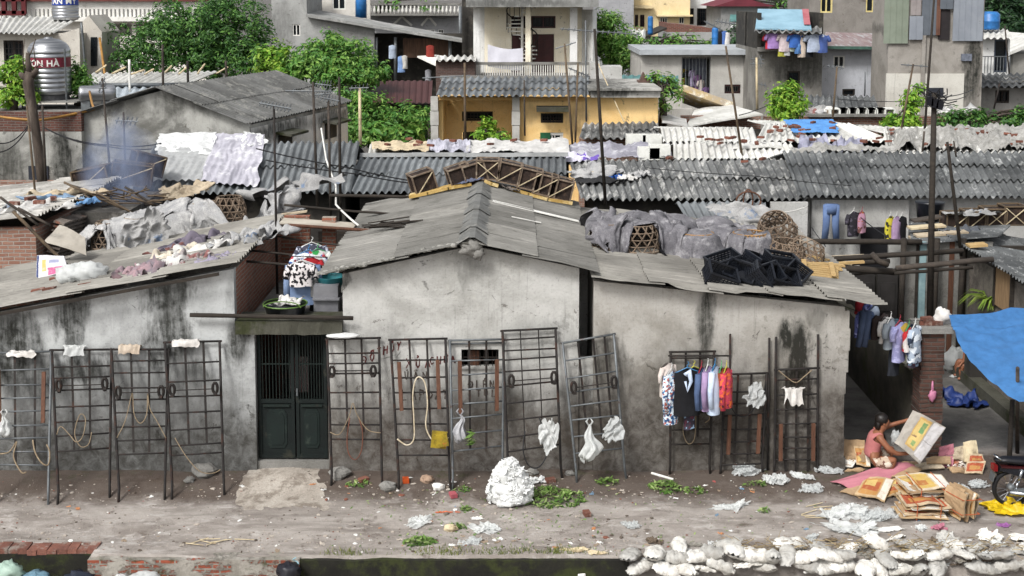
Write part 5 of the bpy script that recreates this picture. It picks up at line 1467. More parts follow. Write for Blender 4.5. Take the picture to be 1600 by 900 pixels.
for i,(lab,cs,m)in enumerate((('brown card leaning at the left behind the woman, topmost',[(1313,684,.35),(1350,690,.35),(1352,722,.1),(1322,722,.1)],M_card),('tan card leaning behind the woman, with orange print',[(1333,700,.28),(1356,702,.3),(1360,730,.05),(1338,722,.06)],M_cartO),('stack of flat brown cards left of the woman, upper sheet',[(1301,712,.12),(1333,722,.1),(1338,710,.2),(1310,702,.22)],M_card),('stack of flat cards left of the woman, pale lower sheet',[(1300,720,.06),(1332,730,.05),(1338,718,.12),(1306,710,.14)],M_cartW),('brown card on the ground at the feet of the woman',[(1320,738,.02),(1345,742,.02),(1352,732,.03),(1325,730,.03)],M_card),('flat brown card right of the woman',[(1402,735,.03),(1440,733,.03),(1432,715,.1),(1404,718,.08)],M_card),('grey brown card lying below the held sheet',[(1425,740,.03),(1476,734,.05),(1468,722,.12),(1430,725,.08)],M_ply),('dark folded card lying right of the held sheet',[(1448,728,.1),(1486,728,.1),(1484,715,.18),(1446,716,.15)],M_card),('pink folded carton standing right of the held sheet, lower half',[(1465,723,.02),(1489,723,.02),(1490,706,.16),(1466,710,.14)],M_pinkcard),('pink folded carton standing right of the held sheet, upper half',[(1466,710,.15),(1490,705,.17),(1489,695,.32),(1467,701,.28)],M_pinkcard),('tan carton crumpled at the right of the pink carton',[(1488,712,.12),(1512,716,.1),(1516,694,.3),(1490,697,.25)],M_ply),('beige rolled carton standing upright by the motorbike',[(1506,720,.1),(1530,716,.1),(1524,690,.36),(1504,694,.34)],M_paleboard),('orange carton lying against the motorbike',[(1507,750,.02),(1535,752,.02),(1540,732,.16),(1510,730,.14)],M_cartR),('brown card under the orange carton beside the motorbike',[(1488,745,.02),(1512,748,.02),(1506,730,.06),(1480,732,.06)],M_card),('red brown carton flap above the orange carton',[(1512,730,.1),(1540,730,.1),(1534,712,.2),(1514,714,.2)],M_cartR))):
 slab('cardboard_sheet',[gp(u,v,0)if False else(GR(u,737+(v-737)*.35)+V((0,0,dz)))for u,v,dz in cs],m,.018,.015,i+10,label=lab,cat='cardboard',group=CG)
def bundle(label,c,sx,sy,sz,n,tilt,yaw,mats,seed,strap=True):
 """a tied bundle: every sheet is a part"""
 r_=random.Random(seed)
 root=thing('cardboard_bundle',label,'cardboard bundle',c,'tied bundles of cardboard')
 Mt=Matrix.Rotation(yaw,3,'Z')@Matrix.Rotation(tilt[0],3,'X')@Matrix.Rotation(tilt[1],3,'Y')
 for i in range(n):
  z=sz*(i+.5)/n
  w,d=sx*r_.uniform(.72,1),sy*r_.uniform(.72,1)
  ox,oy=r_.uniform(-.09,.09)*sx,r_.uniform(-.09,.09)*sy
  cs=[V(c)+Mt@V((ox+a*w/2,oy+b*d/2,z+r_.uniform(-.022,.022)))for a,b in((-1,-1),(1,-1),(1,1),(-1,1))]
  slab('card',cs,mats[(i*7+seed)%len(mats)]if i<n-1 else mats[0],sz/n*.55,r_.uniform(-.03,.035),i+seed,10,8,parent=root)
 if strap:
  mb=MB()
  for k in(-.25,.25):
   e=.015
   mb.tube([V(c)+Mt@V((k*sx,y,z))for y,z in((-sy/2-e,-e),(-sy/2-e,sz+e),(sy/2+e,sz+e),(sy/2+e,-e),(-sy/2-e,-e))],.007,5)
  build(mb,'string',plain('orange_string','#b8603a',.6),root)
 return root
mats=[M_cartY,M_card,M_cartW,M_cartO,M_card,M_ply]
bundle('upper tied bundle of flattened cartons with a yellow and white top sheet',gp(1446,790)+V((0,.05,.2)),.8,.5,.17,9,(.12,.04),.15,mats,1)
bundle('lower tied bundle of cartons with orange and red edges',gp(1445,808)+V((0,.12,.02)),.72,.48,.2,8,(0,.05),.05,[M_cartR,M_cartW,M_cartO,M_card],2)
g=gp(1502,812)
bundle('upright tied bundle of brown cartons standing beside the stacked bundles',g+V((.15,.12,.24)),.44,.44,.3,9,(0,-1.48),.35,[M_card,M_card,M_cartO,M_ply,M_card],3)
film('white film and paper sticking out at the left end of the lower bundle',1412,800,.26,.3,.3,M_bagwhite,51,group='film around the cardboard bundles')
film('clear film crumpled on top of the upright bundle',1498,768,.34,.3,.12,M_bagclear,52,group='film around the cardboard bundles')
bpy.data.objects[-1]if False else None
film('crumpled silver film on the right end of the lower bundle',1468,800,.2,.2,.26,M_bagclear,53,group='film around the cardboard bundles')
film('orange and white scraps heaped beside the motorbike',1498,730,.5,.3,.2,mott('mixed_wrappers','#a5532b','#8d8278',5,'#c9c2b8',4,(.5,.56)),54,group=None)
mb=crumple(gp(1575,797,.03),V((.45,-.05,0)),V((.05,.24,0)),.16,61,24,16);single(mb,'plastic_sheet',plasticmat('yellow_film','#d8b61c',.15),'bright yellow plastic sheet lying by the motorbike wheel','plastic sheet',None,True)
# motorbike, only its rear in the picture
gw=gp(1573,782)
W0=V((gw.x,18.95,gz(gw.x,18.95)))
mk=thing('motorbike','black motorbike parked at the right edge, only its rear wheel and seat showing','motorbike',W0)
m_=lambda x,y,z:W0+V((x,y,z))
M_tyre=plain('tyre_rubber','#17171a',.8);M_chrome=mott('chrome','#b8bcc0','#8d9196',6,rough=.22,bump=0,metal=.95);M_bkp=mott('black_paint','#121318','#1a1b20',4,rough=.25,bump=.03);M_red=plain('dark_red_trim','#3d1114',.3)
for wx_,nm in((0,'rear_wheel'),(1.22,'front_wheel')):
 c=m_(wx_,0,.29)
 mb=MB();rr_=[(.235,-.03),(.27,-.042),(.288,-.025),(.293,0),(.288,.025),(.27,.042),(.235,.03)]
 nn=40
 for(rad,yy_)in rr_:
  for k in range(nn):mb.v.append(c+V((rad*math.cos(6.28318*k/nn),yy_,rad*math.sin(6.28318*k/nn))))
 for i in range(len(rr_)):
  j=(i+1)%len(rr_)
  for k in range(nn):mb.f.append((i*nn+k,i*nn+(k+1)%nn,j*nn+(k+1)%nn,j*nn+k))
 wh=build(mb,nm,M_tyre,mk,True)
 mb=MB();mb.tube([c+V((.235*math.cos(6.28318*k/36),0,.235*math.sin(6.28318*k/36)))for k in range(37)],.016,6);build(mb,'rim',M_chrome,wh,True)
 mb=MB()
 for k in range(18):
  a=6.28318*k/18
  mb.tube([c+V((.04*math.cos(a+.5),.03*(-1)**k,.04*math.sin(a+.5))),c+V((.23*math.cos(a),0,.23*math.sin(a)))],.0025,4)
 build(mb,'spokes',M_chrome,wh)
 mb=MB();mb.lathe([(.02,-.06),(.06,-.05),(.065,0),(.06,.05),(.02,.06)],c,16,'Y');build(mb,'hub',M_steel,wh,True)
mb=MB()
mb.tube([m_(-.24,0,.52),m_(-.15,0,.585),m_(.0,0,.62),m_(.15,0,.6),m_(.25,0,.52)],[.03,.055,.06,.06,.05],10);build(mb,'rear_mudguard',M_bkp,mk,True)
mb=MB()
mb.tube([m_(-.27,0,.74),m_(-.1,0,.75),m_(.15,0,.72),m_(.4,0,.68),m_(.6,0,.71)],[.06,.1,.115,.11,.08],10)
for i in range(len(mb.v)):mb.v[i].z=W0 .z+.72+(mb.v[i].z-W0 .z-.72)*.55
build(mb,'seat',plain('black_vinyl','#15151a',.45),mk,True)
mb=MB()
mb.prism([m_(-.2,-.09,.66),m_(.5,-.1,.62),m_(.45,-.1,.42),m_(.2,-.1,.46),m_(-.22,-.08,.6)],(0,.2,0));build(mb,'side_cover',M_bkp,mk)
mb=MB();mb.prism([m_(-.2,-.094,.665),m_(.4,-.104,.64),m_(.4,-.104,.615),m_(-.2,-.094,.635)],(0,.208,0));build(mb,'red_trim',M_red,mk)
mb=MB();mb.box(m_(-.27,0,.62),(.06,.14,.09));build(mb,'tail_light',plain('tail_red','#7d1216',.2),mk)
mb=MB();mb.box(m_(-.3,0,.47),(.012,.16,.13),Matrix.Rotation(.2,3,'Y'));build(mb,'number_plate',M_steel,mk)
mb=MB();mb.tube([m_(-.2,-.09,.76),m_(-.26,-.05,.8),m_(-.29,0,.81),m_(-.26,.05,.8),m_(-.2,.09,.76)],.014,7);build(mb,'grab_rail',M_chrome,mk,True)
for sy in(-1,1):
 mb=MB();mb.tube([m_(.02,sy*.11,.3),m_(.06,sy*.11,.42)],.018,8);mb.tube([m_(.06,sy*.11,.42),m_(.12,sy*.11,.62)],.026,10);build(mb,'shock_absorber',M_chrome,mk,True)
 mb=MB();mb.tube([m_(1.22,sy*.09,.29),m_(1.02,sy*.09,.85)],.022,8);build(mb,'fork_leg',M_chrome,mk,True)
 mb=MB();mb.tube([m_(.98,sy*.05,.93),m_(.9,sy*.3,.98)],.013,7);build(mb,'handlebar',M_bkp,mk,True)
mb=MB();mb.tube([m_(-.08,-.14,.27),m_(.3,-.14,.22),m_(.55,-.12,.2),m_(.62,-.1,.3)],[.042,.042,.024,.02],10);build(mb,'exhaust',M_chrome,mk,True)
mb=MB();mb.box(m_(.25,-.11,.3),(.5,.03,.05));mb.box(m_(.62,0,.32),(.34,.22,.24));build(mb,'engine',M_steel,mk)
mb=MB();mb.tube([m_(.4,0,.6),m_(.7,0,.45),m_(.95,0,.6),m_(1.02,0,.86)],[.05,.06,.08,.07],10);build(mb,'body_frame',M_bkp,mk,True)
mb=MB();mb.prism([m_(.78,-.12,.75),m_(1.0,-.14,.82),m_(.95,-.16,.35),m_(.8,-.14,.35)],(0,.28,0));build(mb,'leg_shield',M_bkp,mk)
mb=MB();mb.blob(m_(1.06,0,.9),(.1,.09,.09),0,1,1,14,10);build(mb,'headlight',M_chrome,mk,True)
mb=MB();mb.tube([m_(1.02,0,.55),m_(1.22,0,.62),m_(1.4,0,.5)],[.05,.06,.04],8);build(mb,'front_mudguard',M_bkp,mk,True)
mb=MB();mb.tube([m_(.3,.1,.25),m_(.32,.22,.02)],.012,6);build(mb,'side_stand',M_bkp,mk)
# things on the front roofs
M_cloth1=mott('grey_sacking','#b3b2b0','#949495',2,'#c9c7c4',2.4,(.5,.7),rough=.95,bump=.5,bs=40,bd=.02)
M_cloth2=mott('grey_lilac_netting','#807e82','#646266',5,'#a09ea0',4,(.5,.66),rough=.95,bump=.6,bs=40,bd=.02)
M_cloth3=mott('pale_sacking','#a9a8a6','#8b8a89',3,'#6f7f96',2.2,(.6,.68),rough=.9,bump=.35,bs=50)
M_cloth4=mott('white_canvas','#c9c7c3','#b1afab',3,'#95938f',2,(.58,.72),rough=.9,bump=.3)
M_rags=mott('mixed_rags','#aaa29f','#857b7c',4,'#8a5f5c',2.2,(.58,.63),rough=.95,bump=.4)
def basket(label,c,r_,h,mat,seed,tilt=(0,0),group='cane baskets stored on the front roofs'):
 """upturned cane basket: rings and crossing strips round a dome"""
 root_c=V(c)
 root=thing('cane_basket',label,'basket',root_c,group)
 Mt=Matrix.Rotation(tilt[0],3,'X')@Matrix.Rotation(tilt[1],3,'Y')
 prof=lambda t:(r_*(1-.12*t-.62*max(0,t-.55)**1.5),h*t)
 mb=MB()
 n=13
 for sgn in(-1,1):
  for k in range(n):
   pts=[]
   for j in range(8):
    t=j/7;rr_,z=prof(t);a=6.28318*(k/n+sgn*.14*t)+seed
    pts.append(root_c+Mt@V((rr_*math.cos(a),rr_*math.sin(a),z)))
   mb.tube(pts,.014,4)
 build(mb,'woven_strips',mat,root)
 mb=MB()
 for t in(.0,.04,.25,.5,.75,1):
  rr_,z=prof(t);rr_*=1.015
  mb.tube([root_c+Mt@V((rr_*math.cos(6.28318*k/20),rr_*math.sin(6.28318*k/20),z))for k in range(21)],.012 if t>.04 else.02,4)
 build(mb,'hoops',mat,root)
 return root
M_cane=mott('cane','#a07c50','#7b5d3b',6,'#5a4633',5,bump=.3)
M_caned=mott('grey_cane','#776656','#5a4d41',6,'#8f8272',5,bump=.3)
def drape(label,path,depth,mat,seed,baskets,slope,front,nu=120,nv=46,amp=.07,start=.12,name='cloth_cover',group=None,top=.5):
 """a cloth dropped over baskets (x, y, z, radius, height) standing on a sloping roof; front(s) = how far the front edge hangs forward"""
 L=[0]
 for a,b in zip(path[:-1],path[1:]):L.append(L[-1]+(b-a).length)
 def at(s):
  d=s*L[-1]
  for k in range(len(path)-1):
   if d<=L[k+1]or k==len(path)-2:return path[k].lerp(path[k+1],(d-L[k])/(L[k+1]-L[k]))
 cols=[]
 for(c,r_,h_)in baskets:
  m=MB();m.lathe([(r_*1.03,-.05),(r_*1.03,h_*.5),(r_*.85,h_*.86),(r_*.4,h_*1.04),(.03,h_*1.06)],c,14);cols.append(m)
 m=MB();p0,p1=path[0],path[-1];x0,x1=p0 .x-2,p1 .x+2;za,zb=p0 .z+(x0-p0 .x)*slope,p0 .z+(x1-p0 .x)*slope
 y0,y1=min(p.y for p in path)-1.5,max(p.y for p in path)+depth+2
 m.add([(x0,y0,za-.3),(x1,y0,zb-.3),(x1,y1,zb-.3),(x0,y1,za-.3),(x0,y0,za-.03),(x1,y0,zb-.03),(x1,y1,zb-.03),(x0,y1,za-.03)],[(0,3,2,1),(4,5,6,7),(0,1,5,4),(1,2,6,5),(2,3,7,6),(3,0,4,7)]);cols.append(m)
 r=random.Random(seed)
 wv_=[(r.uniform(-.7,.7),r.uniform(9,26),r.uniform(0,6.28),r.uniform(.25,.6))for _ in range(6)]
 def fn(s,t):
  b=at(s)
  f=front(s)
  y=-f+(depth+f)*t
  z=top+start
  z+=amp*sum(a_*math.sin((b.x*math.cos(d)+y*math.sin(d))*fq+ph)for d,fq,ph,a_ in wv_)+amp*1.4*nz(b.x*2.6,y*3.2,seed)+amp*.8*nz(b.x*7,y*7,seed+4)
  return b+V((.06*nz(t*5,s*9,seed),y+.1*nz(s*11,seed),z))
 m=cloth_sim(fn,nu,nv,cols,42,.1,mass=.35)
 return single(m,name,mat,label,'cloth',group,True)
pth=[on_left(138,399),on_left(200,392),on_left(290,372),on_left(380,350),on_left(450,334)]
LB=[on_left(u,v)+V((0,.5,0))for u,v in((160,397),(205,390),(275,374),(310,366),(350,357))]
hid=[(on_left(150+27*k,401-6.1*k)+V((0,dy,0)),.52,h_*(1 if 1<k<9 else.8))for k in range(11)for dy,h_ in((.75,.5),(1.25,.46))]
fr_f=lambda s:.62-.74*smooth(.02,.05,s)*smooth(.17,.13,s)-.7*smooth(.38,.42,s)*smooth(.62,.56,s)+.2*nz(s*9,5)
drape('long heap of grey sacking thrown over baskets on the left shed roof',pth,1.75,M_cloth1,3,[(c,.4,.5)for c in LB]+hid,lslope,fr_f,nu=112,nv=54,amp=.16,top=.64,start=.42)
for i,(u,v,r_)in enumerate(((160,397,.36),(205,390,.36),(275,374,.34),(310,366,.36),(350,357,.34))):
 basket(('cane basket showing under the left end of the grey sacking','cane basket second from the left under the grey sacking','cane basket in the middle under the grey sacking','cane basket under the raised hem of the grey sacking','cane basket furthest right under the grey sacking')[i],LB[i],r_,.5,M_caned,i)
mb=crumple(on_left(232,388)+V((0,.02,.3)),V((.34,.1,-.06)),V((.12,.14,.4)),.14,12,24,18,V((0,-1,.3)))
single(mb,'sacking',M_cloth3,'pale blue striped sack hanging down the front of the grey sacking heap','sack',None,True)
mb=crumple(on_left(415,335)+V((.2,1.5,.2)),V((1.1,0,.2)),V((0,.7,0)),.4,9);single(mb,'canvas',M_cloth3,'pale canvas bundled at the far right end of the left shed roof','cloth',None,True)
s_=slab('fibre_sheet',(P(68,379,23.2),P(135,399,22.8),P(133,371,23.1),P(93,351,23.5)),mott('fibre_board','#a09a90','#8b857b',2,bump=.2),.012,.04,3,label='loose grey fibre sheet sticking out at the left end of the grey sacking',cat='sheet')
s_=slab('advert_board',(P(56,437,21.9),P(106,424,21.6),P(100,400,21.9),P(58,399,22.2)),cartonmat('printed_board','#c9c7ca',[(.4,.98,.02,.4,'#b0587f'),(.2,.36,.25,.8,'#b3a563'),(.0,.1,0,1,'#2b3a66'),(.45,.8,.6,.8,'#8587a0')]),.02,.02,5,label='white and pink printed board lying at the edge of the left roof',cat='board')
for k,(u,v,s)in enumerate(((110,446,.26),(138,444,.27))):
 mb=MB();mb.blob(on_left(u,v)+V((0,.1,.14)),(s,s*.8,.17),.35,2.4,k+40,18,12,crease=.5)
 single(mb,'plastic_bag',M_bagwhite,('white plastic bag on the left roof edge, nearer the photo edge','white plastic bag on the left roof edge beside a red brick')[k],'bag',None,True)
BR='bricks weighing down the left shed roof'
for lab,u,v,yaw in(('red brick beside the white bags on the left shed roof',132,452,.1),('red brick above the white bag on the left shed roof',86,443,.3),('red brick lowest on the left shed roof',58,462,.15),('red brick beside the lowest one on the left shed roof',76,460,-.1)):
 mb=MB();mb.box(on_left(u,v)+V((0,.05,.04)),(.21,.1,.065),Matrix.Rotation(yaw,3,'Z')@Matrix.Rotation(-.18,3,'Y'));single(mb,'brick',M_brickred,lab,'brick',BR)
RG='old rags spread on the left shed roof'
for i,(lab,u,v,w,d,h,m)in enumerate((('pinkish rags at the lower left of the rag spread on the left roof',215,432,.55,.5,.2,clothmat('dusty_pink_rag','#9d8084','#6f6a70')),('white rag in the middle of the rag spread on the left roof',262,420,.6,.5,.18,M_cloth4),('grey and brown rags in the rag spread on the left roof',300,414,.55,.5,.2,M_rags),('grey lilac rag at the lower right of the rag spread',335,414,.45,.3,.16,clothmat('lilac_grey_rag','#8f8998','#6c6774')),('dark violet rag at the top of the rag spread on the left roof',300,388,.8,.6,.22,clothmat('violet_grey_rag','#6b6470','#4d4852')),('white sheet at the upper right of the rag spread',345,392,.7,.5,.16,M_cloth4),('cream rag in the centre of the rag spread',285,402,.6,.4,.16,clothmat('cream_rag','#cbc2b2','#aaa192')),('reddish brown rag under the dark violet rag',262,398,.5,.3,.1,clothmat('brown_red_rag','#6f4a44','#54383a')),('grey rag at the top right corner of the left roof',400,375,.8,.8,.16,M_cloth1),('pale rag by the brick wall corner on the left roof',380,385,.6,.5,.2,M_cloth3))):
 c=on_left(u,v);
 mb=crumple(c,V((w*.85,0,w*.85*lslope)),V((0,d*.8,0)),h*1.2,i+60,20,16)
 m2=crumple(c+V((.1,.1,.05)),V((w*.5,0,w*.5*lslope)),V((0,d*.6,0)),h*1.2,i+63,20,16);mb.add(m2 .v,m2 .f)
 single(mb,'rag',m,lab,'rag',RG,True)
def cage(label,c,w,d,h,roll,yaw,group='slatted wooden cages in a row on the gabled roof',mat=M_caned,brace=True):
 root=thing('wooden_cage',label,'cage',c,group)
 Mt=Matrix.Rotation(yaw,3,'Z')@Matrix.Rotation(roll,3,'Y')
 pt=lambda x,y,z:V(c)+Mt@V((x,y,z))
 mb=MB()
 for x in(-w/2,w/2):
  for y in(-d/2,d/2):mb.beam(pt(x,y,0),pt(x,y,h),.032,.032)
 for z in(.016,h):
  for y in(-d/2,d/2):mb.beam(pt(-w/2,y,z),pt(w/2,y,z),.034,.028)
  for x in(-w/2,w/2):mb.beam(pt(x,-d/2,z),pt(x,d/2,z),.034,.028)
 build(mb,'frame',mat,root)
 mb=MB()
 n=15
 for i in range(n):
  x=-w/2+w*(i+.5)/n
  for y in(-d/2+.025,d/2-.025):mb.beam(pt(x,y,.02),pt(x,y,h-.02),w/n*.93,.008,(0,1,0))
  mb.beam(pt(x,-d/2,h-.03),pt(x,d/2,h-.03),w/n*.93,.008)
 for i in range(9):
  y=-d/2+d*(i+.5)/9
  for x in(-w/2+.02,w/2-.02):mb.beam(pt(x,y,.02),pt(x,y,h-.02),.008,d/9*.93,(0,1,0))
 build(mb,'slats',mott('dark_slats','#33261f','#231b17',5,'#4a3a30',5,bump=.3),root)
 if brace:
  mb=MB();mb.beam(pt(-w/2+.02,-d/2-.02,.03),pt(w/2-.02,-d/2-.02,h-.03),.022,.016)
  if brace==2:mb.beam(pt(w/2-.02,-d/2-.024,.03),pt(-w/2+.02,-d/2-.024,h-.03),.022,.014)
  build(mb,'brace',M_paleboard,root)
 return root
YR=25.9
for lab,u,v,roll,yaw,br in(('dark wooden cage standing apart at the left end of the cages on the gabled roof',664,299,-.28,.3,1),('wooden cage at the left end of the joined row on the gabled roof',722,290,-.3,.2,0),('wooden cage sloping up to the ridge in the cage row',745,285,-.28,.15,0),('wooden cage with a crossed brace sitting on the ridge',762,279,.02,0,2),('wooden cage just right of the ridge in the cage row',793,285,.22,0,1),('third wooden cage from the right end of the cage row',824,294,.24,0,1),('second wooden cage from the right end of the cage row',848,303,.24,0,1),('wooden cage at the right end of the cage row',872,310,.24,0,1)):
 cage(lab,P(u,v,YR),.45,.5,.42 if br!=2 else.4,roll,yaw,brace=br)
M_yfoam=mott('yellow_foam','#b89a5c','#9b7d42',3,'#d2bd8b',2,bump=.3)
for lab,pts,w in(('yellow foam strip under the cages on the left slope of the gabled roof',[(640,308),(668,302),(700,294),(735,288)],.32),('yellow foam strip under the cages on the right slope, ending by the gap',[(800,296),(825,304),(855,312),(892,318)],.2),('short curled yellow foam piece at the ridge under the cages',[(757,283),(768,288),(778,291)],.22)):
 mb=MB()
 q=[P(u,v,YR-.2)+V((0,0,.02))for u,v in pts]
 for a,b in zip(q[:-1],q[1:]):mb.beam(a,b+(b-a)*.06,w,.06)
 single(mb,'foam_strip',M_yfoam,lab,'foam','yellow foam under the cages')
mb=crumple(P(735,283,YR-.25),V((.28,0,.06)),V((0,.15,0)),.1,77);single(mb,'rag',clothmat('slate_blue_rag','#5b6073','#464a5c'),'slate blue rag under the cages left of the ridge','rag',None,True)
mb=crumple(P(800,296,YR-.3),V((.2,0,-.05)),V((0,.12,0)),.08,78);single(mb,'rag',clothmat('brown_grey_rag','#6f6660','#55504b'),'brown grey rag under the cages right of the ridge','rag',None,True)
pth=[on_shed(922,386),on_shed(985,394),on_shed(1055,404),on_shed(1130,406),on_shed(1200,402)]
RS=(rbq.z-ra.z)/(rbq.x-ra.x)
RB=[(on_shed(u,v)+V((0,.45,0)),r_,h_)for u,v,r_,h_ in((1000,401,.4,.46),(1095,411,.4,.42),(1178,412,.42,.44),(955,395,.36,.42))]
hid=[(on_shed(u,v)+V((0,dy,0)),.4,h_)for u,v,dy,h_ in((940,390,1.0,.4),(1045,404,.6,.42),(1005,398,1.3,.45),(1070,404,1.4,.45),(1140,405,.7,.4),(1135,405,1.5,.42),(1190,404,1.4,.34))]
fr_f=lambda s:.62-.5*smooth(.19,.22,s)*smooth(.36,.33,s)-.62*smooth(.53,.56,s)*smooth(.7,.66,s)-.7*smooth(.84,.87,s)+.25*nz(s*9,2)
drape('heap of grey lilac netting thrown over baskets on the right shed roof',pth,2.0,M_cloth2,31,RB+hid,RS,fr_f,nu=118,nv=58,amp=.15,top=.47,start=.4)
mb=crumple(on_shed(1165,380)+V((0,.5,.42)),V((.7,0,-.1)),V((0,.5,.1)),.2,33,26,18);single(mb,'white_cloth',M_cloth3,'dirty white cloth lying on the right end of the netting heap','cloth',None,True)
for i,(lab,u,v,r_,h_,m)in enumerate((('cane basket framed by the netting, nearest the gabled house',1000,401,.4,.46,M_caned),('honey coloured cane basket in the middle under the netting',1095,411,.4,.4,M_cane),('honey coloured cane basket behind the black crates',1178,410,.42,.44,M_cane),('cane basket hidden behind the first one under the netting',960,395,.34,.4,M_caned))):
 basket(lab,RB[i][0],RB[i][1],RB[i][2],m,i*.7)
for i,(lab,u,v,dx,dz,tl)in enumerate((('lowest basket of the tangled pile right of the netting',1232,420,0,0,(.1,.1)),('grey basket on top of the tangled pile right of the netting',1225,405,-.05,.34,(.5,-.3)),('tilted grey basket at the right of the tangled pile',1250,420,.1,.02,(-.3,.5)),('small grey basket at the back of the tangled pile',1215,392,0,.2,(.2,.6)))):
 basket(lab,on_shed(u,v)+V((dx,.35,dz)),.36,.4,M_caned,i+5,tl,'tangled grey baskets right of the netting')
mb=MB();cc=on_shed(1192,372)+V((0,1.6,.45));mb.tube([cc+V((.26*math.cos(k*.35),0,.2*math.sin(k*.35)))for k in range(19)],.02,6);mb.tube([cc+V((.1*math.cos(k*.35),.05,.24*math.sin(k*.35)))for k in range(19)],.018,6);single(mb,'cane_hoop',M_woodor,'bent cane hoops standing up behind the netting heap','hoop',None,True)
M_crate=mott('black_crate_plastic','#121419','#1a1d24',6,'#2b303b',5,(.6,.7),rough=.35,bump=.1)
def crate(label,c,rot,w=.5,d=.34,h=.25,mat=M_crate,group='black plastic crates tumbled on the right roof'):
 root=thing('plastic_crate',label,'crate',c,group)
 pt=lambda x,y,z:V(c)+rot@V((x,y,z))
 mb=MB()
 mb.box(pt(0,0,.01),(w,d,.014),rot)
 for k in range(6):
  z=.03+(h-.06)*k/5.0
  for y in(-d/2,d/2):mb.beam(pt(-w/2,y,z),pt(w/2,y,z),.012,.026 if k else.05)
  for x in(-w/2,w/2):mb.beam(pt(x,-d/2,z),pt(x,d/2,z),.012,.026 if k else.05)
 for k in range(9):
  x=-w/2+w*k/8
  for y in(-d/2,d/2):mb.beam(pt(x,y,0),pt(x,y,h),.018,.012,(0,1,0))
 for k in range(6):
  y=-d/2+d*k/5
  for x in(-w/2,w/2):mb.beam(pt(x,y,0),pt(x,y,h),.012,.018,(0,1,0))
 build(mb,'crate_body',mat,root)
 mb=MB()
 for y in(-d/2,d/2):mb.beam(pt(-w/2-.01,y,h),pt(w/2+.01,y,h),.034,.03)
 for x in(-w/2,w/2):mb.beam(pt(x,-d/2-.01,h),pt(x,d/2+.01,h),.034,.03)
 build(mb,'rim',mat,root)
 return root
E=lambda x,y,z:Matrix.Rotation(z,3,'Z')@Matrix.Rotation(y,3,'Y')@Matrix.Rotation(x,3,'X')
for lab,u,v,dz,e in(('black crate lying at the left end of the crate heap, its base up',1122,448,.02,(.5,.35,.2)),('black crate on top of the heap at its upper left',1133,440,.14,(.2,-.25,.3)),('large black crate tipped towards the lane in the middle of the heap',1160,447,.06,(.7,.25,-.45)),('black crate behind the tipped one, at the top of the heap',1178,440,.14,(.4,.3,.9)),('black crate lying on its side right of the tipped one',1195,450,.05,(.8,-.2,.4)),('black crate at the lower right of the heap, rim forward',1218,452,.04,(.7,.3,.3)),('black crate at the right end of the heap, standing on a corner',1238,450,.04,(.6,-.3,.9)),('black crate at the top right of the heap, flat',1218,441,.17,(.15,.2,.2)),('black crate hidden low between the others in the heap',1180,452,.02,(.3,.9,.1))):
 crate(lab,on_shed(u,v)+V((0,.12,dz)),E(*e))
WG='timber and boards at the right end of the shed roof'
def board(label,a,b,w,h,mat,name='plank',cat='plank',group=None,round_=False):
 mb=MB()
 if round_:
  d=V(b)-V(a);mb.tube([V(a)+d*k/5+V((0,0,w*.25*nz(k,a[0])))for k in range(6)],[w/2*(1+.1*nz(k,3))for k in range(6)],7)
 else:mb.beam(a,b,w,h)
 return single(mb,name,mat,label,cat,group,round_)
mb=MB();c=on_shed(1276,442)+V((0,.1,.03))
for k in range(6):mb.beam(c+V((-.3+.04*k,-.1+.16*k,.1)),c+V((.36+.04*k,-.1+.16*k,.03)),.09,.02)
for x in(-.22,.26):mb.beam(c+V((x,-.2,.12-x*.11)),c+V((x+.2,.8,.12-x*.11)),.08,.03)
single(mb,'pallet',mott('fresh_wood','#b99c6c','#a08456',3,stretch=(1,6,1),bump=.2),'small fresh wooden pallet lying at the right end of the shed roof','pallet')
M_fresh=CACHE['fresh_wood']
for i,(u0,v0,u1,v1)in enumerate(((1258,426,1325,432),(1290,434,1322,438),(1265,416,1300,424))):
 board(('fresh yellow plank behind the small pallet','short fresh plank right of the small pallet','fresh slat between the baskets and the pallet')[i],on_shed(u0,v0)+V((0,.3,.1)),on_shed(u1,v1)+V((0,.3,.1)),.16,.03,M_fresh,group=WG)
for i,(u0,v0,u1,v1,Y,w,m,rd)in enumerate(((1248,378,1440,378,25.5,.12,M_dkwood,True),(1250,405,1352,400,25,.2,M_ply,False),(1252,398,1330,412,24.6,.14,M_paleboard,False),(1300,404,1505,392,24.5,.11,M_dkwood,True),(1262,418,1395,424,24.2,.14,M_dkwood,True),(1400,420,1552,405,23.6,.11,M_pole,True),(1300,412,1350,409,24.3,.1,M_fresh,False),(1252,396,1290,412,24,.12,M_fresh,False),(1270,415,1390,408,24.8,.1,M_dkwood,True),(1310,430,1400,422,24.6,.14,M_dkwood,False),(1395,428,1520,418,24.2,.07,M_dkwood,True))):
 board(('long dark beam below the hanging jeans','grey board lying behind the baskets at right','pale board behind the baskets at right','long dark log reaching to the right hand roof','thick dark log over the alley','round grey pole sticking out right above the alley, lowest','fresh orange brown slat over the alley','fresh split slat beside the tangled baskets','dark log beneath the grey board','dark plank under the logs over the alley','thin dark pole under the grey pole above the alley')[i],P(u0,v0,Y),P(u1,v1,Y),w,.04,m,'log' if rd else 'plank','log' if rd else 'plank','timbers lying across the alley',rd)
mb=MB();mb.tube([P(1362,396,24),P(1372,408,24),P(1388,414,24)],[.05,.06,.05],8);single(mb,'branch_stump',M_pole,'short grey branch stump sticking up among the dark logs','branch',None,True)
board('wide pale board lying over the gap left of the gabled roof',P(440,345,23.5),P(555,353,23.5),.5,.03,mott('pale_ply','#b8b0a2','#a1988a',2),'board','board','boards and sticks left of the gabled roof')
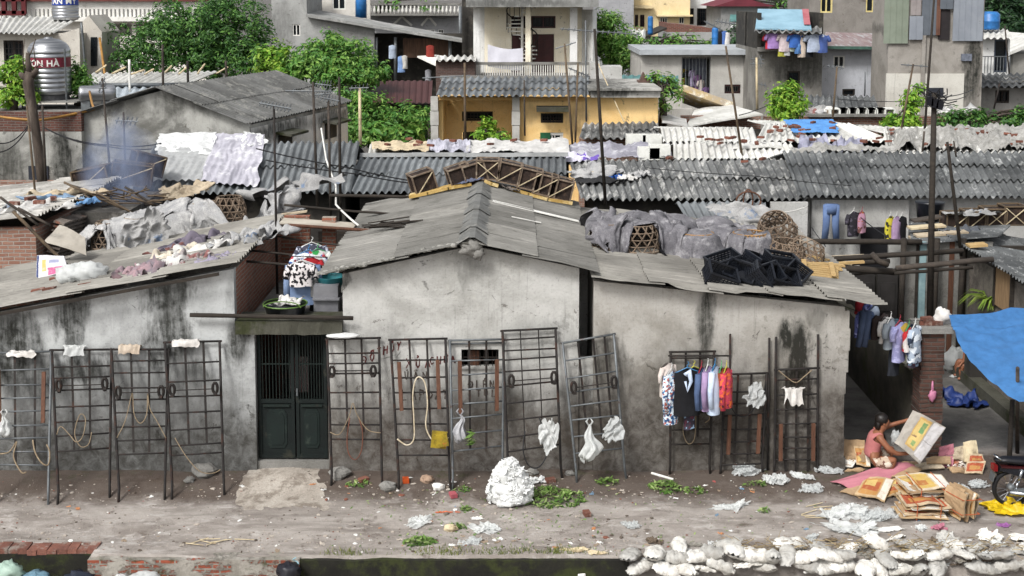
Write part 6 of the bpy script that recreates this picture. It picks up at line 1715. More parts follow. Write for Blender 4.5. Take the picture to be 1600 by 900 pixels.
for i,(u0,v0,u1,v1,Y,w,m)in enumerate(((450,352,610,362,23.0,.06,M_woodor),(444,321,625,336,24.5,.05,M_dkwood),(515,305,650,308,26,.07,M_dkwood),(400,365,545,386,22,.035,M_pole),(390,392,525,404,21.5,.04,M_dkwood),(383,409,520,418,21,.045,M_dkwood),(440,335,480,330,24,.12,M_ply),(430,344,470,350,23.8,.1,M_woodor))):
 board(('brown bamboo under the wide pale board','dark stick above the wide pale board','dark pole reaching the back of the gabled roof','pale stick above the hanging shirts in the gap','dark stick over the hanging shirts in the gap','lowest dark stick over the leopard print blouse','grey board end on the brick wall corner','brown plank end on the brick wall corner')[i],P(u0,v0,Y),P(u1,v1,Y),w,.03,m,'stick' if w<.1 else 'board','stick' if w<.1 else 'board','boards and sticks left of the gabled roof',w<.1)
mb=MB()
for k in range(16):
 a=P(580+rnd.uniform(-15,15),352+rnd.uniform(-5,4),22.6);mb.tube([a,a+V((rnd.uniform(.5,1.0),rnd.uniform(-.2,.2),rnd.uniform(.0,.14)))],.012,5)
single(mb,'twig_bundle',M_dkwood,'bundle of dark twigs lying on the left slope of the gabled roof','twigs')
GG='clothes crowded in the gap left of the gabled house'
Yg=20.9
mb=MB();mb.tube([P(452,400,Yg+.1),P(512,402,Yg+.1)],.01,5);single(mb,'clothes_line',M_wire,'line carrying the clothes in the gap left of the gabled house','line')
garment('pale blue denim shirt hanging in the gap',P(473,408,Yg),.46,.72,clothmat('light_denim','#7f93b3','#66799a'),.1,'long',M_hw,31,.1,GG)
garment('black and white leopard print blouse hanging over the denim shirt',P(470,408,Yg-.18),.36,.42,printcloth('leopard','#cfc9c8',['#1d1b1e'],16,.44),.1,'short',M_hw,32,.08,GG)
garment('red shirt hanging behind the leopard print blouse',P(484,402,Yg+.12),.34,.5,clothmat('red_cloth','#b3262c','#8d1d24'),.3,'short',M_hr,33,.08,GG)
garment('white and blue print top hanging behind the denim shirt',P(482,392,Yg+.3),.42,.5,printcloth('whiteblue','#ccd2da',['#3a5f9a','#a13a44'],9,.5),.3,'short',M_hb,34,.1,GG)
garment('green edged white top at the right of the gap clothes',P(496,390,Yg+.35),.36,.5,printcloth('whitegreen','#c9cdc9',['#2f8a45'],4,.52),.5,'short',M_hg,35,.09,GG)
garment('dark patterned top at the back of the gap clothes',P(487,380,Yg+.6),.4,.5,printcloth('darkprint','#3b3d4a',['#b0b3c0'],14,.5),.2,'short',M_hw,36,.1,GG)
garment('dark blue cloth hanging low at the right of the gap clothes',P(506,434,Yg+.3),.3,.46,clothmat('navy_cloth','#2c3a5f','#212c4a'),.4,'none',None,37,.07,GG,'cloth','cloth')
garment('black cloth hanging behind the denim shirt hem',P(496,446,Yg+.1),.26,.42,M_shblk,.4,'none',None,38,.07,GG,'cloth','cloth')
garment('grey cloth hanging beside the denim shirt hem',P(494,432,Yg-.02),.2,.34,M_cloth1,.4,'none',None,39,.06,GG,'cloth','cloth')
bk=thing('laundry_basket','green rimmed black basket of white linen on the slab above the gate','basket',P(446,492,20.35))
mb=MB();c=P(446,490,20.35);mb.lathe([(.3,0),(.34,.16),(.36,.17)],c,20);build(mb,'bowl',M_crate,bk,True)
mb=MB();mb.tube([c+V((.355*math.cos(k*.3307),.355*math.sin(k*.3307),.17))for k in range(20)],.012,5);mb.tube([c+V((.3*math.cos(k*.2),-.3,.17+.1*math.sin(k*.2)))for k in range(16)],.01,5);build(mb,'handle',plain('green_rim','#5f7f3c',.5),bk)
mb=crumple(c+V((.03,-.05,.18)),V((.3,0,.03)),V((0,.22,0)),.12,91);single(mb,'linen',M_cloth4,'white linen piled in the green rimmed basket above the gate','linen',None,True)
mb=MB();c=P(517,452,20.9);mb.lathe([(.16,0),(.24,.22),(.25,.23),(.23,.22),(.16,.02)],c,18);single(mb,'basin',plain('teal_plastic','#2f7f86',.4),'teal plastic basin standing beside the wall of the gabled house','basin',None,True)
mb=MB();mb.box(P(512,482,20.75)+V((0,0,.2)),(.4,.4,.45));mb.box(P(512,465,20.7)+V((0,0,.02)),(.44,.44,.03));single(mb,'wash_box',mott('grey_box','#77777a','#626266',3),'grey box under the teal basin in the gap above the gate','box')
mb=MB();mb.box(P(516,445,21.4)+V((0,0,.12)),(.3,.3,.2));single(mb,'carton',M_white,'white carton behind the teal basin in the gap','box')
gb=thing('brick_house_corner','brick walls of a back shed standing in the gap behind the hanging clothes','wall',(-4.2,24.2,0))
mb=MB();mb.bx(-4.5,-3.9,24.3,24.45,0,3.4);mb.bx(-3.55,-3.3,23.6,23.75,0,3.5);build(mb,'wall_face',M_sidebrick,gb)
mb=MB();mb.bx(-3.9,-2.6,25.4,25.5,0,2.9);build(mb,'dark_boarding',M_dkwood,gb)
# brick shed at far left
bs=thing('brick_shed','red brick shed at the far left edge, corrugated sheets on top','shed',(-9.5,24,0))
bx1=X(57,400,24.2)
zt0=P(57,356,24.2).z
M_bs=brickmat('shed_brick','#96705f','#7f5a4c','#968e85',dirt='#6a6058',dirtamt=.45,bh=.075)
mb=MB();mb.bx(-14,bx1,24.2,24.35,-.1,zt0);mb.bx(bx1-.15,bx1-.003,24.35,29.6,-.1,zt0-.01);build(mb,'wall',M_bs,bs)
mb=MB()
sheet(mb,V((-14,24.0,zt0-.35)),V((-14,30,zt0-.35)),V((bx1+.15,30,zt0+.2)),V((bx1+.15,24.0,zt0+.2)),along='slope',rows=3,cols=6,amp=.03,seg=7,jit=.02)
build(mb,'roof',roofmat('pale_dirty_roof','#a7a49e','#8d8a84','#c2bfb9',stretch=(1,1,1)),bs,True)
def on_bs(u,v,d=.06):
 n_=V((.55*1.0,0,0));slope=.55/(bx1+.15+14)
 nrm=V((-slope,0,1));o=V((0,0,CAMZ));dr=ray(u,v)
 return o+dr*((V((bx1+.15,24,zt0+.2))-o).dot(nrm)/dr.dot(nrm))+V((0,0,d))
for i,(lab,u,v,w,d,m)in enumerate((('white sheeting on the brick shed roof',60,330,1.4,1.6,M_cloth4),('light blue plastic at the back of the brick shed roof',85,315,1.4,.5,plasticmat('sky_film','#8fa9c4')),('grey scraps at the left of the brick shed roof',15,335,1.2,1.6,M_cloth3),('blue plastic hanging over the corner of the brick shed roof',137,322,.5,.5,plasticmat('sky_film2','#6f9cc9')),('pale rubble of sheets behind the brick shed roof',110,308,1.6,.8,M_ply))):
 mb=crumple(on_bs(u,v),V((w/2,0,.02)),V((0,d/2,0)),.12,i+110,20,14);single(mb,'roof_scrap',m,lab,'scrap','scraps on the brick shed roof',True)
for i,(u,v)in enumerate(((62,328),(48,322),(84,322),(22,330))):
 mb=MB();mb.box(on_bs(u,v)+V((0,0,.1)),(.22,.11,.07),Matrix.Rotation(i,3,'Z'));single(mb,'brick',M_brickred,'red brick lying on the brick shed roof','brick','bricks on the brick shed roof')
tw=thing('tile_stack','stack of broken grey tiles against the side of the brick shed','tiles',P(120,395,24.5))
for k in range(9):
 mb=MB()
 for j in range(9):mb.box(P(85+k*7+1.5*j,398-j*6.5-k*2,24.7+k*.35)+V((0,0,0)),(.22,.34,.035),E(0,.25,rnd.uniform(-.1,.1)))
 build(mb,'tile_row',mott('grey_brown_tiles','#8a8178','#6d625a',5,'#8f5f4d',4,(.58,.66),bump=.4),tw)
for i,(u0,v0,u1,v1,Y,w)in enumerate(((0,308,60,352,23.4,.05),(20,330,108,418,22.3,.06),(28,325,78,352,23,.05),(100,285,200,330,26.5,.05),(110,290,235,322,27.5,.06),(150,300,210,335,26,.05),(195,292,245,322,27,.05),(90,305,160,330,27,.04),(115,295,190,318,28,.04),(205,308,240,320,27,.06))):
 board('weathered stick lying across the scrap left of the grey sacking',P(u0,v0,Y),P(u1,v1,Y),w,.03,M_bamboo if i%2 else M_pole,'stick','stick','sticks lying over the scrap left of the grey sacking',True)
mb=crumple(P(285,301,28.5),V((.6,0,.05)),V((0,.4,.1)),.12,141,24,14);single(mb,'mat',M_ply,'curled tan mat under the eave of the tarp covered roof','mat',None,True)
mb=MB()
for k in range(60):
 a=P(rnd.uniform(100,240),rnd.uniform(300,318),rnd.uniform(26,28));mb.tube([a,a+V((rnd.uniform(-.6,.6),rnd.uniform(-.4,.4),rnd.uniform(-.05,.15)))],.015,4)
single(mb,'firewood',M_bamboo,'tangle of sticks and firewood beside the smoke','firewood',kind='stuff')
mb=MB();mb.bx(-11.5,-8,26.2,29,0,P(160,322,27).z);single(mb,'scrap_platform',mott('dark_scrap','#5d5a55','#46433f',3,'#7d7973',3,bump=.5),'low dark shed top heaped with scrap beside the smoke','shed')
for i,(u,v,w,ro)in enumerate(((150,285,.8,-.2),(205,278,.9,.15),(170,300,.8,.1),(225,262,.7,.3))):
 cage(('dark cage at the left of the cage heap in the smoke','dark cage at the right of the cage heap in the smoke','dark cage lowest in the cage heap in the smoke','dark cage tilted at the top of the cage heap in the smoke')[i],P(u,v+10,29.2+.3*i),w,.5,.5,ro,.2*i,'dark cages heaped in the smoke',M_bamboo)
mb=MB();mb.blob(P(190,275,27.6),(.95,.7,1.25),.3,2,5,24,16)
o=single(mb,'smoke',None,'thin blue smoke rising between the brick shed and the tarp covered roof','smoke',None,True,kind='stuff')
t=NT('smoke');t.t.nodes.remove(t.b)
pv=t.n('ShaderNodeVolumePrincipled');pv.inputs['Color'].default_value=(.55,.66,.95,1)
sp=t.coord('Generated')
gr=t.n('ShaderNodeTexGradient',gradient_type='SPHERICAL');t.l(t.mapv(sp,(2,2,2),(-1,-1,-1)),gr.inputs[0])
t.l(t.math('MULTIPLY',t.math('MULTIPLY',gr.outputs[1],t.ramp(t.noise(sp,3.5,5,.65),.36,.66)),3.4),pv.inputs['Density'])
t.l(pv.outputs[0],t.out.inputs['Volume'])
o.data.materials.append(t.m)
# corrugated rows behind
M_cor1=roofmat('corrugated_grey','#74787a','#5d6062','#989b9c',(.54,.72),stretch=(1.6,.35,.35),s3=2.2,grime='#2b2b28')
M_cor2=roofmat('corrugated_lichen','#6b6c6b','#505151','#b3b2ae',(.49,.64),stretch=(1.8,.5,.5),s3=3.4,grime='#24231f')
M_cor3=roofmat('corrugated_dark','#646666','#464849','#a6a7a5',(.53,.69),stretch=(1.8,.5,.5),s3=3.8,grime='#1f1e1b')
M_corw=roofmat('corrugated_white','#c9c8c3','#b3b2ac','#d8d7d2',stretch=(1,.4,.4),grime='#6a6861')
M_whitew=plaster('old_whitewash','#b9b8b5','#a3a29e',stains=[],damp=None,crack=False)
def row(label,ua,ub,ve,ur,us,vr,Ye,Yr,mat,wallmat,rows=2,name='shed',walls=True,seg=8,amp=.043,pitch=.178,ridge=None):
 A,B=P(ua,ve,Ye),P(ub,ve,Ye)
 D,Cc=P(ur,vr,Yr),P(us,vr,Yr)
 root=thing(name,label,'shed',((A.x+B.x)/2,Ye+.4,0))
 mb=MB();sheet(mb,A,B,Cc,D,pitch=pitch,amp=amp,rows=rows,seg=seg,jit=.015)
 rf_=build(mb,'roof',mat,root,True)
 if walls:
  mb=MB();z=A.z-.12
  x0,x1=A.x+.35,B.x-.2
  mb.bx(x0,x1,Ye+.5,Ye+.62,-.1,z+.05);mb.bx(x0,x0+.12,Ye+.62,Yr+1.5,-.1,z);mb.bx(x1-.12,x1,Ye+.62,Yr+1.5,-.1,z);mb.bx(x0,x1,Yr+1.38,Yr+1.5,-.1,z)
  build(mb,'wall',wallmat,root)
 if ridge:
  mb=MB();d=Cc-D;n=max(2,int(d.length/1.25))
  for k in range(n):
   a,b=D+d*(k/n),D+d*((k+1.05)/n)
   e=V((0,0,.05+.012*(k%2)))
   mb.add([a+V((0,-.16,-.02))+e,b+V((0,-.16,-.02))+e,b+V((0,0,.07))+e,a+V((0,0,.07))+e,a+V((0,.16,-.02))+e,b+V((0,.16,-.02))+e],[(0,1,2,3),(3,2,5,4)])
  build(mb,'ridge_cap',mott('grey_ridge','#8a8b8a','#727372',3),rf_)
 mb=MB();E_,F_=D+V((0,Yr-Ye,-(D.z-A.z))),Cc+V((0,Yr-Ye,-(D.z-A.z)))
 sheet(mb,E_,F_,Cc+V((0,.02,-.03)),D+V((0,.02,-.03)),rows=1,seg=4,amp=amp,pitch=pitch)
 build(mb,'far_slope',mat,rf_,True)
 return root,A,B,Cc,D
M_darkwall=mott('dark_mottled_wall','#35322e','#282623',2,'#4a463f',2,bump=.3)  # mottled dark brown grey for back walls, recesses, doors and window panels
rA=row('corrugated shed at left whose roof is half covered by white tarpaulin',203,548,303,243,562,224,30,33,M_cor1,M_darkwall,2)
rB=row('corrugated shed in the middle with a plain grey ridge, above the cages',535,886,303,563,884,246,30.2,32.8,M_cor1,M_darkwall,2,ridge=True)
rC=row('corrugated shed with pale lichen on its roof, right of the cages',908,1262,313,888,1232,251,30,33.2,M_cor2,M_darkwall,2)
rD=row('long dark corrugated shed at right above the hanging jeans',1248,1680,309,1222,1640,240,30,33.2,M_cor3,M_whitew,3)
lw=row('small low corrugated roof hanging under the lichened one',1078,1202,352,1057,1196,316,28.6,29.8,M_cor1,M_darkwall,1,walls=False,name='lean_to_roof')
mb=MB()
for u in(1085,1190):mb.bx(X(u,352,28.7)-.04,X(u,352,28.7)+.04,28.7,28.78,0,P(u,352,28.7).z)
build(mb,'post',M_dkwood,lw[0])
def onA(u,v,d=.08,R_=rA):
 A,B,Cc,D=R_[1:]
 nrm=(B-A).cross(D-A);o=V((0,0,CAMZ));dr=ray(u,v)
 return o+dr*((A-o).dot(nrm)/dr.dot(nrm))+V((0,-.02,d))
def tarpA(label,pts,mat,seed,amp=.05,R_=rA,wav=True,name='roof_tarp'):
 a,b,c,d=[onA(u,v,.13,R_)for u,v in pts]
 mb=MB()
 def fn(s,t):
  p=(a*(1-s)+b*s)*(1-t)+(d*(1-s)+c*s)*t
  ed=4*s*(1-s)
  p=p+V((.12*nz(t*5,s*2,seed),.12*nz(s*5,t*2,seed+2),0))
  p.z+=amp*(.7*nz(s*5,t*4,seed)+.6*abs(nz(s*11,t*9,seed+4)))+(.025*math.sin(p.x/.19*6.283)if wav else 0)*(1-t)
  return p
 mb.grid(fn,60,24)
 return single(mb,name,mat,label,'tarpaulin',None,True)
tarpA('bright white tarpaulin along the top of the left corrugated roof',[(243,243),(330,250),(340,214),(250,216)],M_cloud,1,.05,wav=False)
tarpA('thin white sheet clinging to the corrugations below the bright tarpaulin',[(235,290),(318,290),(330,240),(250,236)],plasticmat('dull_film','#c9cac9'),2,.03)
tarpA('pale lilac grey sheet on the right part of the tarp covered roof',[(312,292),(402,300),(415,218),(338,216)],mott('lilac_sheet','#b0aeb6','#95939c',3,'#c9c8cb',2),3,.09)
tarpA('small white scrap at the top right of the tarp covered roof',[(378,238),(422,232),(408,216),(380,214)],M_cloud,4,.04,wav=False)
mb=MB();a,b,c,d=P(575,241,34.2),P(890,243,34.2),P(885,224,36.4),P(578,226,36.4)
b2=thing('shed','low shed behind the plain grey ridge, its roof covered by pale cloth and bricks','shed',(-.8,35,0))
sheet(mb,a,b,c,d,rows=1,seg=5,amp=.03);build(mb,'roof',M_corw,b2,True)
mb=MB();mb.bx(a.x,b.x,34.6,36.4,0,a.z-.1);build(mb,'wall',M_darkwall,b2)
def cover(label,pts,Ys,mat,seed,amp=.1,name='roof_cover',cat='cover',nu=50,nv=12):
 a,b,c,d=[P(u,v,Y)+V((0,0,.1))for(u,v),Y in zip(pts,Ys)]
 mb=MB()
 def fn(s,t):
  p=(a*(1-s)+b*s)*(1-t)+(d*(1-s)+c*s)*t
  p.z+=amp*(1.1*nz(s*6,t*2,seed)+.8*abs(nz(s*17,t*6,seed+4))+.4*nz(s*40,t*12,seed+7))
  p.y+=.15*nz(s*9,t*2,seed+3)
  return p
 mb.grid(fn,nu,nv)
 return single(mb,name,mat,label,cat,'covers on the back sheds',True)
cover('cream cloth with bricks on the low shed behind the grey ridge',[(582,240),(670,241),(672,226),(580,227)],(34,34,36,36),clothmat('cream_cover','#cdbd9f','#b3a387'),5,.06)
cover('lilac white sheeting on the low shed, left part',[(665,242),(735,243),(735,225),(668,225)],(34,34,36,36),mott('lilac_white','#b9b8c2','#9c9ba6',3),6)
cover('grey white sheeting along the low shed behind the cages',[(728,243),(890,245),(888,224),(730,225)],(34,34,36,36),M_cloth4,7)
cover('grey lilac sheeting over the back of the lichened roof',[(880,255),(1050,252),(1045,232),(878,228)],(33.4,33.4,36,36),mott('lilac_grey_cover','#9a98a2','#7e7c85',3,'#b9b8bc',2),8,.14)
for i,(lab,u,v,w,d,m,h)in enumerate((('purple and white scraps on the left end of the lichened roof',905,253,1.0,.5,printcloth('purple_white','#bdbac6',['#6a55a3'],4,.5),.12),('dark grey sacking on the left end of the lichened roof',925,277,1.5,1.0,M_cloth1,.16),('bright blue cloth lying on the lichened roof',960,281,.35,.4,clothmat('bright_blue_rag','#2f63b8','#254e94'),.12),('white rag right of the blue cloth on the lichened roof',978,283,.5,.4,M_cloth4,.12),('brown board on the left end of the lichened roof',930,272,.6,.4,M_ply,.04),('black sheeting at the eave of the lichened roof',935,288,1.2,.4,clothmat('black_sheet','#2f2f30','#232324'),.1),('grey sheet scrap in the middle of the lichened roof',1000,277,.5,.5,M_cloth1,.08))):
 mb=crumple(onA(u,v,.08,rC),V((w/2,0,0)),V((0,d/2,d*.1)),h,i+150,18,12);single(mb,'roof_scrap',m,lab,'scrap','scraps on the lichened roof',True)
for i,(lab,u,v)in enumerate((('white foam box nearest, open, on the lichened roof ridge',1030,247),('white foam box left of the nearest one on the ridge',1013,251),('white foam box standing behind at the left by the tiled porch',993,229),('white foam box standing behind at the right by the tiled porch',1018,229))):
 c=P(u,v,33.6 if i<2 else 37)
 mb=MB();w,d,h=(.55,.4,.36)
 mb.box(c+V((0,0,.02)),(w,d,.04))
 for s in(-1,1):mb.box(c+V((s*(w/2-.02),0,h/2)),(.04,d,h));mb.box(c+V((0,s*(d/2-.02),h/2)),(w-.08,.04,h-.006))
 single(mb,'foam_box',M_cloud if False else mott('white_foam','#dcdcd6','#c5c5be',3,bump=.1),lab,'box','white foam boxes on the back roofs')
rE=row('pale corrugated shed with bricks on top behind the lichened roof',1052,1252,250,1052,1235,224,34.5,36,M_corw,M_darkwall,1)
rF=row('white corrugated roof right of the tiled porch',1036,1185,223,1032,1178,200,36.5,38.5,M_corw,M_darkwall,1)
rG=row('brick weighted pale roof with blue sheeting behind the dark corrugated shed',1180,1400,222,1195,1330,194,36.5,39.5,M_corw,M_darkwall,1)
rH=row('long pale rubble strewn roof at the right behind the dark corrugated shed',1385,1680,240,1380,1640,207,34.5,38,M_corw,M_darkwall,2)
tarpA('bright blue sheet weighted by bricks on the pale roof',[(1240,214),(1312,214),(1302,193),(1224,193)],mott('sky_blue_sheet','#5b93cf','#4a7fba',3),11,.04,rG,False)
slab('metal_sheet',(P(1078,232,35.6),P(1158,234,35.6),P(1156,226,36.4),P(1078,222,36.4)),M_corw,.02,.02,3,label='flat pale sheet with bricks on it, left, behind the lichened roof',cat='sheet')
slab('metal_sheet',(P(1145,232,35.4),P(1222,231,35.4),P(1222,222,36.2),P(1146,223,36.2)),M_corw,.02,.02,4,label='flat pale sheet with bricks on it, right, behind the lichened roof',cat='sheet')
cover('dirty white sheeting on the rubble strewn roof, left part',[(1392,236),(1500,238),(1490,206),(1385,207)],(34.6,34.6,38,38),mott('dirty_white','#b5b3ae','#908e88',4,'#6f6c66',4,(.56,.68),bump=.4),9,.22)
cover('dirty white sheeting on the rubble strewn roof, right part',[(1495,240),(1640,240),(1640,203),(1490,205)],(34.6,34.6,38,38),CACHE['dirty_white'],10,.26)
cover('grey lilac sacks on the left of the pale brick weighted roof',[(1246,240),(1300,238),(1290,222),(1250,220)],(34.5,34.5,36,36),mott('lilac_sack','#9b9bad','#80808f',3),12,.2,'sacks','sacks',24,10)
cover('grey lilac sacks on the right of the pale brick weighted roof',[(1300,240),(1352,240),(1345,224),(1306,226)],(34.5,34.5,36,36),mott('lilac_sack','#9b9bad','#80808f',3),13,.22,'sacks','sacks',24,10)
cover('white scraps along the back edge of the dark corrugated shed',[(1232,244),(1400,244),(1400,236),(1240,236)],(33.3,33.3,34.3,34.3),CACHE['dirty_white'],14,.2)
board('long pale pole along the top of the dark corrugated shed',P(1290,248,33.2),P(1450,239,33.2),.07,.04,M_white,'pole','pole',None,True)
r5=random.Random(12)
proto=None
for(n,u0,u1,v0,v1,Y0,Y1,R_)in((17,1200,1310,198,218,37,39,rG),(15,1390,1600,210,236,35,38,rH),(12,1070,1240,224,236,35,36,None),(10,590,880,226,240,34,36,None),(8,1240,1400,225,240,34,36,None),(3,1040,1240,254,262,31,33,rC)):
 for k in range(n):
  u,v=r5 .uniform(u0,u1),r5 .uniform(v0,v1)
  c=onA(u,v,.13,R_)if R_ else P(u,v,Y0+(Y1-Y0)*(v1-v)/(v1-v0))+V((0,0,.18))
  if proto is None:
   mb=MB();mb.box(c,(.19,.1,.06));proto=o=single(mb,'brick',M_brickred,'red brick weighing down the pale back roofs','brick','bricks weighing down the pale back roofs')
  else:o=proto.copy();link(o)
  o.location=c;o.rotation_euler=(r5 .uniform(-.2,.2),r5 .uniform(-.2,.2),r5 .uniform(0,3.1))
# right: wall with jeans, back yard
jw=thing('house_wall','whitewashed wall under the dark corrugated roof where jeans hang','wall',(10,30.2,0))
mb=MB();mb.bx(X(1268,340,30.3),X(1420,340,30.3),30.3,30.45,0,P(1300,312,30.3).z);build(mb,'wall_face',M_whitew,jw)
mb=MB();mb.bx(X(1345,370,30.27),X(1386,370,30.27),30.24,30.3,.2,P(1360,355,30.27).z);build(mb,'dark_doorway',M_black,jw)
dw=thing('house_wall','pale grey wall in shade left of the hanging jeans','wall',(7.5,29.9,0))
mb=MB();mb.bx(X(1204,340,29.9),X(1262,340,29.9),29.9,30.0,0,P(1240,316,29.9).z);build(mb,'wall_face',M_whitew,dw)
JG='clothes hanging under the dark corrugated roof'
mb=MB();c=P(1299,320,29.9)
for s in(-1,1):mb.tube([c+V((s*.1,0,0)),c+V((s*.11,0,-.45)),c+V((s*.14,0,-.85))],[.1,.085,.08],10)
mb.tube([c+V((0,0,.02)),c+V((0,0,-.22))],[.17,.15],10)
for v_ in mb.v:v_.y=29.9+(v_.y-29.9)*.5
single(mb,'jeans',clothmat('mid_denim','#63779a','#52658a'),'pair of blue jeans hanging on the whitewashed wall','jeans',JG,True)
garment('black patterned top hanging right of the jeans',P(1334,330,29.9),.34,.6,printcloth('black_pattern','#28262c',['#4f4a55'],10),.6,'short',M_hw,51,.1,JG)
garment('orange and pink child top hanging beside the black patterned top',P(1347,330,29.8),.26,.5,printcloth('orange_pink','#a87f92',['#a8602f','#5a3a35'],7),.8,'none',M_hr,52,.08,JG)
garment('yellow and black patterned top hanging on the white wall',P(1391,337,29.6),.34,.62,printcloth('yellow_black','#c0b53a',['#23221f'],7,.48),.8,'none',M_hw,53,.09,JG)
garment('pink lilac top hanging right of the yellow patterned top',P(1401,337,29.5),.3,.62,clothmat('pink_lilac','#a990ad','#8f7793'),.8,'none',M_hw,54,.09,JG)
garment('black top hanging at the right end under the dark roof',P(1409,337,29.6),.3,.6,M_shblk,.8,'short',M_hw,55,.09,JG)
mb=MB();mb.lathe([(.26,0),(.33,.5),(.34,.52)],P(1452,350,29.2),16);single(mb,'bucket',M_crate,'big black tub under the eave of the dark corrugated roof','tub',None,True)
ps=thing('plank_shed','shed front of upright grey planks behind the courtyard','shed',(11.5,25.6,0))
for i,(u,w,m)in enumerate(((1424,.2,M_conc),(1433,.1,M_dkwood),(1443,.13,mott('pale_teal_plank','#8aa3a6','#6f898d',3)),(1453,.15,M_conc),(1466,.14,M_conc),(1478,.16,M_conc),(1488,.1,M_woodor),(1497,.16,M_conc),(1508,.1,M_dkwood),(1516,.16,M_conc),(1531,.2,M_ply),(1546,.16,M_conc))):
 a=P(u,385,25.6)
 mb=MB();mb.bx(a.x-w/2,a.x+w/2,25.6+.02*(i%2),25.66+.02*(i%2),.0,P(u,378,25.6).z+.1*nz(i,3));build(mb,'plank',m,ps)
mb=MB();mb.bx(X(1415,400,25.75),X(1640,400,25.75),25.75,25.85,0,P(1480,385,25.75).z);build(mb,'backing',M_dkwood,ps)
for i,u in enumerate((1410,1462,1503)):
 mb=MB();a=P(u,380,25.4);mb.tube([V((a.x,25.4,0)),V((a.x+.03,25.4,a.z+.1))],.06,7);build(mb,'post',M_dkwood,ps,True)
mb=MB();mb.bx(X(1325,440,25.9),X(1420,440,25.9),25.9,26.0,0,P(1370,425,25.9).z)
bdw=thing('board_wall','black boarded wall with a door at the back of the alley','wall',(8.6,25.9,0));build(mb,'boarding',mott('black_boards','#26241f','#1c1a17',3,'#3a3731',3,stretch=(6,1,.5),bump=.4),bdw)
mb=MB()
for k in range(2):
 x0=X(1335+36*k,440,25.85);mb.bx(x0,x0+.42,25.84,25.9,.1,1.9);mb.bx(x0+.06,x0+.36,25.82,25.84,.3,1.0);mb.bx(x0+.06,x0+.36,25.82,25.84,1.15,1.75)
build(mb,'door',mott('dark_door','#2f2c2b','#242220',3),bdw)
rh=thing('side_house','low grey house at the right edge, its corrugated roof sloping to the right','house',(9.5,24,0))
e1,e2=P(1604,447,22.0),P(1494,382,25.6)
xs_=(e1 .x+e2 .x)/2
zh=P(1548,415,22.0+1.9).z
mb=MB()
sheet(mb,V((14,21.7,zh-.9)),V((14,27.6,zh-.75)),V((xs_,27.6,zh+.12)),V((xs_,21.7,zh+.02)),along='slope',rows=3,cols=6,amp=.026,pitch=.14,seg=7)
build(mb,'roof',M_cor3,rh,True)
mb=MB();mb.bx(xs_+.25,xs_+.4,21.9,25.5,-.1,zh-.12);mb.bx(xs_+.4,13,21.9,22.05,-.1,zh-.5);build(mb,'wall',mott('drab_plaster','#7d766e','#655f58',2,'#4d4842',1.5,bump=.4),rh)
sh_=MB();sh_.bx(xs_+.2,xs_+.25,23.2,23.95,P(1530,485,23.5).z,P(1530,425,23.5).z);wsh=build(sh_,'shutter',mott('tan_shutter','#8f7657','#775f45',3,stretch=(1,6,1)),rh)
mb=MB()
for y in(23.15,23.97):mb.bx(xs_+.18,xs_+.25,y,y+.06,P(1530,488,23.5).z,P(1530,421,23.5).z)
build(mb,'frame',M_dkwood,wsh)
for i,(u0,v0,u1,v1,Y,m)in enumerate(((1430,368,1510,362,26.4,M_ply),(1420,356,1475,352,27,M_paleboard),(1422,372,1480,365,26.8,M_ply),(1425,345,1470,338,27.4,M_pole))):
 board(('grey board on the plank shed roof, nearest','pale board on the plank shed roof','second grey board on the plank shed roof','dark pole on the plank shed roof')[i],P(u0,v0,Y),P(u1,v1,Y),.3,.04,m,'board','board','boards on the plank shed roof')
mb=MB();sheet(mb,P(1425,385,25.5),P(1560,372,25.5),P(1590,345,28.5),P(1420,352,28.5),rows=2,seg=5,along='eave');pr=build(mb,'roof',M_cor3,ps,True)
for i,u in enumerate((1490,1520,1550,1580)):
 cage(('cage at the left of the row on the far right roof','second cage of the row on the far right roof','third cage of the row on the far right roof','cage at the right of the row on the far right roof')[i],P(u,362-4*i,27.6),.46,.45,.42,0,0,'cages in a row on the far right roof',M_bamboo,2 if i>1 else 1)
mb=crumple(P(1525,334,27.4),V((.6,0,.04)),V((0,.25,0)),.16,171,24,12);single(mb,'sacks',M_cloth3,'white sacks lying on the row of cages at the far right','sacks',None,True)
mb=crumple(P(1510,363,26.6),V((.4,0,.0)),V((0,.3,0)),.3,172,18,12);single(mb,'grey_sack',clothmat('slate_sack','#5a5d63','#484b50'),'slate grey sack on the plank shed roof below the cages','sack',None,True)
board('fresh folded slat lying on the right house roof',P(1512,386,25)+V((0,0,.03)),P(1540,384,25)+V((0,0,.03)),.25,.05,M_fresh,'slat','slat')
mb=MB();c=P(1556,480,24.4);r6=random.Random(2)
for k in range(130):
 a=r6 .uniform(0,6.28);L=r6 .uniform(.4,.9);w=.014
 d=V((math.cos(a),math.sin(a),0));sd_=V((-d.y,d.x,0))*w
 pts=[c+d*(L*s*.9)+V((0,0,L*(1.3*s-1.25*s*s)))for s in(0,.35,.7,1)]
 mb.add([pts[0]-sd_,pts[0]+sd_,pts[1]-sd_*1.3,pts[1]+sd_*1.3,pts[2]-sd_,pts[2]+sd_,pts[3]],[(0,1,3,2),(2,3,5,4),(4,5,6)])
pt_=thing('potted_plant','bright green strap leaved plant in a pot behind the blue awning','plant',c-V((0,0,.25)))
build(mb,'leaves',leafmat('strap_leaf','#7f9a35','#5d7a28','#b0bf63'),pt_)
mb=MB();mb.lathe([(.1,-.25),(.14,.0)],c,14);build(mb,'pot',mott('clay_pot','#7d4a35','#6a3d2c',3),pt_,True)
mb=MB();mb.bx(c.x-.5,c.x+.5,24.3,24.6,0,c.z-.26);single(mb,'plant_wall',M_darkwall,'dark wall carrying the strap leaved plant behind the awning','wall')
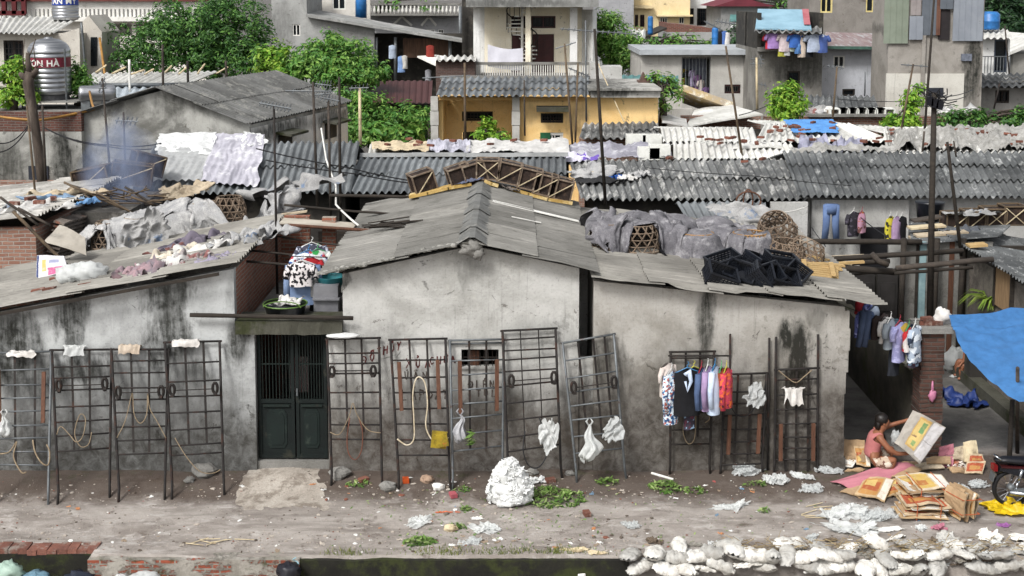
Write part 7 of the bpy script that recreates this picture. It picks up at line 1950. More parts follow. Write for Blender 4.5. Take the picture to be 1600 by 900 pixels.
# houses behind
def px(u,v,Y):return P(u,v,Y)
def bwall(mb,u0,u1,v0,v1,Y,depth,holes=(),z0=0.0):
 """box house: front wall with openings given in photo pixels on plane Y, plus sides, back and a flat top"""
 um=800
 x0,x1=X(u0,(v0+v1)/2,Y),X(u1,(v0+v1)/2,Y)
 zt=Z(v0,Y)
 hs_=[(X(h[0],(h[1]+h[3])/2,Y),X(h[2],(h[1]+h[3])/2,Y),Z(h[3],Y),Z(h[1],Y))for h in holes]
 wall(mb,[x0,x1],lambda x:zt,Y,Y+.2,z0,hs_)
 mb.bx(x0,x0+.2,Y+.2,Y+depth-.2,z0,zt);mb.bx(x1-.2,x1,Y+.2,Y+depth-.2,z0,zt)
 mb.bx(x0,x1,Y+depth-.2,Y+depth,z0,zt)
 mb.bx(x0+.2,x1-.2,Y+.2,Y+depth-.2,zt-.18,zt-.02)
 mb.bx(x0+.2,x1-.2,Y+1.4,Y+1.5,z0,zt-.2)
 return x0,x1,zt,hs_
def window(parent,h,Y,frame=None,bars=0,hb=0,cas=2,glass=True,sill=None,proud=.0,shutter=None):
 x0,x1,z0,z1=h
 fw=min(.07,(x1-x0)*.12)
 fr=MB()
 fr.bx(x0,x0+fw,Y+.03,Y+.11,z0,z1);fr.bx(x1-fw,x1,Y+.03,Y+.11,z0,z1)
 fr.bx(x0+fw,x1-fw,Y+.03,Y+.11,z0,z0+fw);fr.bx(x0+fw,x1-fw,Y+.03,Y+.11,z1-fw,z1)
 for k in range(1,cas):
  x=x0+(x1-x0)*k/cas;fr.bx(x-fw*.45,x+fw*.45,Y+.034,Y+.106,z0+fw,z1-fw)
 w=build(fr,'window',frame or M_dkwood,parent)
 if glass:
  mb=MB();mb.bx(x0+fw,x1-fw,Y+.115,Y+.13,z0+fw,z1-fw);build(mb,'pane',M_glass,w)
 if bars or hb:
  mb=MB()
  for k in range(bars):x=x0+(x1-x0)*(k+.5)/bars;mb.bx(x-.012,x+.012,Y+.005,Y+.025,z0,z1)
  for k in range(hb):z=z0+(z1-z0)*(k+.5)/hb;mb.bx(x0,x1,Y-.0,Y+.02,z-.012,z+.012)
  build(mb,'bars',M_white if shutter=='w' else M_rust,w)
 if sill:
  mb=MB();mb.bx(x0-.08,x1+.08,Y-.12,Y+.003,z0-.08,z0-.005);build(mb,'sill',sill,w)
 return w
def bhouse(label,u0,u1,v0,v1,Y,depth,mat,holes=(),wk=None,name='house',z0=0.0,cat='house'):
 root=thing(name,label,cat,(X((u0+u1)/2,v1,Y),Y+depth/2,z0))
 mb=MB();x0,x1,zt,hs_=bwall(mb,u0,u1,v0,v1,Y,depth,holes,z0)
 w=build(mb,'wall',mat,root)
 for i,h in enumerate(hs_):
  k=(wk or[{}]*len(hs_))[i]
  if k is not None:window(root,h,Y,**k)
 return root,x0,x1,zt
def foliage(name,label,crowns,n,leaf,mat,trunk=None,group=None,cat='tree',seed=1,limbmat=None,clump=.3,dens=26):
 """crowns: (u, v, Y, rx, ry, rz) ellipsoids in metres; foliage sits in clumps through them"""
 r=random.Random(seed)
 cs=[(P(u,v,Y),V((rx,ry,rz)))for u,v,Y,rx,ry,rz in crowns]
 vol=[c[1].x*c[1].y*c[1].z for c in cs];tot=sum(vol)
 base=P(*trunk)if trunk else V((cs[0][0].x,cs[0][0].y,0))
 base.z=0 if not trunk else base.z
 root=thing(name,label,cat,base,group)
 mb=MB();clumps=[]
 for(c,rad),vv in zip(cs,vol):
  m=max(3,int(n*.8*vv/tot/dens))
  for _ in range(m):
   d=V((r.gauss(0,1),r.gauss(0,1),r.gauss(0,1))).normalized()*(r.random()**.38)
   q=c+V((d.x*rad.x,d.y*rad.y,d.z*rad.z))*r.uniform(.8,1.12)
   clumps.append((q,d))
 for q,d in clumps:
  cr=clump*r.uniform(.6,1.4)
  out=(d+V((0,0,.35))).normalized()
  for _ in range(dens):
   e=V((r.gauss(0,1),r.gauss(0,1),r.gauss(0,.7))).normalized()*(r.random()**.5)
   p=q+e*cr
   nrm=(out*.8+e*.9+V((0,0,.5))+V((r.gauss(0,.4),r.gauss(0,.4),r.gauss(0,.4)))).normalized()
   a=nrm.cross(V((r.gauss(0,1),r.gauss(0,1),r.gauss(0,1)))).normalized()
   b=nrm.cross(a)
   L=leaf*r.uniform(.6,1.35);w=L*.42
   mid=p+nrm*(L*.1)
   mb.add([p-a*L/2,mid+b*w/2,p+a*L/2,mid-b*w/2],[(0,1,2,3)])
 build(mb,'crown',mat,root)
 mb=MB()
 top=cs[0][0]
 mb.tube([base,base.lerp(top,.45)+V((.1,0,0)),top],[.16,.12,.05],8)
 for q,d in clumps[::max(1,len(clumps)//22)]:
  a=base.lerp(top,r.uniform(.4,.9));m=a.lerp(q,.5)+V((0,0,.15))
  mb.tube([a,m,q],[.05,.035,.015],5)
 build(mb,'trunk',limbmat or M_pole,root,True)
 return root
M_lfd=leafmat('dark_tree_leaf','#40682f','#2f5426','#6b9445')
M_lfm=leafmat('mid_tree_leaf','#5a8a38','#427030','#8fb056')
M_lfl=leafmat('light_shrub_leaf','#6f9b2c','#4f7d24','#a5bf4c')
M_lfp=leafmat('pale_tree_leaf','#5f8c38','#47722c','#8fae58')
M_lfv=leafmat('deep_green_leaf','#1f3a20','#182e1a','#36582c')  # darkest green of the leaf colours
# grey gabled house, left
gm=plaster('mottled_black_render','#aaa9a3','#65645f',stains=[(X(150,190,36),5.0,1.4,1.0,.7),(X(220,160,36),5.6,1.0,.5,.8),(X(330,180,36),4.8,1.2,.8,.5),(X(105,260,36),3.0,.35,1.6,1.0),(X(95,270,36),2.2,.3,1.4,1.0),(X(20,270,36),2.3,.8,1.8,.8),(X(270,190,36),4.6,.8,.5,.6)],damp=None,patch='#a9a8a3',crack=False)
gh=thing('gabled_house','old grey gabled house at left with a black stained end wall and a dark roof','house',(-11,37,0))
ga,gp_,gc=P(127,172,36),P(256,138,36),P(390,190,36)
mb=MB();wall(mb,[ga.x,gp_.x,gc.x],lin([(ga.x,ga.z-.05),(gp_.x,gp_.z-.05),(gc.x,gc.z-.05)]),36,36.2,0)
back=V((4.4,7.0,0))
def sh(p):return p+V((1.85,7.0,0))
mb.prism([V((gc.x,36.1,0)),V((gc.x+1.85,43.0,0)),V((gc.x+1.85,43.0,gc.z-.1)),V((gc.x,36.1,gc.z-.1))],(-.2,.1,0))
mb.prism([V((ga.x,36.1,0)),V((ga.x+1.85,43.0,0)),V((ga.x+1.85,43.0,ga.z-2.8)),V((ga.x,36.1,ga.z-.2))],(.2,0,0))
build(mb,'wall',gm,gh)
mb=MB()
o1=V((-.2,-.25,0))
ex=(gc-gp_)*.06
sheet(mb,gc+ex+o1,sh(gc+ex),sh(gp_)+V((0,0,.03)),gp_+V((0,0,.03))+o1,rows=2,seg=5,amp=.03)
ex2=(ga-gp_)*.04
sheet(mb,ga+ex2+o1+V((0,0,-.12)),sh(ga+ex2)+V((0,0,-2.6)),sh(gp_)+V((0,0,.03)),gp_+V((0,0,.03))+o1,rows=2,seg=5,amp=.03)
build(mb,'roof',roofmat('black_grey_roof','#6b6b69','#545452','#86857f',stretch=(1,1,1)),gh,True)
mb=MB();mb.prism([V((gc.x+.03,36.05,0)),V((gc.x+1.88,42.95,0)),V((gc.x+1.88,42.95,gc.z-.2)),V((gc.x+.03,36.05,gc.z-.2))],(-.02,.01,0));build(mb,'white_side_wall',plaster('white_side','#dcdbd7','#c9c8c3',stains=[(X(430,215,37),3.6,.8,.4,.9),(X(505,210,39.5),3.6,.6,.4,.9)],crack=False),gh)
for t_ in(.3,.78):
 c=V((gc.x+.04+1.85*t_,36.05+7.0*t_,gc.z-.6));d=V((1.85,7.0,0)).normalized();nn=V((d.y,-d.x,0))
 mb=MB();mb.prism([c-d*.45,c+d*.45,c+d*.45+V((0,0,-.5)),c-d*.45+V((0,0,-.5))],nn*.05);w_2=build(mb,'window',M_darkwall,gh)
 mb=MB();mb.prism([c-d*.6+V((0,0,.06)),c+d*.65+V((0,0,.06)),c+d*.65+nn*.5+V((0,0,.0)),c-d*.6+nn*.5+V((0,0,.0))],(0,0,.07));build(mb,'canopy',M_mossconc,w_2)
lb_=thing('boundary_wall','stained grey wall with a red brick band at its top, below the steel water tank','wall',(-14,35.6,0))
xa,xb=X(-60,230,35.7),X(128,230,35.7)
mb=MB();mb.bx(xa,xb,35.7,35.95,0,Z(206,35.7));build(mb,'wall_face',gm,lb_)
mb=MB();mb.bx(xa,xb,35.72,35.95,Z(206,35.7)+.002,Z(175,35.7));build(mb,'brick_band',brickmat('old_dark_brick','#6b4238','#563830','#6d6660',dirt='#3b3733',dirtamt=.7),lb_)
mb=MB();mb.bx(X(43,265,35.6),X(74,265,35.6),35.66,35.7,Z(281,35.6),Z(260,35.6));build(mb,'grille',mott('dark_grille','#2c2f38','#22252c',3),lb_)
mb=MB();mb.bx(X(-10,310,35.4),X(120,310,35.4),35.45,35.69,0,Z(282,35.6));build(mb,'brick_footing',M_bs,lb_)
# steel water tanks
t=NT('brushed_tank_steel')
sp=t.n('ShaderNodeSeparateXYZ');t.l(t.coord(),sp.inputs[0])
bd_=t.noise(t.mapv(t.coord(),(.4,.4,14)),2,4,.6)
col=t.mix(t.ramp(bd_,.35,.65),C('#b5b6b8'),C('#85878b'))
M_tank=t.fin(col,.32,.85)
def tanktext(txt,cx,cy,cz,rad,size,mat,parent,centre):
 cu=bpy.data.curves.new('t','FONT');cu.body=txt;cu.size=size;cu.align_x='CENTER';cu.offset=size*.03;cu.space_character=1.08
 to=bpy.data.objects.new('t',cu);link(to);bpy.context.view_layer.update()
 me=bpy.data.meshes.new_from_object(to.evaluated_get(bpy.context.evaluated_depsgraph_get()))
 mb=MB()
 for v_ in me.vertices:
  a=v_.co.x/rad+centre
  mb.v.append(V((cx+(rad+.006)*math.sin(a),cy-(rad+.006)*math.cos(a),cz+v_.co.y)))
 mb.f=[tuple(p.vertices)for p in me.polygons]
 bpy.data.objects.remove(to)
 build(mb,'lettering',mat,parent)
def tank(label,u,v0,v1,w,Y,band,txt,bandv,centre=0.2,dome=True,size=.36):
 a,b=P(u,v0,Y),P(u,v1,Y)
 rad=w/2*(Y/1940);H=a.z-b.z
 root=thing('water_tank',label,'water tank',b)
 prof=[(rad*.93,0),(rad*.97,.05)]
 z=.05;hb=H*(.8 if dome else 1)
 n=9
 for k in range(n):
  z0=.06+(hb-.06)*k/n;z1=.06+(hb-.06)*(k+1)/n
  prof+=[(rad,z0+.015),(rad,z1-.02),(rad*.975,z1-.01)]
 if dome:prof+=[(rad*.95,hb+.06),(rad*.8,hb+H*.1),(rad*.5,hb+H*.16),(rad*.2,hb+H*.18),(rad*.2,H),(.0,H+.01)]
 mb=MB();mb.lathe(prof,b,36);build(mb,'tank_body',M_tank,root,True)
 if band:
  z0,z1=Z(bandv[1],Y),Z(bandv[0],Y)
  mb=MB();mb.lathe([(rad*1.004,z0-b.z),(rad*1.004,z1-b.z)],b,36);mb.f=mb.f[:-2]
  bo=build(mb,'colour_band',band,root,True)
  tanktext(txt,b.x,b.y,z0+(z1-z0)*.14,rad*1.004,size,M_white,bo,centre)
 return root,b,rad
M_maroon=plain('maroon_band','#7c2638',.5);M_bluep=plain('blue_band','#23409a',.5)
tk,tb,tr_=tank('big steel water tank with a maroon band and white lettering at the upper left',79,58,147,62,44,M_maroon,'SƠN HÀ',(89,104),.0,True,.29)
mb=MB()
mb.lathe([(tr_*.9,-.18),(tr_*.9,0)],tb,24);build(mb,'base_ring',plain('tank_base','#4b4b4e',.6),tk)
for(dx,dy)in((-.75,-.6),(.75,-.6),(-.75,.7),(.75,.7)):
 mb=MB();mb.tube([tb+V((dx,dy,1.6 if dx>0 and dy<0 else.2)),V((tb.x+dx,tb.y+dy,Z(176,44)))],.03,6);build(mb,'stand_leg',M_steel,tk)
mb=MB();mb.bx(tb.x-1.2,tb.x+1.2,tb.y-.9,tb.y+1,tb.z-.22,tb.z-.18);build(mb,'stand_top',M_conc,tk)
mb=MB();mb.bx(tb.x-2.2,tb.x+2.9,42.6,45.2,0,Z(172,43));single(mb,'tank_block',M_conc,'concrete block holding up the big steel water tank','building')
tank('steel water tank with a blue band cut by the top edge of the photo',103,-26,31,38,57,M_bluep,'TÂN MỸ',(-8,8),.05,True,.34)
ht=thing('water_tank','horizontal steel water tank with a round end lying beside the big one','water tank',P(150,158,43))
c=P(152,146,43.0);rad=.26*1.05
mb=MB()
prof=[(.02,-.06),(rad*.6,-.05),(rad*.95,-.005),(rad,.04)]+[(rad*(1 if k%2 else.985),.04+1.0*k/10)for k in range(1,10)]+[(rad,1.06),(rad*.9,1.12),(rad*.5,1.16),(.02,1.17)]
vs,fs=[],[]
ax=V((.95,.3,0)).normalized();sx_=V((-ax.y,ax.x,0))
for(r_,h_)in prof:
 for k in range(26):vs.append(c-ax*.55+ax*h_+(sx_*math.cos(6.28318*k/26)+V((0,0,1))*math.sin(6.28318*k/26))*r_)
for i in range(len(prof)-1):
 for k in range(26):fs.append((i*26+k,i*26+(k+1)%26,(i+1)*26+(k+1)%26,(i+1)*26+k))
mb.add(vs,fs);build(mb,'tank_body',M_tank,ht,True)
for k in(-.35,.3):
 mb=MB();mb.beam(c+ax*k+V((0,-.1,-rad-.3)),c+ax*k+V((0,-.1,-rad+.03)),.06,.3);build(mb,'cradle',M_steel,ht)
wr_=thing('shed','white corrugated roof with a grey gutter behind the gabled house','shed',(-14,46,0))
mb=MB();sheet(mb,P(125,131,46),P(300,131,46),P(345,112,48.5),P(145,115,48.5),rows=1,seg=6,amp=.04,pitch=.22);build(mb,'roof',M_corw,wr_,True)
mb=MB();mb.tube([P(125,133,45.9),P(292,132,45.9)],.07,8);build(mb,'gutter',M_steel,wr_,True)
mb=MB();sheet(mb,P(165,155,44.5),P(275,150,44.5),P(280,136,46),P(168,136,46),rows=1,seg=6,amp=.05,pitch=.3);build(mb,'lower_roof',mott('bluegrey_sheet','#a9b0b5','#8d959b',3),wr_,True)
mb=MB();mb.bx(X(130,140,46.2),X(300,140,46.2),46.2,48.6,0,Z(134,46.2));build(mb,'wall',M_conc,wr_)
for i,(u,v0,v1)in enumerate(((203,93,145),(255,70,138),(294,95,135),(354,95,120))):
 board(('white post standing in the white corrugated roof','dark aerial mast behind the gabled house','red brown post behind the gabled house','thin dark post at the edge of the big tree')[i],P(u,v1,45.5),P(u-1,v0,45.5),.09,.05,(M_white,M_pole,M_rust2,M_pole)[i],'post','post','posts behind the gabled house',True)
for i,(u0,v0,u1,v1)in enumerate(((150,113,166,102),(175,115,196,105),(205,116,225,109),(226,116,240,108),(258,113,268,103),(278,117,292,105),(308,116,320,100),(338,115,356,105))):
 board('pale bamboo stick poking up over the white corrugated roof',P(u0,v0,48),P(u1,v1,47.6),.07,.04,M_paleboard,'stick','stick','pale sticks over the white corrugated roof',True)
# houses at the upper left
M_beige=plaster('beige_render','#c6c1b7','#b2aca2',crack=False)
M_beige2=plaster('pale_beige_render','#d8d3ca','#c5c0b7',crack=False)
h2,x0,x1,zt=bhouse('beige house with a pale corrugated roof behind the big steel tank',-40,124,52,160,54,5,M_beige,[(6,63,37,106)],[dict(bars=6,hb=5,cas=2)])
mb=MB();sheet(mb,P(-40,53,53.4),P(84,53,53.4),P(126,28,58),P(-40,27,58),rows=1,seg=6,amp=.05,pitch=.26,jit=.03);build(mb,'roof',M_corw,h2,True)
mb=MB();mb.prism([P(84,56,53.9),P(124,44,53.9),P(126,130,53.9),P(84,130,53.9)],(0,.12,0));build(mb,'side_panel',M_beige,h2)
tw_=thing('stair_tower','narrow grey stair tower with a sloping top and slot window left of the big tree','building',P(143,120,55))
mb=MB();a=[P(129,34,55),P(138,24,55),P(159,50,55),P(160,125,55),P(129,125,55)];mb.prism([a[0],a[1],a[2],a[3],a[4]],(0,2.5,0));build(mb,'wall',M_beige,tw_)
mb=MB();mb.prism([P(142,58,54.98),P(152,58,54.98),P(152,103,54.98),P(142,103,54.98)],(0,-.03,0));wn_=build(mb,'window',M_glass,tw_)
board('grey drain pipe on the corner of the beige house',P(127,35,53.8),P(134,115,53.8),.1,.05,M_steel,'pipe','pipe',None,True)
board('orange hose rising beside the stair tower',P(156,60,52),P(164,118,50),.1,.05,M_yrope,'hose','hose',None,True)
h1,x0,x1,zt=bhouse('long pale house with a slotted parapet behind the big tree',-60,330,33,130,74,7,M_beige2,[(160,36,206,56),(212,36,250,60),(258,36,300,60)],[None,None,None])
mb=MB();mb.bx(x0,x1,73.4,74,Z(33,74),Z(26,74));build(mb,'ledge',M_white,h1)
mb=MB();n=60
for k in range(n):xx=x0+(x1-x0)*k/n;mb.bx(xx,xx+(x1-x0)/n*.55,73.6,73.75,Z(26,74)+.003,Z(14,74))
mb.bx(x0,x1,73.6,73.78,Z(14,74)+.002,Z(2,74));build(mb,'slotted_parapet',M_white,h1)
mb=MB();mb.bx(x0,x1,73.3,73.9,Z(2,74)+.003,Z(-8,74));build(mb,'eave_band',mott('brown_red_eave','#6d3a36','#562d2a',2),h1)
mb=MB()
for u in(2,18,33):mb.bx(X(u,10,73),X(u,10,73)+.25,73,73.2,Z(22,73),Z(-30,73))
for v in(20,-2):mb.bx(X(-30,10,73),X(38,10,73),73.0,73.2,Z(v,73)-.15,Z(v,73)+.12)
build(mb,'maroon_frame',mott('maroon_frame','#5d2326','#4a1c1f',3),h1)
# grey block with a lean-to, upper middle left
M_greyc=plaster('grey_block_render','#a3a3a0','#8b8b88',stains=[(X(440,60,64),6,1.2,1.6,.4),(X(560,60,64),5.2,2.5,1,.45)],crack=False)
gbk=thing('house','grey cement house with a long sloping lean to roof right of the big tree','house',P(520,120,66))
mb=MB()
hz=[(X(457,46,64),X(469,46,64),Z(56,64),Z(38,64))]
wall(mb,[X(425,60,64),X(480,60,64)],lambda x:Z(-20,64),64,64.2,0,hz)
wall(mb,[X(480,60,64),X(585,60,64)],lin([(X(480,60,64),Z(24,64)),(X(585,60,64),Z(45,64))]),64.003,64.2,0)
mb.bx(X(425,60,64),X(425,60,64)+.2,64.2,69,0,Z(-20,64));mb.bx(X(480,60,64)-.2,X(480,60,64)-.003,64.2,69,0,Z(-20,64));mb.bx(X(425,60,64),X(480,60,64),69,69.2,0,Z(-20,64))
build(mb,'wall',M_greyc,gbk);window(gbk,hz[0],64,M_white)
mb=MB();q=[P(478,22,63.7),P(722,63,63.7),P(722,58,66),P(560,22,69)];mb.prism([P(478,22,63.6),P(722,62,63.6),P(722,57,68),P(500,16,68)],(0,0,-.14));build(mb,'lean_to_roof',mott('flat_grey_roof','#8f8f8c','#7a7a77',2,'#a9a8a4',1.5,bump=.3),gbk)
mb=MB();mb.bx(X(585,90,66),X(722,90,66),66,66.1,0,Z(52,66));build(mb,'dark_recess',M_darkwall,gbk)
mb=MB();mb.bx(X(630,80,64.6),X(700,80,64.6),64.6,64.8,Z(90,64.6),Z(60,64.6));build(mb,'plank_screen',mott('brown_planks','#5d4636','#43332a',3,stretch=(4,1,.5)),gbk)
for u in(588,618,703):
 mb=MB();mb.tube([P(u,125,64.2),P(u,58,64.2)],.09,6);build(mb,'post',M_steel,gbk,True)
mb=MB();mb.prism([P(652,90,63),P(682,104,62.4),P(694,90,63),P(680,88,64)],(0,0,.08));build(mb,'white_awning',M_white,gbk)
BG='clothes hanging under the grey lean to'
for i,(u,v,w,L,m,sl)in enumerate(((613,70,.7,.9,clothmat('pale_top','#a9b5c6'),'none'),(627,87,.7,1.1,clothmat('bluewhite_top','#7f9cc9'),'none'),(632,86,.6,.9,clothmat('off_white_top','#c5c2bb'),'none'),(672,70,.8,.9,clothmat('signal_red','#8f382f'),'short'),(669,108,.6,.9,clothmat('grey_top','#8f8f94'),'none'))):
 garment(('pale top hanging in the dark lean to','blue top hanging in the dark lean to','off white top beside the blue one in the lean to','red top hanging in the lean to','grey top hanging below the white awning')[i],P(u,v,63.4),w*.5,L*.75,m,.2,'none',None,i,.1,BG)
ub=thing('house','upper beige house part with a window above the grey lean to','house',P(525,30,70))
mb=MB();hz=[(X(519,5,70),X(540,5,70),Z(15,70),Z(-14,70))];wall(mb,[X(478,5,70),X(572,5,70)],lambda x:Z(-25,70),70,70.3,0,hz);mb.bx(X(478,5,70),X(572,5,70),72,72.2,0,Z(-25,70));build(mb,'wall',M_beige2,ub);window(ub,hz[0],70,M_white,cas=2)
mb=MB();mb.tube([P(564,28,69),P(564,-20,69)],.3,12);single(mb,'barrel',plain('blue_barrel','#2f6fae',.4),'tall blue plastic column beside the balustrade house','barrel',None,True)
bh,x0,x1,zt=bhouse('grey house with a white balustrade balcony and triangle mouldings',572,722,24,130,76,6,plaster('pale_grey_render','#a3a3a4','#8c8c8d',crack=False),[(666,46,680,58),(685,46,693,58)],[dict(frame=M_white),dict(frame=M_white)])
mb=MB();mb.bx(x0,x1,75,76,zt,zt+.12);mb.bx(x0,x1,75.1,75.3,Z(8,75),Z(5,75));build(mb,'balcony_slab',M_conc,bh)
for k in range(24):
 xx=x0+.15+(x1-x0-.3)*k/23;z0_,z1_=zt+.12,Z(8,75)
 mb=MB();mb.lathe([(.05,0),(.09,(z1_-z0_)*.35),(.05,(z1_-z0_)*.7),(.07,z1_-z0_)],(xx,75.2,z0_),6);build(mb,'baluster',M_white,bh,True)
for uc in(628,670):
 mb=MB();s_w=12 if uc==628 else 9
 for sg in(-1,1):mb.beam(P(uc,26,75.96),P(uc+sg*s_w*1.3,40,75.96),.12,.12,(0,1,0))
 build(mb,'triangle_moulding',M_white,bh)
mb=MB();mb.bx(x0-.3,x1+.6,78.5,79,Z(0,78),Z(-40,78));build(mb,'upper_wall',M_beige,bh)
foliage('balcony_plant','green plants on the white balustrade balcony',[(590,8,75.4,.8,.3,.5),(625,6,75.4,.6,.3,.5),(668,6,75.4,1.0,.3,.6),(610,10,75.4,.8,.3,.4)],500,.22,M_lfm,(590,24,75.4),cat='plant',seed=3,clump=.25)
db=thing('house','narrow dark house front between the balustrade house and the balcony house','house',P(730,100,70));mb=MB();mb.bx(X(722,60,70),X(742,60,70),70,72,0,Z(-20,70));build(mb,'wall',M_darkwall,db)
mb=MB();mb.tube([P(719,95,69.5),P(719,10,69.5)],.1,6);build(mb,'drain_pipe',M_steel,db,True)
rbw=thing('shed','shed with a red brown ribbed metal roof between the trees and the yellow house','shed',P(600,170,50))
mb=MB();sheet(mb,P(530,161,50),P(674,161,50),P(676,126,54.5),P(530,126,54.5),rows=1,cols=1,seg=4,amp=.03,pitch=.25,jit=0);build(mb,'roof',mott('red_brown_metal','#4a2a28','#412423',1.5,rough=.6,bump=.1),rbw)
mb=MB();mb.bx(X(600,170,51),X(672,170,51),52.5,52.7,0,Z(163,52.5));build(mb,'dark_back',M_darkwall,rbw)
for u in(533,672):
 mb=MB();mb.tube([P(u,225,50.3),P(u,162,50.3)],.1,6);build(mb,'post',M_pole,rbw)
bb,x0,x1,zt=bhouse('small dark brick room with a corrugated edge left of the balcony house',681,742,95,140,56,3,brickmat('far_brick','#5d4640','#4e3b36','#5f5752',dirt='#332e2b'))
mb=MB();sheet(mb,P(679,95,55.7),P(744,95,55.7),P(744,88,58),P(682,88,58),rows=1,seg=6,amp=.06,pitch=.3);build(mb,'roof',M_corw,bb,True)
# yellow house
M_yel=plaster('ochre_render','#f2cf92','#e4bd7c',stains=[(X(905,185,42),3.4,.5,1.0,.55),(X(830,172,42),3.7,.35,.5,.35),(X(1010,200,42),3.2,.4,.5,.3)],stainc='#6a5d4d',patch='#e0bd85',crack=False)
yh=thing('yellow_house','ochre yellow house with grey tiled porch roofs and a green shutter','house',(1,43,0))
mb=MB()
hz=[(X(845,184,42),X(880,184,42),Z(192,42),Z(177,42)),(X(845,215,42),X(880,215,42),Z(222,42),Z(207,42))]
xa_,xb_=X(803,190,42),X(1028,190,42)
wall(mb,[xa_,xb_],lambda x:Z(152.5,42),42,42.2,0,hz)
mb.bx(xb_-.2,xb_,42.2,47,0,Z(150,42));mb.bx(xa_,xa_+.2,42.2,44,0,Z(150,42));mb.bx(X(683,190,42),xb_,47,47.2,0,Z(150,42))
hz2=[(X(722,182,43.6),X(770,182,43.6),Z(189,43.6),Z(174,43.6)),(X(722,215,43.6),X(755,215,43.6),0,Z(206,43.6))]
wall(mb,[X(683,190,42),xa_-.01],lambda x:Z(150,43.6),43.6,43.8,0,hz2)
mb.bx(X(683,190,42)-.0,X(683,190,42)+.2,42,43.6,0,Z(152,42))
build(mb,'wall',M_yel,yh)
window(yh,hz[0],42,M_dkwood,bars=8,hb=3,cas=1);window(yh,hz2[0],43.6,M_dkwood,bars=9,hb=3,cas=1)
w_3=window(yh,hz[1],42,M_white,bars=4,hb=2,cas=2,shutter='w')
h=hz[1];mb=MB();mb.bx(h[0]-.02,(h[0]+h[1])/2-.06,41.93,41.99,h[2],h[3]);build(mb,'shutter',plain('green_shutter','#1f5f3c',.6),w_3)
mb=MB();mb.bx(hz2[1][0]+.02,hz2[1][1]-.02,43.72,43.78,0,hz2[1][3]-.02);build(mb,'door',M_darkwall,yh)
mb=MB();mb.bx(X(838,168,42),X(888,168,42),41.35,42,Z(172,42),Z(165,42));build(mb,'window_canopy',M_mossconc,yh)
for u in(679,806):
 mb=MB();x=X(u,190,41.8);n=9
 for k in range(n):z0_,z1_=Z(150,41.8)*k/n,Z(150,41.8)*(k+1)/n;mb.bx(x-.12-.015*(k%2),x+.12+.015*(k%2),41.7,41.98,z0_,z1_-.02)
 build(mb,'quoin_pillar',mott('grey_white_quoin','#b5b3ad','#97958f',2),yh)
mb=MB();mb.bx(X(683,155,41.7),X(915,155,41.7),41.75,41.99,Z(156,41.9),Z(151,41.9));build(mb,'eave_beam',mott('ochre_beam','#c9a268','#b58d55',2),yh)
mb=MB();sheet(mb,P(681,151,41.3),P(921,151,41.3),P(920,122,44.6),P(692,122,44.6),rows=3,seg=7,amp=.045,pitch=.235,jit=.01,over=.02);yr=build(mb,'porch_roof',M_cor1,yh,True)
mb=MB();mb.beam(P(688,121,44.6),P(922,121,44.6),.3,.12);build(mb,'ridge',M_conc,yr)
mb=MB();mb.bx(X(922,148,41.9),X(1030,148,41.9),41.6,46,Z(152,41.7),Z(141,41.7));mb.bx(X(918,148,41.9),X(1031,148,41.9),41.45,46,Z(141,41.7)+.003,Z(137,41.7));build(mb,'flat_roof',plaster('stained_white','#b9b7b1','#8f8d87',stains=[(X(950,145,41.6),Z(143,41.6),1.5,.3,.9)],crack=False),yh)
mb=MB();sheet(mb,P(904,218,40.6),P(1031,218,40.6),P(1028,192,42),P(912,194,42),rows=2,seg=7,amp=.045,pitch=.23);lr=build(mb,'lower_roof',M_cor2,yh,True)
mb=MB();mb.bx(X(907,222,41),X(1029,222,41),41.2,41.99,0,Z(219,41));build(mb,'brick_base',M_bs,yh)
mb=MB();mb.prism([P(1000,126,44),P(1013,126,44),P(1006,113,44)],(0,.4,0));mb.bx(X(997,128,44),X(1016,128,44),43.9,44.5,Z(129,44),Z(126,44));build(mb,'roof_finial',mott('brown_finial','#5f4a42','#4c3b35',3),yh)
mb=MB();mb.bx(X(938,118,46),X(972,118,46),46,47,Z(130,46),Z(104,46));mb.bx(X(922,112,46.2),X(938,112,46.2),46.2,47,Z(126,46),Z(98,46));build(mb,'parapet_block',M_whitew,yh)
mb=MB();sheet(mb,P(972,130,48),P(1060,130,48),P(1060,118,50),P(972,118,50),rows=1,seg=4,amp=.03,pitch=.3);mb.bx(X(972,130,48.3),X(1060,130,48.3),48.3,50,0,Z(131,48.3));single(mb,'metal_roof',mott('sea_green_metal','#4d7a78','#3f6866',2,rough=.5),'low sea green metal roof behind the yellow house','roof')
# balcony house
M_cream=plaster('cream_render','#f4ecd8','#eadfc6',crack=False)
M_wht=plaster('white_render','#e0e0dd','#cecdca',crack=False)
zf=Z(118,58)
bal=thing('balcony_house','cream house with white pillars, spiral stair and a wide open balcony','house',(1,60,0))
mb=MB()
hz=[(X(830,35,60),X(868,35,60),Z(44,60),Z(25,60)),(X(831,85,60),X(866,85,60),zf,Z(53,60)),(X(799,85,60),X(822,85,60),zf,Z(53,60)),(X(799,35,60),X(822,35,60),Z(44,60),Z(25,60))]
wall(mb,[X(757,60,60),X(910,60,60)],lambda x:Z(-10,60),60,60.2,0,hz)
mb.bx(X(757,60,60),X(910,60,60),63,63.2,0,Z(-10,60));build(mb,'wall',M_cream,bal)
mb=MB();mb.prism([P(909,15,59.99),P(926,15,58.6),P(926,125,58.6),P(909,125,59.99)],(.2,.2,0));build(mb,'side_wall',M_wht,bal)
mb=MB();mb.bx(X(742,60,60.5),X(757,60,60.5),60.4,60.6,0,Z(-10,60));build(mb,'wall_pier',M_wht,bal)
M_mar=mott('dark_maroon_door','#431c1d','#351617',3,rough=.5)
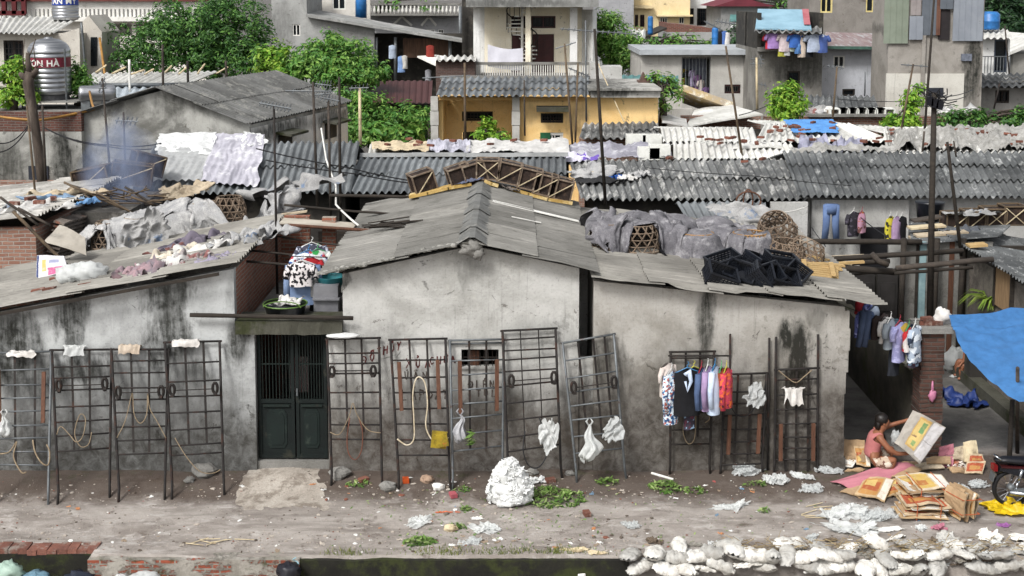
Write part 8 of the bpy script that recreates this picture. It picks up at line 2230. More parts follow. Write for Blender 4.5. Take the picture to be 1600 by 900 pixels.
for h in hz[1:3]:
 mb=MB();mb.bx(h[0]+.02,h[1]-.02,60.08,60.12,h[2],h[3]-.02)
 for s in(.1,.55):mb.bx(h[0]+(h[1]-h[0])*s,h[0]+(h[1]-h[0])*(s+.35),60.05,60.08,h[2]+.2,h[3]-.3)
 build(mb,'door',M_mar,bal)
for h in(hz[0],hz[3]):window(bal,h,60,M_mar,bars=6)
for u,w in((745,10),(825,8),(896,11)):
 mb=MB();x=X(u,60,58.6);r_=w/2*58.6/1940;mb.bx(x-r_,x+r_,58.6-r_,58.6+r_,zf,Z(12,58.6));build(mb,'pillar',M_cream if u==825 else M_wht,bal)
mb=MB();mb.bx(X(735,60,58),X(936,60,58),57.7,63,zf-.35,zf-.003);build(mb,'balcony_floor',M_conc,bal)
mb=MB();mb.bx(X(728,5,57.6),X(935,5,57.6),57.5,64,Z(11,57.6),Z(-4,57.6));mb.bx(X(732,5,57.6),X(930,5,57.6),57.8,63.8,Z(-4,57.6)+.003,Z(-14,57.6));build(mb,'roof_slab',plaster('stained_slab','#8f8f8c','#6f6f6c',stains=[(X(800,5,57.6),Z(5,57.6),4,.3,.6)],crack=False),bal)
mb=MB();za,zb=Z(118,57.8),Z(97,57.8)
mb.bx(X(735,100,57.8),X(930,100,57.8),57.75,57.85,zb-.12,zb)
build(mb,'hand_rail',M_conc,bal)
for k in range(54):
 x=X(737,100,57.8)+(X(928,100,57.8)-X(737,100,57.8))*k/53
 mb=MB();mb.bx(x-.02,x+.02,57.78,57.82,za,zb-.12);build(mb,'rail_bar',M_white,bal)
sc_=thing('spiral_stair','rusty white spiral stair on the balcony of the cream house','stair',V((X(816,60,59.2),59.2,zf)))
c=V((X(816,60,59.2),59.2,zf));Ht=Z(8,59.2)-zf
mb=MB();mb.tube([c,c+V((0,0,Ht))],.06,8);build(mb,'newel',M_white,sc_)
N=17
for k in range(N):
 a=4.0+k*6.28318*1.25/N;z=Ht*(k+1)/(N+1)
 d=V((math.cos(a),math.sin(a),0));e=V((math.cos(a+.36),math.sin(a+.36),0))
 mb=MB();mb.prism([c+V((0,0,z)),c+d*.72+V((0,0,z)),c+e*.72+V((0,0,z))],(0,0,.05));build(mb,'tread',M_white,sc_)
mb=MB();pts=[c+V((.72*math.cos(4.18+k*.0615*3),.72*math.sin(4.18+k*.0615*3),Ht*(k*.0615*3)/(6.28318*1.25)*.95+.9))for k in range(43)];mb.tube(pts,.03,5)
for p_ in pts[::2]:mb.tube([p_,p_-V((0,0,.85))],.015,4)
build(mb,'railing',M_rust2,sc_)
mb=MB();a,b=P(762,69,57.9),P(817,75,57.9)
mb.grid(lambda s,t:a.lerp(b,s)+V((0,.04*math.sin(s*14)*t,-t*(1.0+.05*math.sin(s*3))-.12*math.sin(math.pi*s)*(1-t))),24,10)
single(mb,'bed_sheet',mott('white_sheet','#d5d4dc','#c2c1ca',1.5,bump=.1),'white bed sheet hanging on the balcony of the cream house','sheet',None,True)
# upper right background
bhouse('tall plain grey house wall behind the light green tree',936,990,-30,100,84,6,plaster('plain_grey','#9d9d9f','#8e8e90',crack=False))
M_yel2=plaster('pale_yellow_render','#e0cda4','#d3bf94',crack=False)
yb,x0,x1,zt=bhouse('pale yellow house with white windows behind the brick topped wall',990,1078,-30,80,86,6,M_yel2,[(992,23,997,42),(1000,23,1007,42),(1031,27,1043,45),(1061,27,1069,37)],[dict(frame=M_mar),dict(frame=M_mar),dict(frame=M_white,cas=3),dict(frame=M_white,cas=2)])
mb=MB();mb.bx(X(990,10,85.7),X(1080,10,85.7),85.5,86,Z(25,86),Z(23.5,86))if False else mb.bx(X(1026,24,85.7),X(1082,24,85.7),85.4,85.99,Z(25.5,86),Z(23,86));mb.bx(X(990,10,85.7),X(1020,10,85.7),85.5,85.99,Z(13,86),Z(8,86));build(mb,'cornice',M_yel2,yb)
wb,x0,x1,zt=bhouse('white framed house with dark barred openings beside the pale yellow house',1074,1122,-30,70,88,5,M_wht,[(1076,13,1084,38),(1089,13,1118,40)],[dict(bars=2),dict(bars=8,hb=2)])
mr,x0,x1,zt=bhouse('grey house under a maroon gabled roof',1126,1200,10,90,80,6,plaster('mid_grey','#8e8e8c','#7d7d7b',crack=False))
mb=MB();mb.prism([P(1116,10,79.6),P(1160,-4,79.6),P(1212,10,79.6)],(0,6.5,0));build(mb,'roof',mott('maroon_roof','#6b2d37','#5a252e',2),mr)
mb=MB();mb.prism([P(1140,34,79.5),P(1180,34,79.5),P(1180,24,80),P(1141,24,80)],(0,0,.06));build(mb,'teal_awning',mott('teal_awning','#5a8380','#4b716f',2),mr)
mb=MB();mb.bx(X(1142,40,79.7),X(1178,40,79.7),79.6,80,Z(43,80),Z(35,80));build(mb,'pale_panel',M_wht,mr)
bt,x0,x1,zt=bhouse('grey wall with a red brick top in front of the pale yellow house',1041,1113,50,90,68,4,M_greyc,z0=0)
mb=MB();mb.prism([P(1042,50.2,68.05),P(1113,52,68.05),P(1113,44,68.05),P(1042,36,68.05)],(0,3.8,0));build(mb,'brick_top',brickmat('rust_brick','#7d4a3d','#683c31','#756a62',dirt='#4d3f38'),bt)
sl_,x0,x1,zt=bhouse('small shed with a sloping dark roof left of the brick topped wall',1008,1042,60,90,66,3,M_greyc)
mb=MB();mb.prism([P(1008,60,65.8),P(1042,46,65.8),P(1042,43,65.8),P(1008,57,65.8)],(0,3.4,0));build(mb,'roof',M_dkwood,sl_)
mb=MB();sheet(mb,P(976,60,62),P(1008,60,62),P(1009,46,64),P(990,46,64),rows=1,seg=6,amp=.06,pitch=.3);mb.bx(X(985,70,62.5),X(1004,70,62.5),62.5,64,0,Z(61,62.5));single(mb,'shed',M_corw,'little shed with a pale tin roof beside the light green tree','shed')
for lab,u,v,Y,w in(('blue barrel standing on the long grey roof terrace',1117,73,60,10),('small blue barrel by the pale tin roof',1016,54,63,8)):
 c=P(u,v,Y);r_=w/2*Y/1940;mb=MB();mb.lathe([(r_*.9,0),(r_,.1),(r_,.4),(r_*1.04,.42),(r_,.44),(r_,.8),(r_*.95,.85),(r_*.7,.9)],c,16);single(mb,'barrel',plain('blue_barrel','#2f6fae',.4),lab,'barrel',None,True)
M_lgrey=plaster('long_grey_render','#b3b0aa','#a09d97',stains=[(X(1172,120,55),5,.6,2,.3)],crack=False)
lg,x0,x1,zt=bhouse('long grey house with clothes hanging in an open loggia',1001,1190,85,200,55,5,M_lgrey,[(1065,89,1110,146),(1132,132,1157,146)],[None,dict(frame=M_mar,bars=8,hb=2,cas=1)])
mb=MB();mb.bx(x0-.1,x1+.1,54.6,60.2,zt,zt+.22);build(mb,'roof_slab',mott('pale_slab','#a9adb0','#95999c',2),lg)
mb=MB();mb.bx(X(1066,150,54.9),X(1109,150,54.9),55.9,56.0,Z(146,55),Z(89,55));build(mb,'loggia_back',mott('blue_grey_wall','#7f8390','#6b6f7c',2),lg)
mb=MB()
for k in range(9):x=X(1066,100,55.05)+(X(1109,100,55.05)-X(1066,100,55.05))*k/8;mb.bx(x-.012,x+.012,55.02,55.05,Z(146,55),Z(89,55))
build(mb,'bars',M_steel,lg)
for i,(u,v,m)in enumerate(((1068,107,clothmat('mustard','#a58f3c')),(1073,110,clothmat('dark_green','#38453c')),(1078,108,M_shblk),(1082,108,clothmat('pale_lilac2','#a59ab5')),(1090,116,clothmat('plum','#6d4f73')),(1095,124,M_shcream),(1102,135,clothmat('violet','#8a6a9d')))):
 garment(('mustard top','dark green top','black top','pale lilac top','plum top','cream top','violet cloth')[i]+' hanging in the loggia of the long grey house',P(u,v,55.45),.34,.75,m,.8,'short',None,i+70,.12,'clothes in the loggia of the long grey house')
for i,(u,v,m)in enumerate(((1126,47,M_black),(1132,48,clothmat('blue_top2','#4a69a5')),(1136,50,M_ragw))):
 garment(('black cloth','blue cloth','white cloth')[i]+' drying by the blue barrel on the terrace',P(u,v,60),.3,.7,m,.3,'none',None,i+80,.1,'clothes drying on the terrace')
foliage('roof_plants','row of small green plants on the long grey roof terrace',[(1020,66,60,.8,.4,.4),(1055,66,60,1.2,.4,.5),(1085,68,60,1.0,.4,.4)],900,.2,M_lfm,(1055,76,60),cat='plants',seed=5,clump=.3)
foliage('tree','round grey green bush between the barrel and the blue awning',[(1166,60,66,1.1,1.0,1.0),(1160,66,66,.9,.9,.7)],1800,.22,leafmat('greygreen_leaf','#3c5f3c','#2f4d30','#5d8055'),cat='bush',seed=6)
mb=MB()
slab('roof_sheet',(P(1072,198,43),P(1192,178,43),P(1140,163,47),P(1085,172,47)),M_corw,.05,.03,3,label='white flat roof sheet sloping up below the long grey house',cat='roof')
slab('roof_sheet',(P(1035,190,42),P(1075,198,42),P(1072,186,44),P(1032,178,44)),M_cloth4,.05,.03,5,label='pale dirty roof sheet beside the tiled porch',cat='roof')
tr2=thing('tiled_roof','dirty yellow tiled roof strip sloping down below the long grey house','roof',P(1100,160,48))
mb=MB()
for k in range(8):
 a=P(1066+k*9,142+k*3.2,47.5);mb.box(a+V((0,0,-.1)),(.34,1.6,.25),E(-.3,.35,0))
build(mb,'tiles',mott('dirty_yellow_tile','#b59a5f','#9a8f80',2,'#d6d0c0',2.5,bump=.3),tr2)
mb=MB();mb.bx(X(1030,165,47),X(1066,165,47),47,49,0,Z(150,47));mb.bx(X(1030,168,46),X(1085,168,46),46.5,47,0,Z(170,46.5));single(mb,'yard_wall',M_lgrey,'pale grey yard walls right of the yellow house','wall')
mb=MB();mb.bx(X(1072,200,43.5),X(1200,200,43.5),44.8,45.0,0,Z(181,44.8));single(mb,'brick_wall',M_bs,'low brick wall under the white flat roof sheet','wall')
foliage('shrub','small pale green shrub at the right end of the yellow house',[(1030,125,44,.5,.5,.5),(1045,140,44,.6,.5,.4),(1035,170,43,.3,.4,.5)],900,.16,M_lfp,(1035,200,43.6),cat='shrub',seed=8,clump=.25)
# blue awning house
M_dgrey=plaster('dark_grey_render','#8b8882','#6d6a64',stains=[(X(1250,120,52),4.5,1.8,1.0,.8),(X(1200,110,52),5,1,1,.4)],crack=False)
ba,x0,x1,zt=bhouse('dark grey house with a blue awning and a row of washing',1182,1284,76,190,52,5,M_dgrey,[(1230,111,1250,141)],[dict(glass=True,cas=1)])
mb=MB();mb.bx(x0,x0+.15,52,57,zt,Z(20,52));mb.bx(x1-.15,x1,52,57,zt,Z(20,52));mb.bx(x0,x1,54.5,54.7,zt,Z(20,52));build(mb,'upper_room',M_darkwall,ba)
mb=MB();mb.prism([P(1180,46,51),P(1268,48,51),P(1262,17,53.5),P(1184,16,53.5)],(0,0,.06));build(mb,'blue_awning',mott('light_blue_awning','#8bacbc','#7a9bab',1.5,rough=.5),ba)
mb=MB();a=[P(1256,42,51.4),P(1266,42,51.4),P(1263,18,53.3),P(1253,18,53.3)];mb.prism([q+V((0,-.02,.09))for q in a],(0,0,.02));build(mb,'red_strip',mott('faded_red','#a4686c','#974f57',2),ba)
mb=MB();sheet(mb,P(1178,50,50.6),P(1284,52,50.6),P(1284,42,52),P(1180,42,52),rows=1,seg=6,amp=.06,pitch=.3);build(mb,'tile_edge',M_cor2,ba,True)
mb=MB();mb.bx(x0,x1,51.7,52,zt-.1,zt+.06);build(mb,'balcony_edge',M_conc,ba)
WG2='washing on the balcony under the blue awning'
for i,(u,v,w,L,col,nm)in enumerate(((1209,51,.5,.7,'#a07fb8','violet shirt'),(1206,52,.5,.7,'#b3323f','red shirt'),(1219,52,.3,.6,'#a8622f','orange top'),(1226,52,.45,.8,'#c9b9bb','pale pink shirt'),(1222,60,.3,.8,'#a9a743','olive yellow cloth'),(1236,52,.5,.6,'#c3414f','coral red shirt'),(1243,53,.5,.6,'#3a64ad','blue shirt'),(1229,62,.3,.7,'#cfcfcd','white trousers'),(1240,66,.6,.4,'#a9b5a9','pale green cloth'),(1247,66,.25,.5,'#4c74a8','blue trousers'),(1254,54,.35,1.0,'#c9b9a9','beige top'),(1262,54,.5,1.0,'#1d1d22','black dress'),(1273,53,.6,.8,'#aab4c6','pale blue shirt'),(1284,54,.5,.8,'#4d63a0','mid blue shirt'),(1201,52,.3,.7,'#2d2a2d','dark top'))):
 garment(nm+' hanging under the blue awning',P(u,v,50.9+.05*(i%3)),w,L*.9,clothmat('wash_%d'%i,col),.2,'short' if w>.4 else 'none',None,i+90,.12,WG2)
# brown house behind, tin roofs, white-grey house
bhz,x0,x1,zt=bhouse('brownish grey house with two yellow framed windows at the top',1264,1384,-30,120,62,5,plaster('brown_grey_render','#85807a','#716c66',crack=False),[(1282,-15,1301,20),(1353,-15,1376,19)],[dict(frame=mott('pale_yellow_frame','#d3c389','#bdac72',3),cas=2),dict(frame=mott('pale_yellow_frame','#d3c389','#bdac72',3),cas=2)])
wg,x0,x1,zt=bhouse('pale blue grey house with two small white windows',1283,1364,76,190,54,5,plaster('pale_blue_grey','#bbbdc2','#abadb2',crack=False),[(1302,87,1320,106),(1316,139,1336,150)],[dict(frame=M_white,cas=2),dict(glass=True,cas=1)])
mb=MB();mb.prism([P(1284,73,53.5),P(1363,74,53.5),P(1364,52,58),P(1290,50,58)],(0,0,-.06));build(mb,'tin_roof',mott('rusty_tin','#8f8280','#7a6666',1.5,'#9d9c9c',2,stretch=(3,.5,1)),wg)
mb=MB();mb.beam(P(1284,74,53.4),P(1363,75,53.4),.1,.12);build(mb,'green_gutter',plain('dull_green','#4c6b60',.5),wg)
# tall block clad in metal sheets
M_tow=plaster('patchy_tower_render','#97928b','#807b74',stains=[(X(1520,120,50),4.8,.5,2.2,1.0),(X(1500,145,50),3.9,.7,.8,.9),(X(1400,75,50),6.2,.8,.3,.6)],patch='#9a968e',crack=False)
tb_,x0,x1,zt=bhouse('tall cement block with green and blue metal sheets on its upper half',1388,1536,-40,190,50,2.3,M_tow,[],name='tower_block',cat='building')
mb=MB();mb.bx(X(1384,143,49.95),X(1506,143,49.95),49.96,50,0,Z(115,49.96));build(mb,'pale_render_patch',plaster('pale_patch','#c6c3ba','#b6b2a9',crack=False),tb_)
def cladding(u0,u1,v0,v1,mat,dy,rib=.2):
 mb=MB();a,b=X(u0,(v0+v1)/2,50-dy),X(u1,(v0+v1)/2,50-dy);n=max(2,int((b-a)/rib))
 for k in range(n):
  xa2,xb2=a+(b-a)*k/n,a+(b-a)*(k+1)/n
  mb.bx(xa2,xb2-.02,50-dy,50-dy+.02+.012*(k%2),Z(v1,50-dy),Z(v0,50-dy));mb.bx(xb2-.02,xb2,50-dy-.015,50-dy+.018,Z(v1,50-dy),Z(v0,50-dy))
 build(mb,'metal_sheet',mat,tb_)
M_gsh=mott('sage_green_sheet','#81897b','#727a6c',1.2,'#7d5c45',3,(.66,.72),rough=.6,bump=.1)
M_bsh=mott('slate_blue_sheet','#61676e','#545960',1.2,'#6d5344',3,(.68,.74),rough=.6,bump=.1)
M_bsh2=mott('blue_grey_sheet','#8a8f96','#7c8189',1.2,'#5e5b58',3,(.66,.74),rough=.6,bump=.1)
cladding(1382,1420,-40,68,M_gsh,.1);cladding(1421,1442,25,62,M_bsh2,.12);cladding(1424,1440,-40,24,mott('pinkish_grey','#8f8886','#7a7371',2),.08)
cladding(1441,1464,-40,55,M_bsh,.1);cladding(1464,1470,-40,55,mott('rust_strip','#6a4a3c','#563a30',2),.13);cladding(1490,1537,-40,64,M_bsh2,.1);cladding(1470,1490,-40,14,M_bsh,.16)
mb=MB();mb.bx(X(1467,40,49.95),X(1484,40,49.95),49.93,50,Z(62,50),Z(15,50));build(mb,'doorway',mott('black_doorway','#2b2627','#221e1f',3),tb_)
mb=MB();mb.bx(X(1502,90,49.95),X(1518,90,49.95),49.9,50,Z(95,50),Z(84,50));build(mb,'vent_window',mott('vent_grey','#6f7480','#50545d',9),tb_)
mb=MB();mb.bx(X(1440,90,49.9),X(1446,90,49.9),49.9,50,0,Z(55,50));build(mb,'rib_column',M_tow,tb_)
mb=MB();mb.bx(X(1450,150,49.9),X(1474,150,49.9),49.92,50,Z(152,50),Z(137,50));build(mb,'grille',mott('dark_grille','#2c2f38','#22252c',3),tb_)
# far right
wh,x0,x1,zt=bhouse('small white house with a glazed door and a pale tin roof at far right',1533,1576,60,180,57,4,M_wht,[(1553,62,1574,113)],[dict(frame=plain('dark_blue_frame','#3d4656',.5),cas=1)])
mb=MB();sheet(mb,P(1531,60,56.5),P(1582,60,56.5),P(1574,46,60),P(1534,46,60),rows=1,seg=6,amp=.05,pitch=.26);build(mb,'roof',M_corw,wh,True)
mb=MB();
for k in range(10):x=X(1534,100,56.6)+(X(1578,100,56.6)-X(1534,100,56.6))*k/9;mb.bx(x-.015,x+.015,56.6,56.63,Z(115,56.6),Z(88,56.6))
mb.bx(X(1534,100,56.6),X(1578,100,56.6),56.58,56.65,Z(89,56.6),Z(87.5,56.6));build(mb,'railing',M_steel,wh)
c=P(1546,46,59);mb=MB();mb.lathe([(.42,0),(.44,.1),(.44,.35),(.46,.38),(.44,.4),(.44,.7),(.3,.82)],c,18);single(mb,'barrel',plain('blue_barrel','#2f6fae',.4),'blue water barrel on the roof of the small white house','barrel',None,True)
fr_,x0,x1,zt=bhouse('low grey house at the far right under a dark tiled roof',1530,1640,137,220,53,4,plaster('far_grey','#8b8985','#75736f',crack=False),[(1555,141,1577,161)],[dict(bars=5)])
mb=MB();sheet(mb,P(1528,137,52.3),P(1640,137,52.3),P(1640,117,56),P(1532,118,56),rows=3,seg=6,amp=.06,pitch=.3,jit=.03);build(mb,'roof',M_cor3,fr_,True)
g3,x0,x1,zt=bhouse('grey house with a sloping roof at the right edge',1582,1680,84,130,62,5,plaster('rough_grey','#8e8c86','#7a7872',crack=False))
mb=MB();mb.prism([P(1578,86,61.6),P(1640,60,61.6),P(1640,55,61.6),P(1578,81,61.6)],(0,5.5,0));build(mb,'roof',M_corw,g3)
cr,=[thing('shed','shed with dark corrugated sheets behind the row of white crates','shed',P(1310,175,47))]
mb=MB();sheet(mb,P(1252,170,46),P(1372,170,46),P(1365,150,48),P(1255,150,48),rows=1,seg=6,amp=.06,pitch=.24);build(mb,'roof',M_cor3,cr,True)
mb=MB();mb.bx(X(1252,172,46.3),X(1370,172,46.3),46.3,48,0,Z(172,46.3));build(mb,'wall',M_conc,cr)
bw_=thing('brick_wall','long old brick wall below the row of white crates','wall',(13,44,0))
mb=MB();mb.bx(X(1195,190,43.6),X(1482,190,43.6),43.6,43.9,0,Z(182,43.6));build(mb,'wall_face',brickmat('old_red_brick','#7d5548','#674539','#857a70',dirt='#4a423b'),bw_)
mb=MB();mb.bx(X(1262,177,43.6),X(1388,177,43.6),43.4,44.2,Z(182,43.6)+.003,Z(178,43.6));build(mb,'coping',M_conc,bw_)
mb=MB();mb.bx(X(1334,200,43.5),X(1360,200,43.5),43.4,43.6,Z(206,43.5),Z(194,43.5));build(mb,'vent_frame',M_conc,bw_)
for i in range(6):
 c=P(1309+14.5*i,178,43.8)
 mb=MB();w=.3
 mb.bx(c.x-w,c.x+w,c.y-.2,c.y+.2,c.z+.17,c.z+.21)
 for s in(-1,1):mb.bx(c.x+s*w-.03,c.x+s*w+.03,c.y-.2,c.y+.2,c.z,c.z+.168)
 mb.bx(c.x-w+.03,c.x+w-.03,c.y+.17,c.y+.2,c.z,c.z+.168)
 single(mb,'crate',mott('white_foam','#dcdcd6','#c5c5be',3,bump=.1),'upturned white crate in the row on top of the long old brick wall','crate','row of white crates on the brick wall')
for i in range(10):
 c=P(1262+rnd.uniform(0,45)if i<4 else 1470+rnd.uniform(0,60),178+rnd.uniform(-6,4),44)
 mb=MB();mb.blob(c+V((0,0,.08)),(.3,.25,.2),.5,2,i,9,6,crease=.5)
 single(mb,'sack',[M_cloth4,M_cloth1,M_rags,clothmat('mixed_sack','#8a7a6a')][i%4],'bundle of scrap on the back wall, left of the white crates' if i<4 else 'bundle of scrap on the back wall, right of the utility pole','bundle','bundles of scrap on the back wall')
# trees and shrubs
foliage('tree','largest dark green tree filling the upper left of the photo',[(300,60,56,2.6,2.4,1.9),(235,70,56,1.8,1.8,1.3),(355,55,56,2.1,2.0,2.0),(390,85,55,1.3,1.5,1.2),(205,95,56,1.1,1.3,.9),(320,100,55,2.4,1.6,.9),(270,30,57,1.2,1.4,.9),(180,55,56,.7,.8,.6),(350,15,57,1.5,1.5,.9),(410,60,56,.8,1,.9)],26000,.2,M_lfd,(300,150,56.5),seed=11,clump=.34)
foliage('tree','brighter green tree right of the largest one, in front of the grey lean to',[(530,95,52,1.6,1.4,1.0),(490,100,52,1.1,1.1,.9),(575,112,52,1.0,1.1,.7),(520,72,53,.8,.8,.6),(470,112,52,.8,.9,.6),(545,120,51,1.4,1,.4)],11000,.22,M_lfm,(530,160,52),seed=12,clump=.3)
foliage('tree','yellow green low tree between the largest tree and the brighter one',[(430,95,53,.9,.9,.8),(455,112,53,.9,.9,.6),(440,125,52,1.2,1,.4)],3600,.25,M_lfl,(440,160,53),seed=13,clump=.35)
foliage('bush','leafy green bush under the red brown metal roof',[(575,180,47,1.0,1.2,1.0),(545,165,47,.7,.8,.7),(610,195,47,1.2,1.1,.7),(650,190,48,.7,.9,.8),(560,205,46,1.0,1.0,.5)],9000,.2,M_lfm,(585,225,47.5),cat='bush',seed=14,clump=.33)
foliage('bush','strap leaved bush at the foot of the red brown roofed shed',[(590,212,45.4,.9,.6,.4),(630,214,45.4,.7,.5,.35)],1300,.34,M_lfm,(600,225,45.4),cat='bush',seed=15,clump=.3)
foliage('shrub','light green shrub in front of the yellow house porch',[(765,206,40.5,.5,.5,.35),(785,215,40.5,.4,.45,.25),(755,196,40.5,.25,.3,.25),(748,214,40.5,.3,.3,.2)],1500,.15,M_lfl,(768,240,40.5),cat='shrub',seed=16,clump=.2)
foliage('tree','light green tree right of the balcony house',[(958,70,62,1.1,1.2,1.6),(975,90,61,.9,1.0,.9),(940,35,62,.8,.9,.7),(985,60,62,.6,.7,.6),(945,55,62,.8,.8,1.2)],9500,.2,M_lfp,(958,140,62),seed=17,clump=.38)
foliage('shrub','bright yellow green round shrub before the long brick wall',[(1230,160,42,.62,.6,.55),(1225,145,42,.45,.45,.4),(1240,175,42,.5,.5,.3),(1215,172,42,.4,.4,.3)],3000,.17,M_lfl,(1230,200,42),cat='shrub',seed=18,clump=.24)
foliage('shrub','slender bright green shrub climbing beside the utility pole',[(1425,165,41,.35,.4,.6),(1433,145,41,.2,.25,.45),(1405,190,41,.55,.5,.35),(1388,202,41,.3,.4,.25),(1425,195,41,.4,.4,.35)],3000,.17,M_lfl,(1420,225,41),cat='shrub',seed=19,clump=.22)
foliage('hedge','dark green creeper hedge along the wall at right',[(1510,186,41,.9,.5,.35),(1550,190,41,.9,.5,.3),(1590,188,41,.9,.5,.35),(1490,195,41,.5,.5,.3),(1620,186,41,.9,.5,.35)],4200,.17,M_lfd,(1540,215,41),cat='hedge',seed=20,clump=.25)
foliage('tree','dark tree at the upper right corner behind the small white house',[(1570,30,82,2.2,2.0,2.2),(1590,60,80,1.8,1.6,1.4),(1555,5,84,1.8,1.8,1.6),(1610,20,84,2,2,2)],9000,.34,M_lfv,(1575,110,82),seed=21,clump=.55)
foliage('bush','light green bush at the left of the big steel water tank',[(20,120,43,.7,.6,.6),(30,105,43,.4,.4,.4),(12,150,43,.6,.6,.5),(40,150,43,.5,.5,.4)],3000,.17,M_lfl,(20,178,43),cat='bush',seed=22,clump=.25)
foliage('bush','light green bush at the right of the big steel water tank',[(122,125,44.6,.45,.5,.55),(130,140,44.6,.4,.5,.3),(118,108,44.6,.25,.3,.3)],1900,.17,M_lfm,(122,165,44.6),cat='bush',seed=23,clump=.24)
foliage('seedling','small green seedling on the brick footing by the bare trunk',[(50,295,34.6,.16,.15,.22)],160,.1,M_lfl,(50,312,34.6),cat='plant',seed=24,clump=.1)
foliage('tree','far green tree behind the tall block and the brown house',[(1250,-10,95,3,2,2),(650,-40,95,3,2,2)],2500,.4,M_lfd,(1250,60,95),seed=25,clump=.6)
tt=thing('bare_tree','bare pollarded tree trunk standing in front of the steel water tank','tree',P(66,300,34.8))
tr3=[P(68,300,34.8),P(62,250,34.8),P(56,205,34.8),P(49,160,34.8),P(44,130,34.8),P(47,112,34.8)]
mb=MB();mb.tube(tr3,[.14,.13,.12,.13,.15,.12],10);build(mb,'trunk',mott('bark','#5c5148','#443b34',3,'#6f655c',2,stretch=(3,3,.7),bump=.6),tt,True)
for pts,r_ in(([(45,128),(36,118),(30,115)],.1),([(47,116),(44,100),(43,82)],.09),([(48,120),(56,112),(58,107)],.1),([(45,100),(55,95),(52,70)],.02),([(40,118),(36,95),(38,60)],.02),([(50,112),(62,100),(70,104)],.02),([(45,90),(50,78),(56,60)],.02)):
 mb=MB();mb.tube([P(u,v,34.8)for u,v in pts],[r_,r_*.9,r_*.5],7);build(mb,'branch',CACHE['bark'],tt,True)
# poles, aerials and wires
AG='thin poles and aerial masts over the roofs'
def mast(label,ut,vt,ub,vb,Y,r_,mat=None,yagi=None,name='aerial_mast'):
 a,b=P(ut,vt,Y),P(ub,vb,Y);r_*=.72
 if yagi is None:
  mb=MB();m=a.lerp(b,.5)+V((.03*nz(ut,3),0,0));mb.tube([b,m,a],[r_,r_,r_*.8],7)
  return single(mb,'pole',mat or M_pole,label,'pole',AG,True)
 root=thing(name,label,'aerial',b,AG)
 mb=MB();mb.tube([b,a],[r_,r_*.8],7);build(mb,'mast',mat or M_pole,root,True)
 for(ul,vl,ur,vr,n,sp)in yagi:
  p,q=P(ul,vl,Y),P(ur,vr,Y)
  mb=MB();mb.tube([p,q],.018,5)
  for k in range(n):
   c=p.lerp(q,(k+.5)/n);s=sp*(.6+.4*k/n)
   mb.tube([c+V((0,-s*.7,-s*.3)),c+V((0,s*.7,s*.3))],.009,4)
   mb.tube([c+V((-.03,0,-s*.45)),c+V((.03,0,s*.45))],.009,4)
  build(mb,'aerial',M_steel,root)
 return root
for a in(('brown mast at the wall corner left of the gap clothes, aerial at its top',428,166,434,488,22.3,.035,M_rust2,[(405,161,455,170,9,.18)]),('tall mast with a double comb aerial over the tarp covered roof',489,128,496,322,30,.05,M_pole,[(446,142,520,143,3,.2),(492,131,518,134,6,.3),(492,148,518,146,6,.3)]),('dark pole beside the comb aerial mast, taller of two',530,120,532,345,29,.05,M_dkwood),('dark pole beside the comb aerial mast, shorter of two',513,157,517,345,28,.045,M_pole,[(500,152,530,158,6,.25)]),('pale wooden mast with a small aerial before the dark bush',562,138,563,226,36,.07,M_paleboard,[(546,138,576,137,5,.3)]),('slim pole standing by the smoke with a stacked aerial',160,122,176,316,30,.04,M_pole,[(155,128,164,127,2,.3),(154,138,166,137,2,.4)]),('short dark pole with crossed aerial right of the smoke pole',193,175,197,305,31,.04,M_pole,[(180,188,216,190,5,.3)]),('thin leaning pole at the left behind the bare trunk',42,165,60,355,28,.035,M_bamboo),('thin pole at the right of the bare trunk',66,165,72,290,34,.05,M_pole),('bamboo mast in front of the yellow house, left',726,98,727,236,38,.06,M_bamboo,[(660,122,735,118,3,.1)]),('slim mast in front of the yellow house porch',819,125,820,212,40,.04,M_pole),('thin leaning pole before the yellow house, left of a pair',882,68,896,246,37,.05,M_bamboo,[(868,76,900,66,2,.1)]),('thin straight pole before the yellow house, right of a pair',903,98,898,246,37,.045,M_bamboo,[(888,106,922,120,4,.15)]),('thin mast with a long comb aerial right of the balcony house',915,32,916,190,39,.04,M_steel,[(875,45,1000,54,14,.18)]),('thick black leaning pole before the yellow house',929,45,946,320,29.5,.055,M_dkwood),('crooked bamboo mast in front of the long grey house',1134,72,1160,248,35,.05,M_bamboo,[(1118,33,1150,38,5,.3),(1100,33,1130,48,3,.2)]),('pale mast with two flat aerials at the corner of the dark grey house',1182,90,1183,172,48,.07,M_paleboard,[(1172,92,1194,93,2,.5),(1172,100,1194,99,2,.5),(1182,130,1198,134,3,.3)]),('bamboo mast in front of the pale blue grey house',1308,104,1300,198,42,.05,M_bamboo,[(1292,103,1318,106,4,.2)]),('bent bamboo mast rising from the bright climbing shrub',1427,100,1404,226,38,.05,M_bamboo,[(1408,101,1450,104,2,.15)]),('slim dark pole crossing in front of the tall block',1460,-10,1443,228,38,.055,M_dkwood),('dark pole with stubs rising through the dark corrugated roof',1480,222,1502,400,25.2,.05,M_dkwood),('short twig pole beside the stubbed pole',1490,220,1494,245,30,.03,M_pole),('slim pole right of the utility pole',1444,205,1441,242,34,.04,M_pole),('thin mast standing before the dark corrugated sheets',1352,112,1351,150,48,.04,M_steel),('leaning thin pole at the far right house',1570,40,1577,115,55,.05,M_pole),('rusty leaning pole before the far right tiled roof',1562,130,1553,170,50,.05,M_rust2)):
 mast(*a)
up=thing('utility_pole','thick dark wooden pole with a tangle of meters and cables at its top','pole',P(1453,500,24))
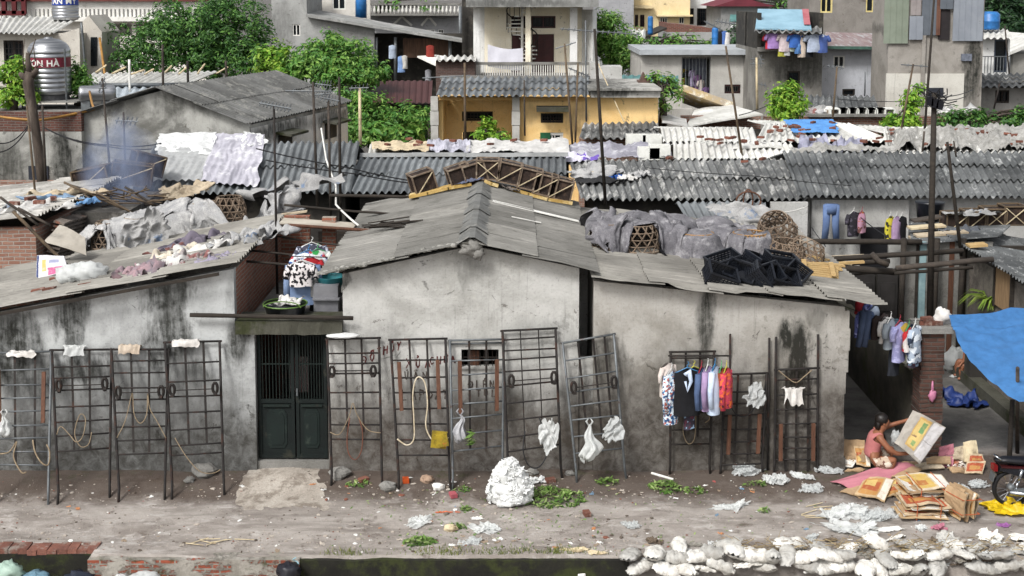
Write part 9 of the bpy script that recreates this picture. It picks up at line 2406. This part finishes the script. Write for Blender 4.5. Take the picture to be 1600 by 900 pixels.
mb=MB();mb.tube([P(1453,505,24),P(1456,320,24),P(1460,145,24)],[.066,.058,.05],9);build(mb,'post',M_dkwood,up,True)
mb=MB();r7=random.Random(6)
for k in range(26):
 a=P(1460+r7 .uniform(-8,8),148+r7 .uniform(-6,12),24+r7 .uniform(-.1,.1));b=a+V((r7 .uniform(-.3,.35),r7 .uniform(-.2,.2),r7 .uniform(-.15,.2)));m=a.lerp(b,.5)+V((r7 .uniform(-.1,.1),0,r7 .uniform(-.12,.05)));mb.tube([a,m,b],.011,4)
build(mb,'cable_tangle',M_wire,up)
for k in range(3):
 mb=MB();mb.box(P(1452+8*k,158+3*k,23.9),(.13,.08,.17),E(0,.1*k,0));build(mb,'meter_box',M_bkp,up)
def cable(label,pts,mat=M_wire,r_=.016,sag=.25,name='cable'):
 q=[P(*p)for p in pts];out=[]
 for a,b in zip(q[:-1],q[1:]):
  for k in range(12):
   t_=k/12;out.append(a.lerp(b,t_)+V((0,0,-sag*4*t_*(1-t_)*(b-a).length/6)))
 out.append(q[-1]);mb=MB();mb.tube(out,r_,5)
 return single(mb,name,mat,label,'cable','cables strung over the roofs',True)
cable('dark cable sagging from the bare trunk to the tarp covered roof, upper of two',[(70,200,34.4),(170,226,33),(252,224,32.6)])
cable('dark cable sagging from the bare trunk to the tarp covered roof, lower of two',[(70,200,34.4),(165,228,33),(252,231,32.6)])
cable('dark cable from the left edge to the bare trunk',[(-10,238,30),(44,199,34.6)])
cable('second dark cable at the left edge below the brick band',[(-10,222,30),(44,196,34.6)])
cable('orange hose looping from the left edge to the horizontal steel tank',[(-10,181,35.2),(60,188,35.2),(148,170,36.0),(140,143,42.6)],M_yrope,.04,.1,'hose')
cable('dark cable over the left corrugated roofs, upper',[(400,232,29.5),(545,262,29.5),(640,282,29.5)],sag=.08)
cable('dark cable over the left corrugated roofs, lower',[(415,250,29.5),(560,272,29.5),(640,286,29.5)],sag=.08)
cable('white hose dropping over the corrugated roof to the gap',[(502,200,29.8),(510,250,29.5),(525,290,28.5),(525,320,25),(560,352,23)],M_white,.022,.05,'hose')
cable('thin wire across the lichened roof',[(1010,262,31.5),(1180,275,31),(1330,290,30.5)],r_=.01,sag=.05)
cable('pale stay wire slanting from the yellow house roof',[(935,100,44),(975,190,40.5)],M_paleboard,.02,.02)
cable('thin wire from the crooked mast to the roof',[(1155,180,36),(1225,150,45)],r_=.014,sag=.05)
cable('wire along the pale blue grey house',[(1310,155,45),(1440,158,40)],r_=.012,sag=.05)
cable('slanting wire from the utility pole to the right, first',[(1460,152,24),(1520,140,40)],r_=.012,sag=.02)
cable('slanting wire from the utility pole to the right, second',[(1460,156,24),(1510,150,40)],r_=.012,sag=.02)
cable('wire drooping below the white wall beside the jeans',[(1205,332,29),(1262,322,29.5)],M_white,.012,.3)
cable('thin wire slanting across the jeans wall',[(1268,355,29.5),(1290,385,26)],r_=.01,sag=.02)
cable('wire from the jeans wall to the black log',[(1345,340,29.5),(1400,378,26)],r_=.012,sag=.05)
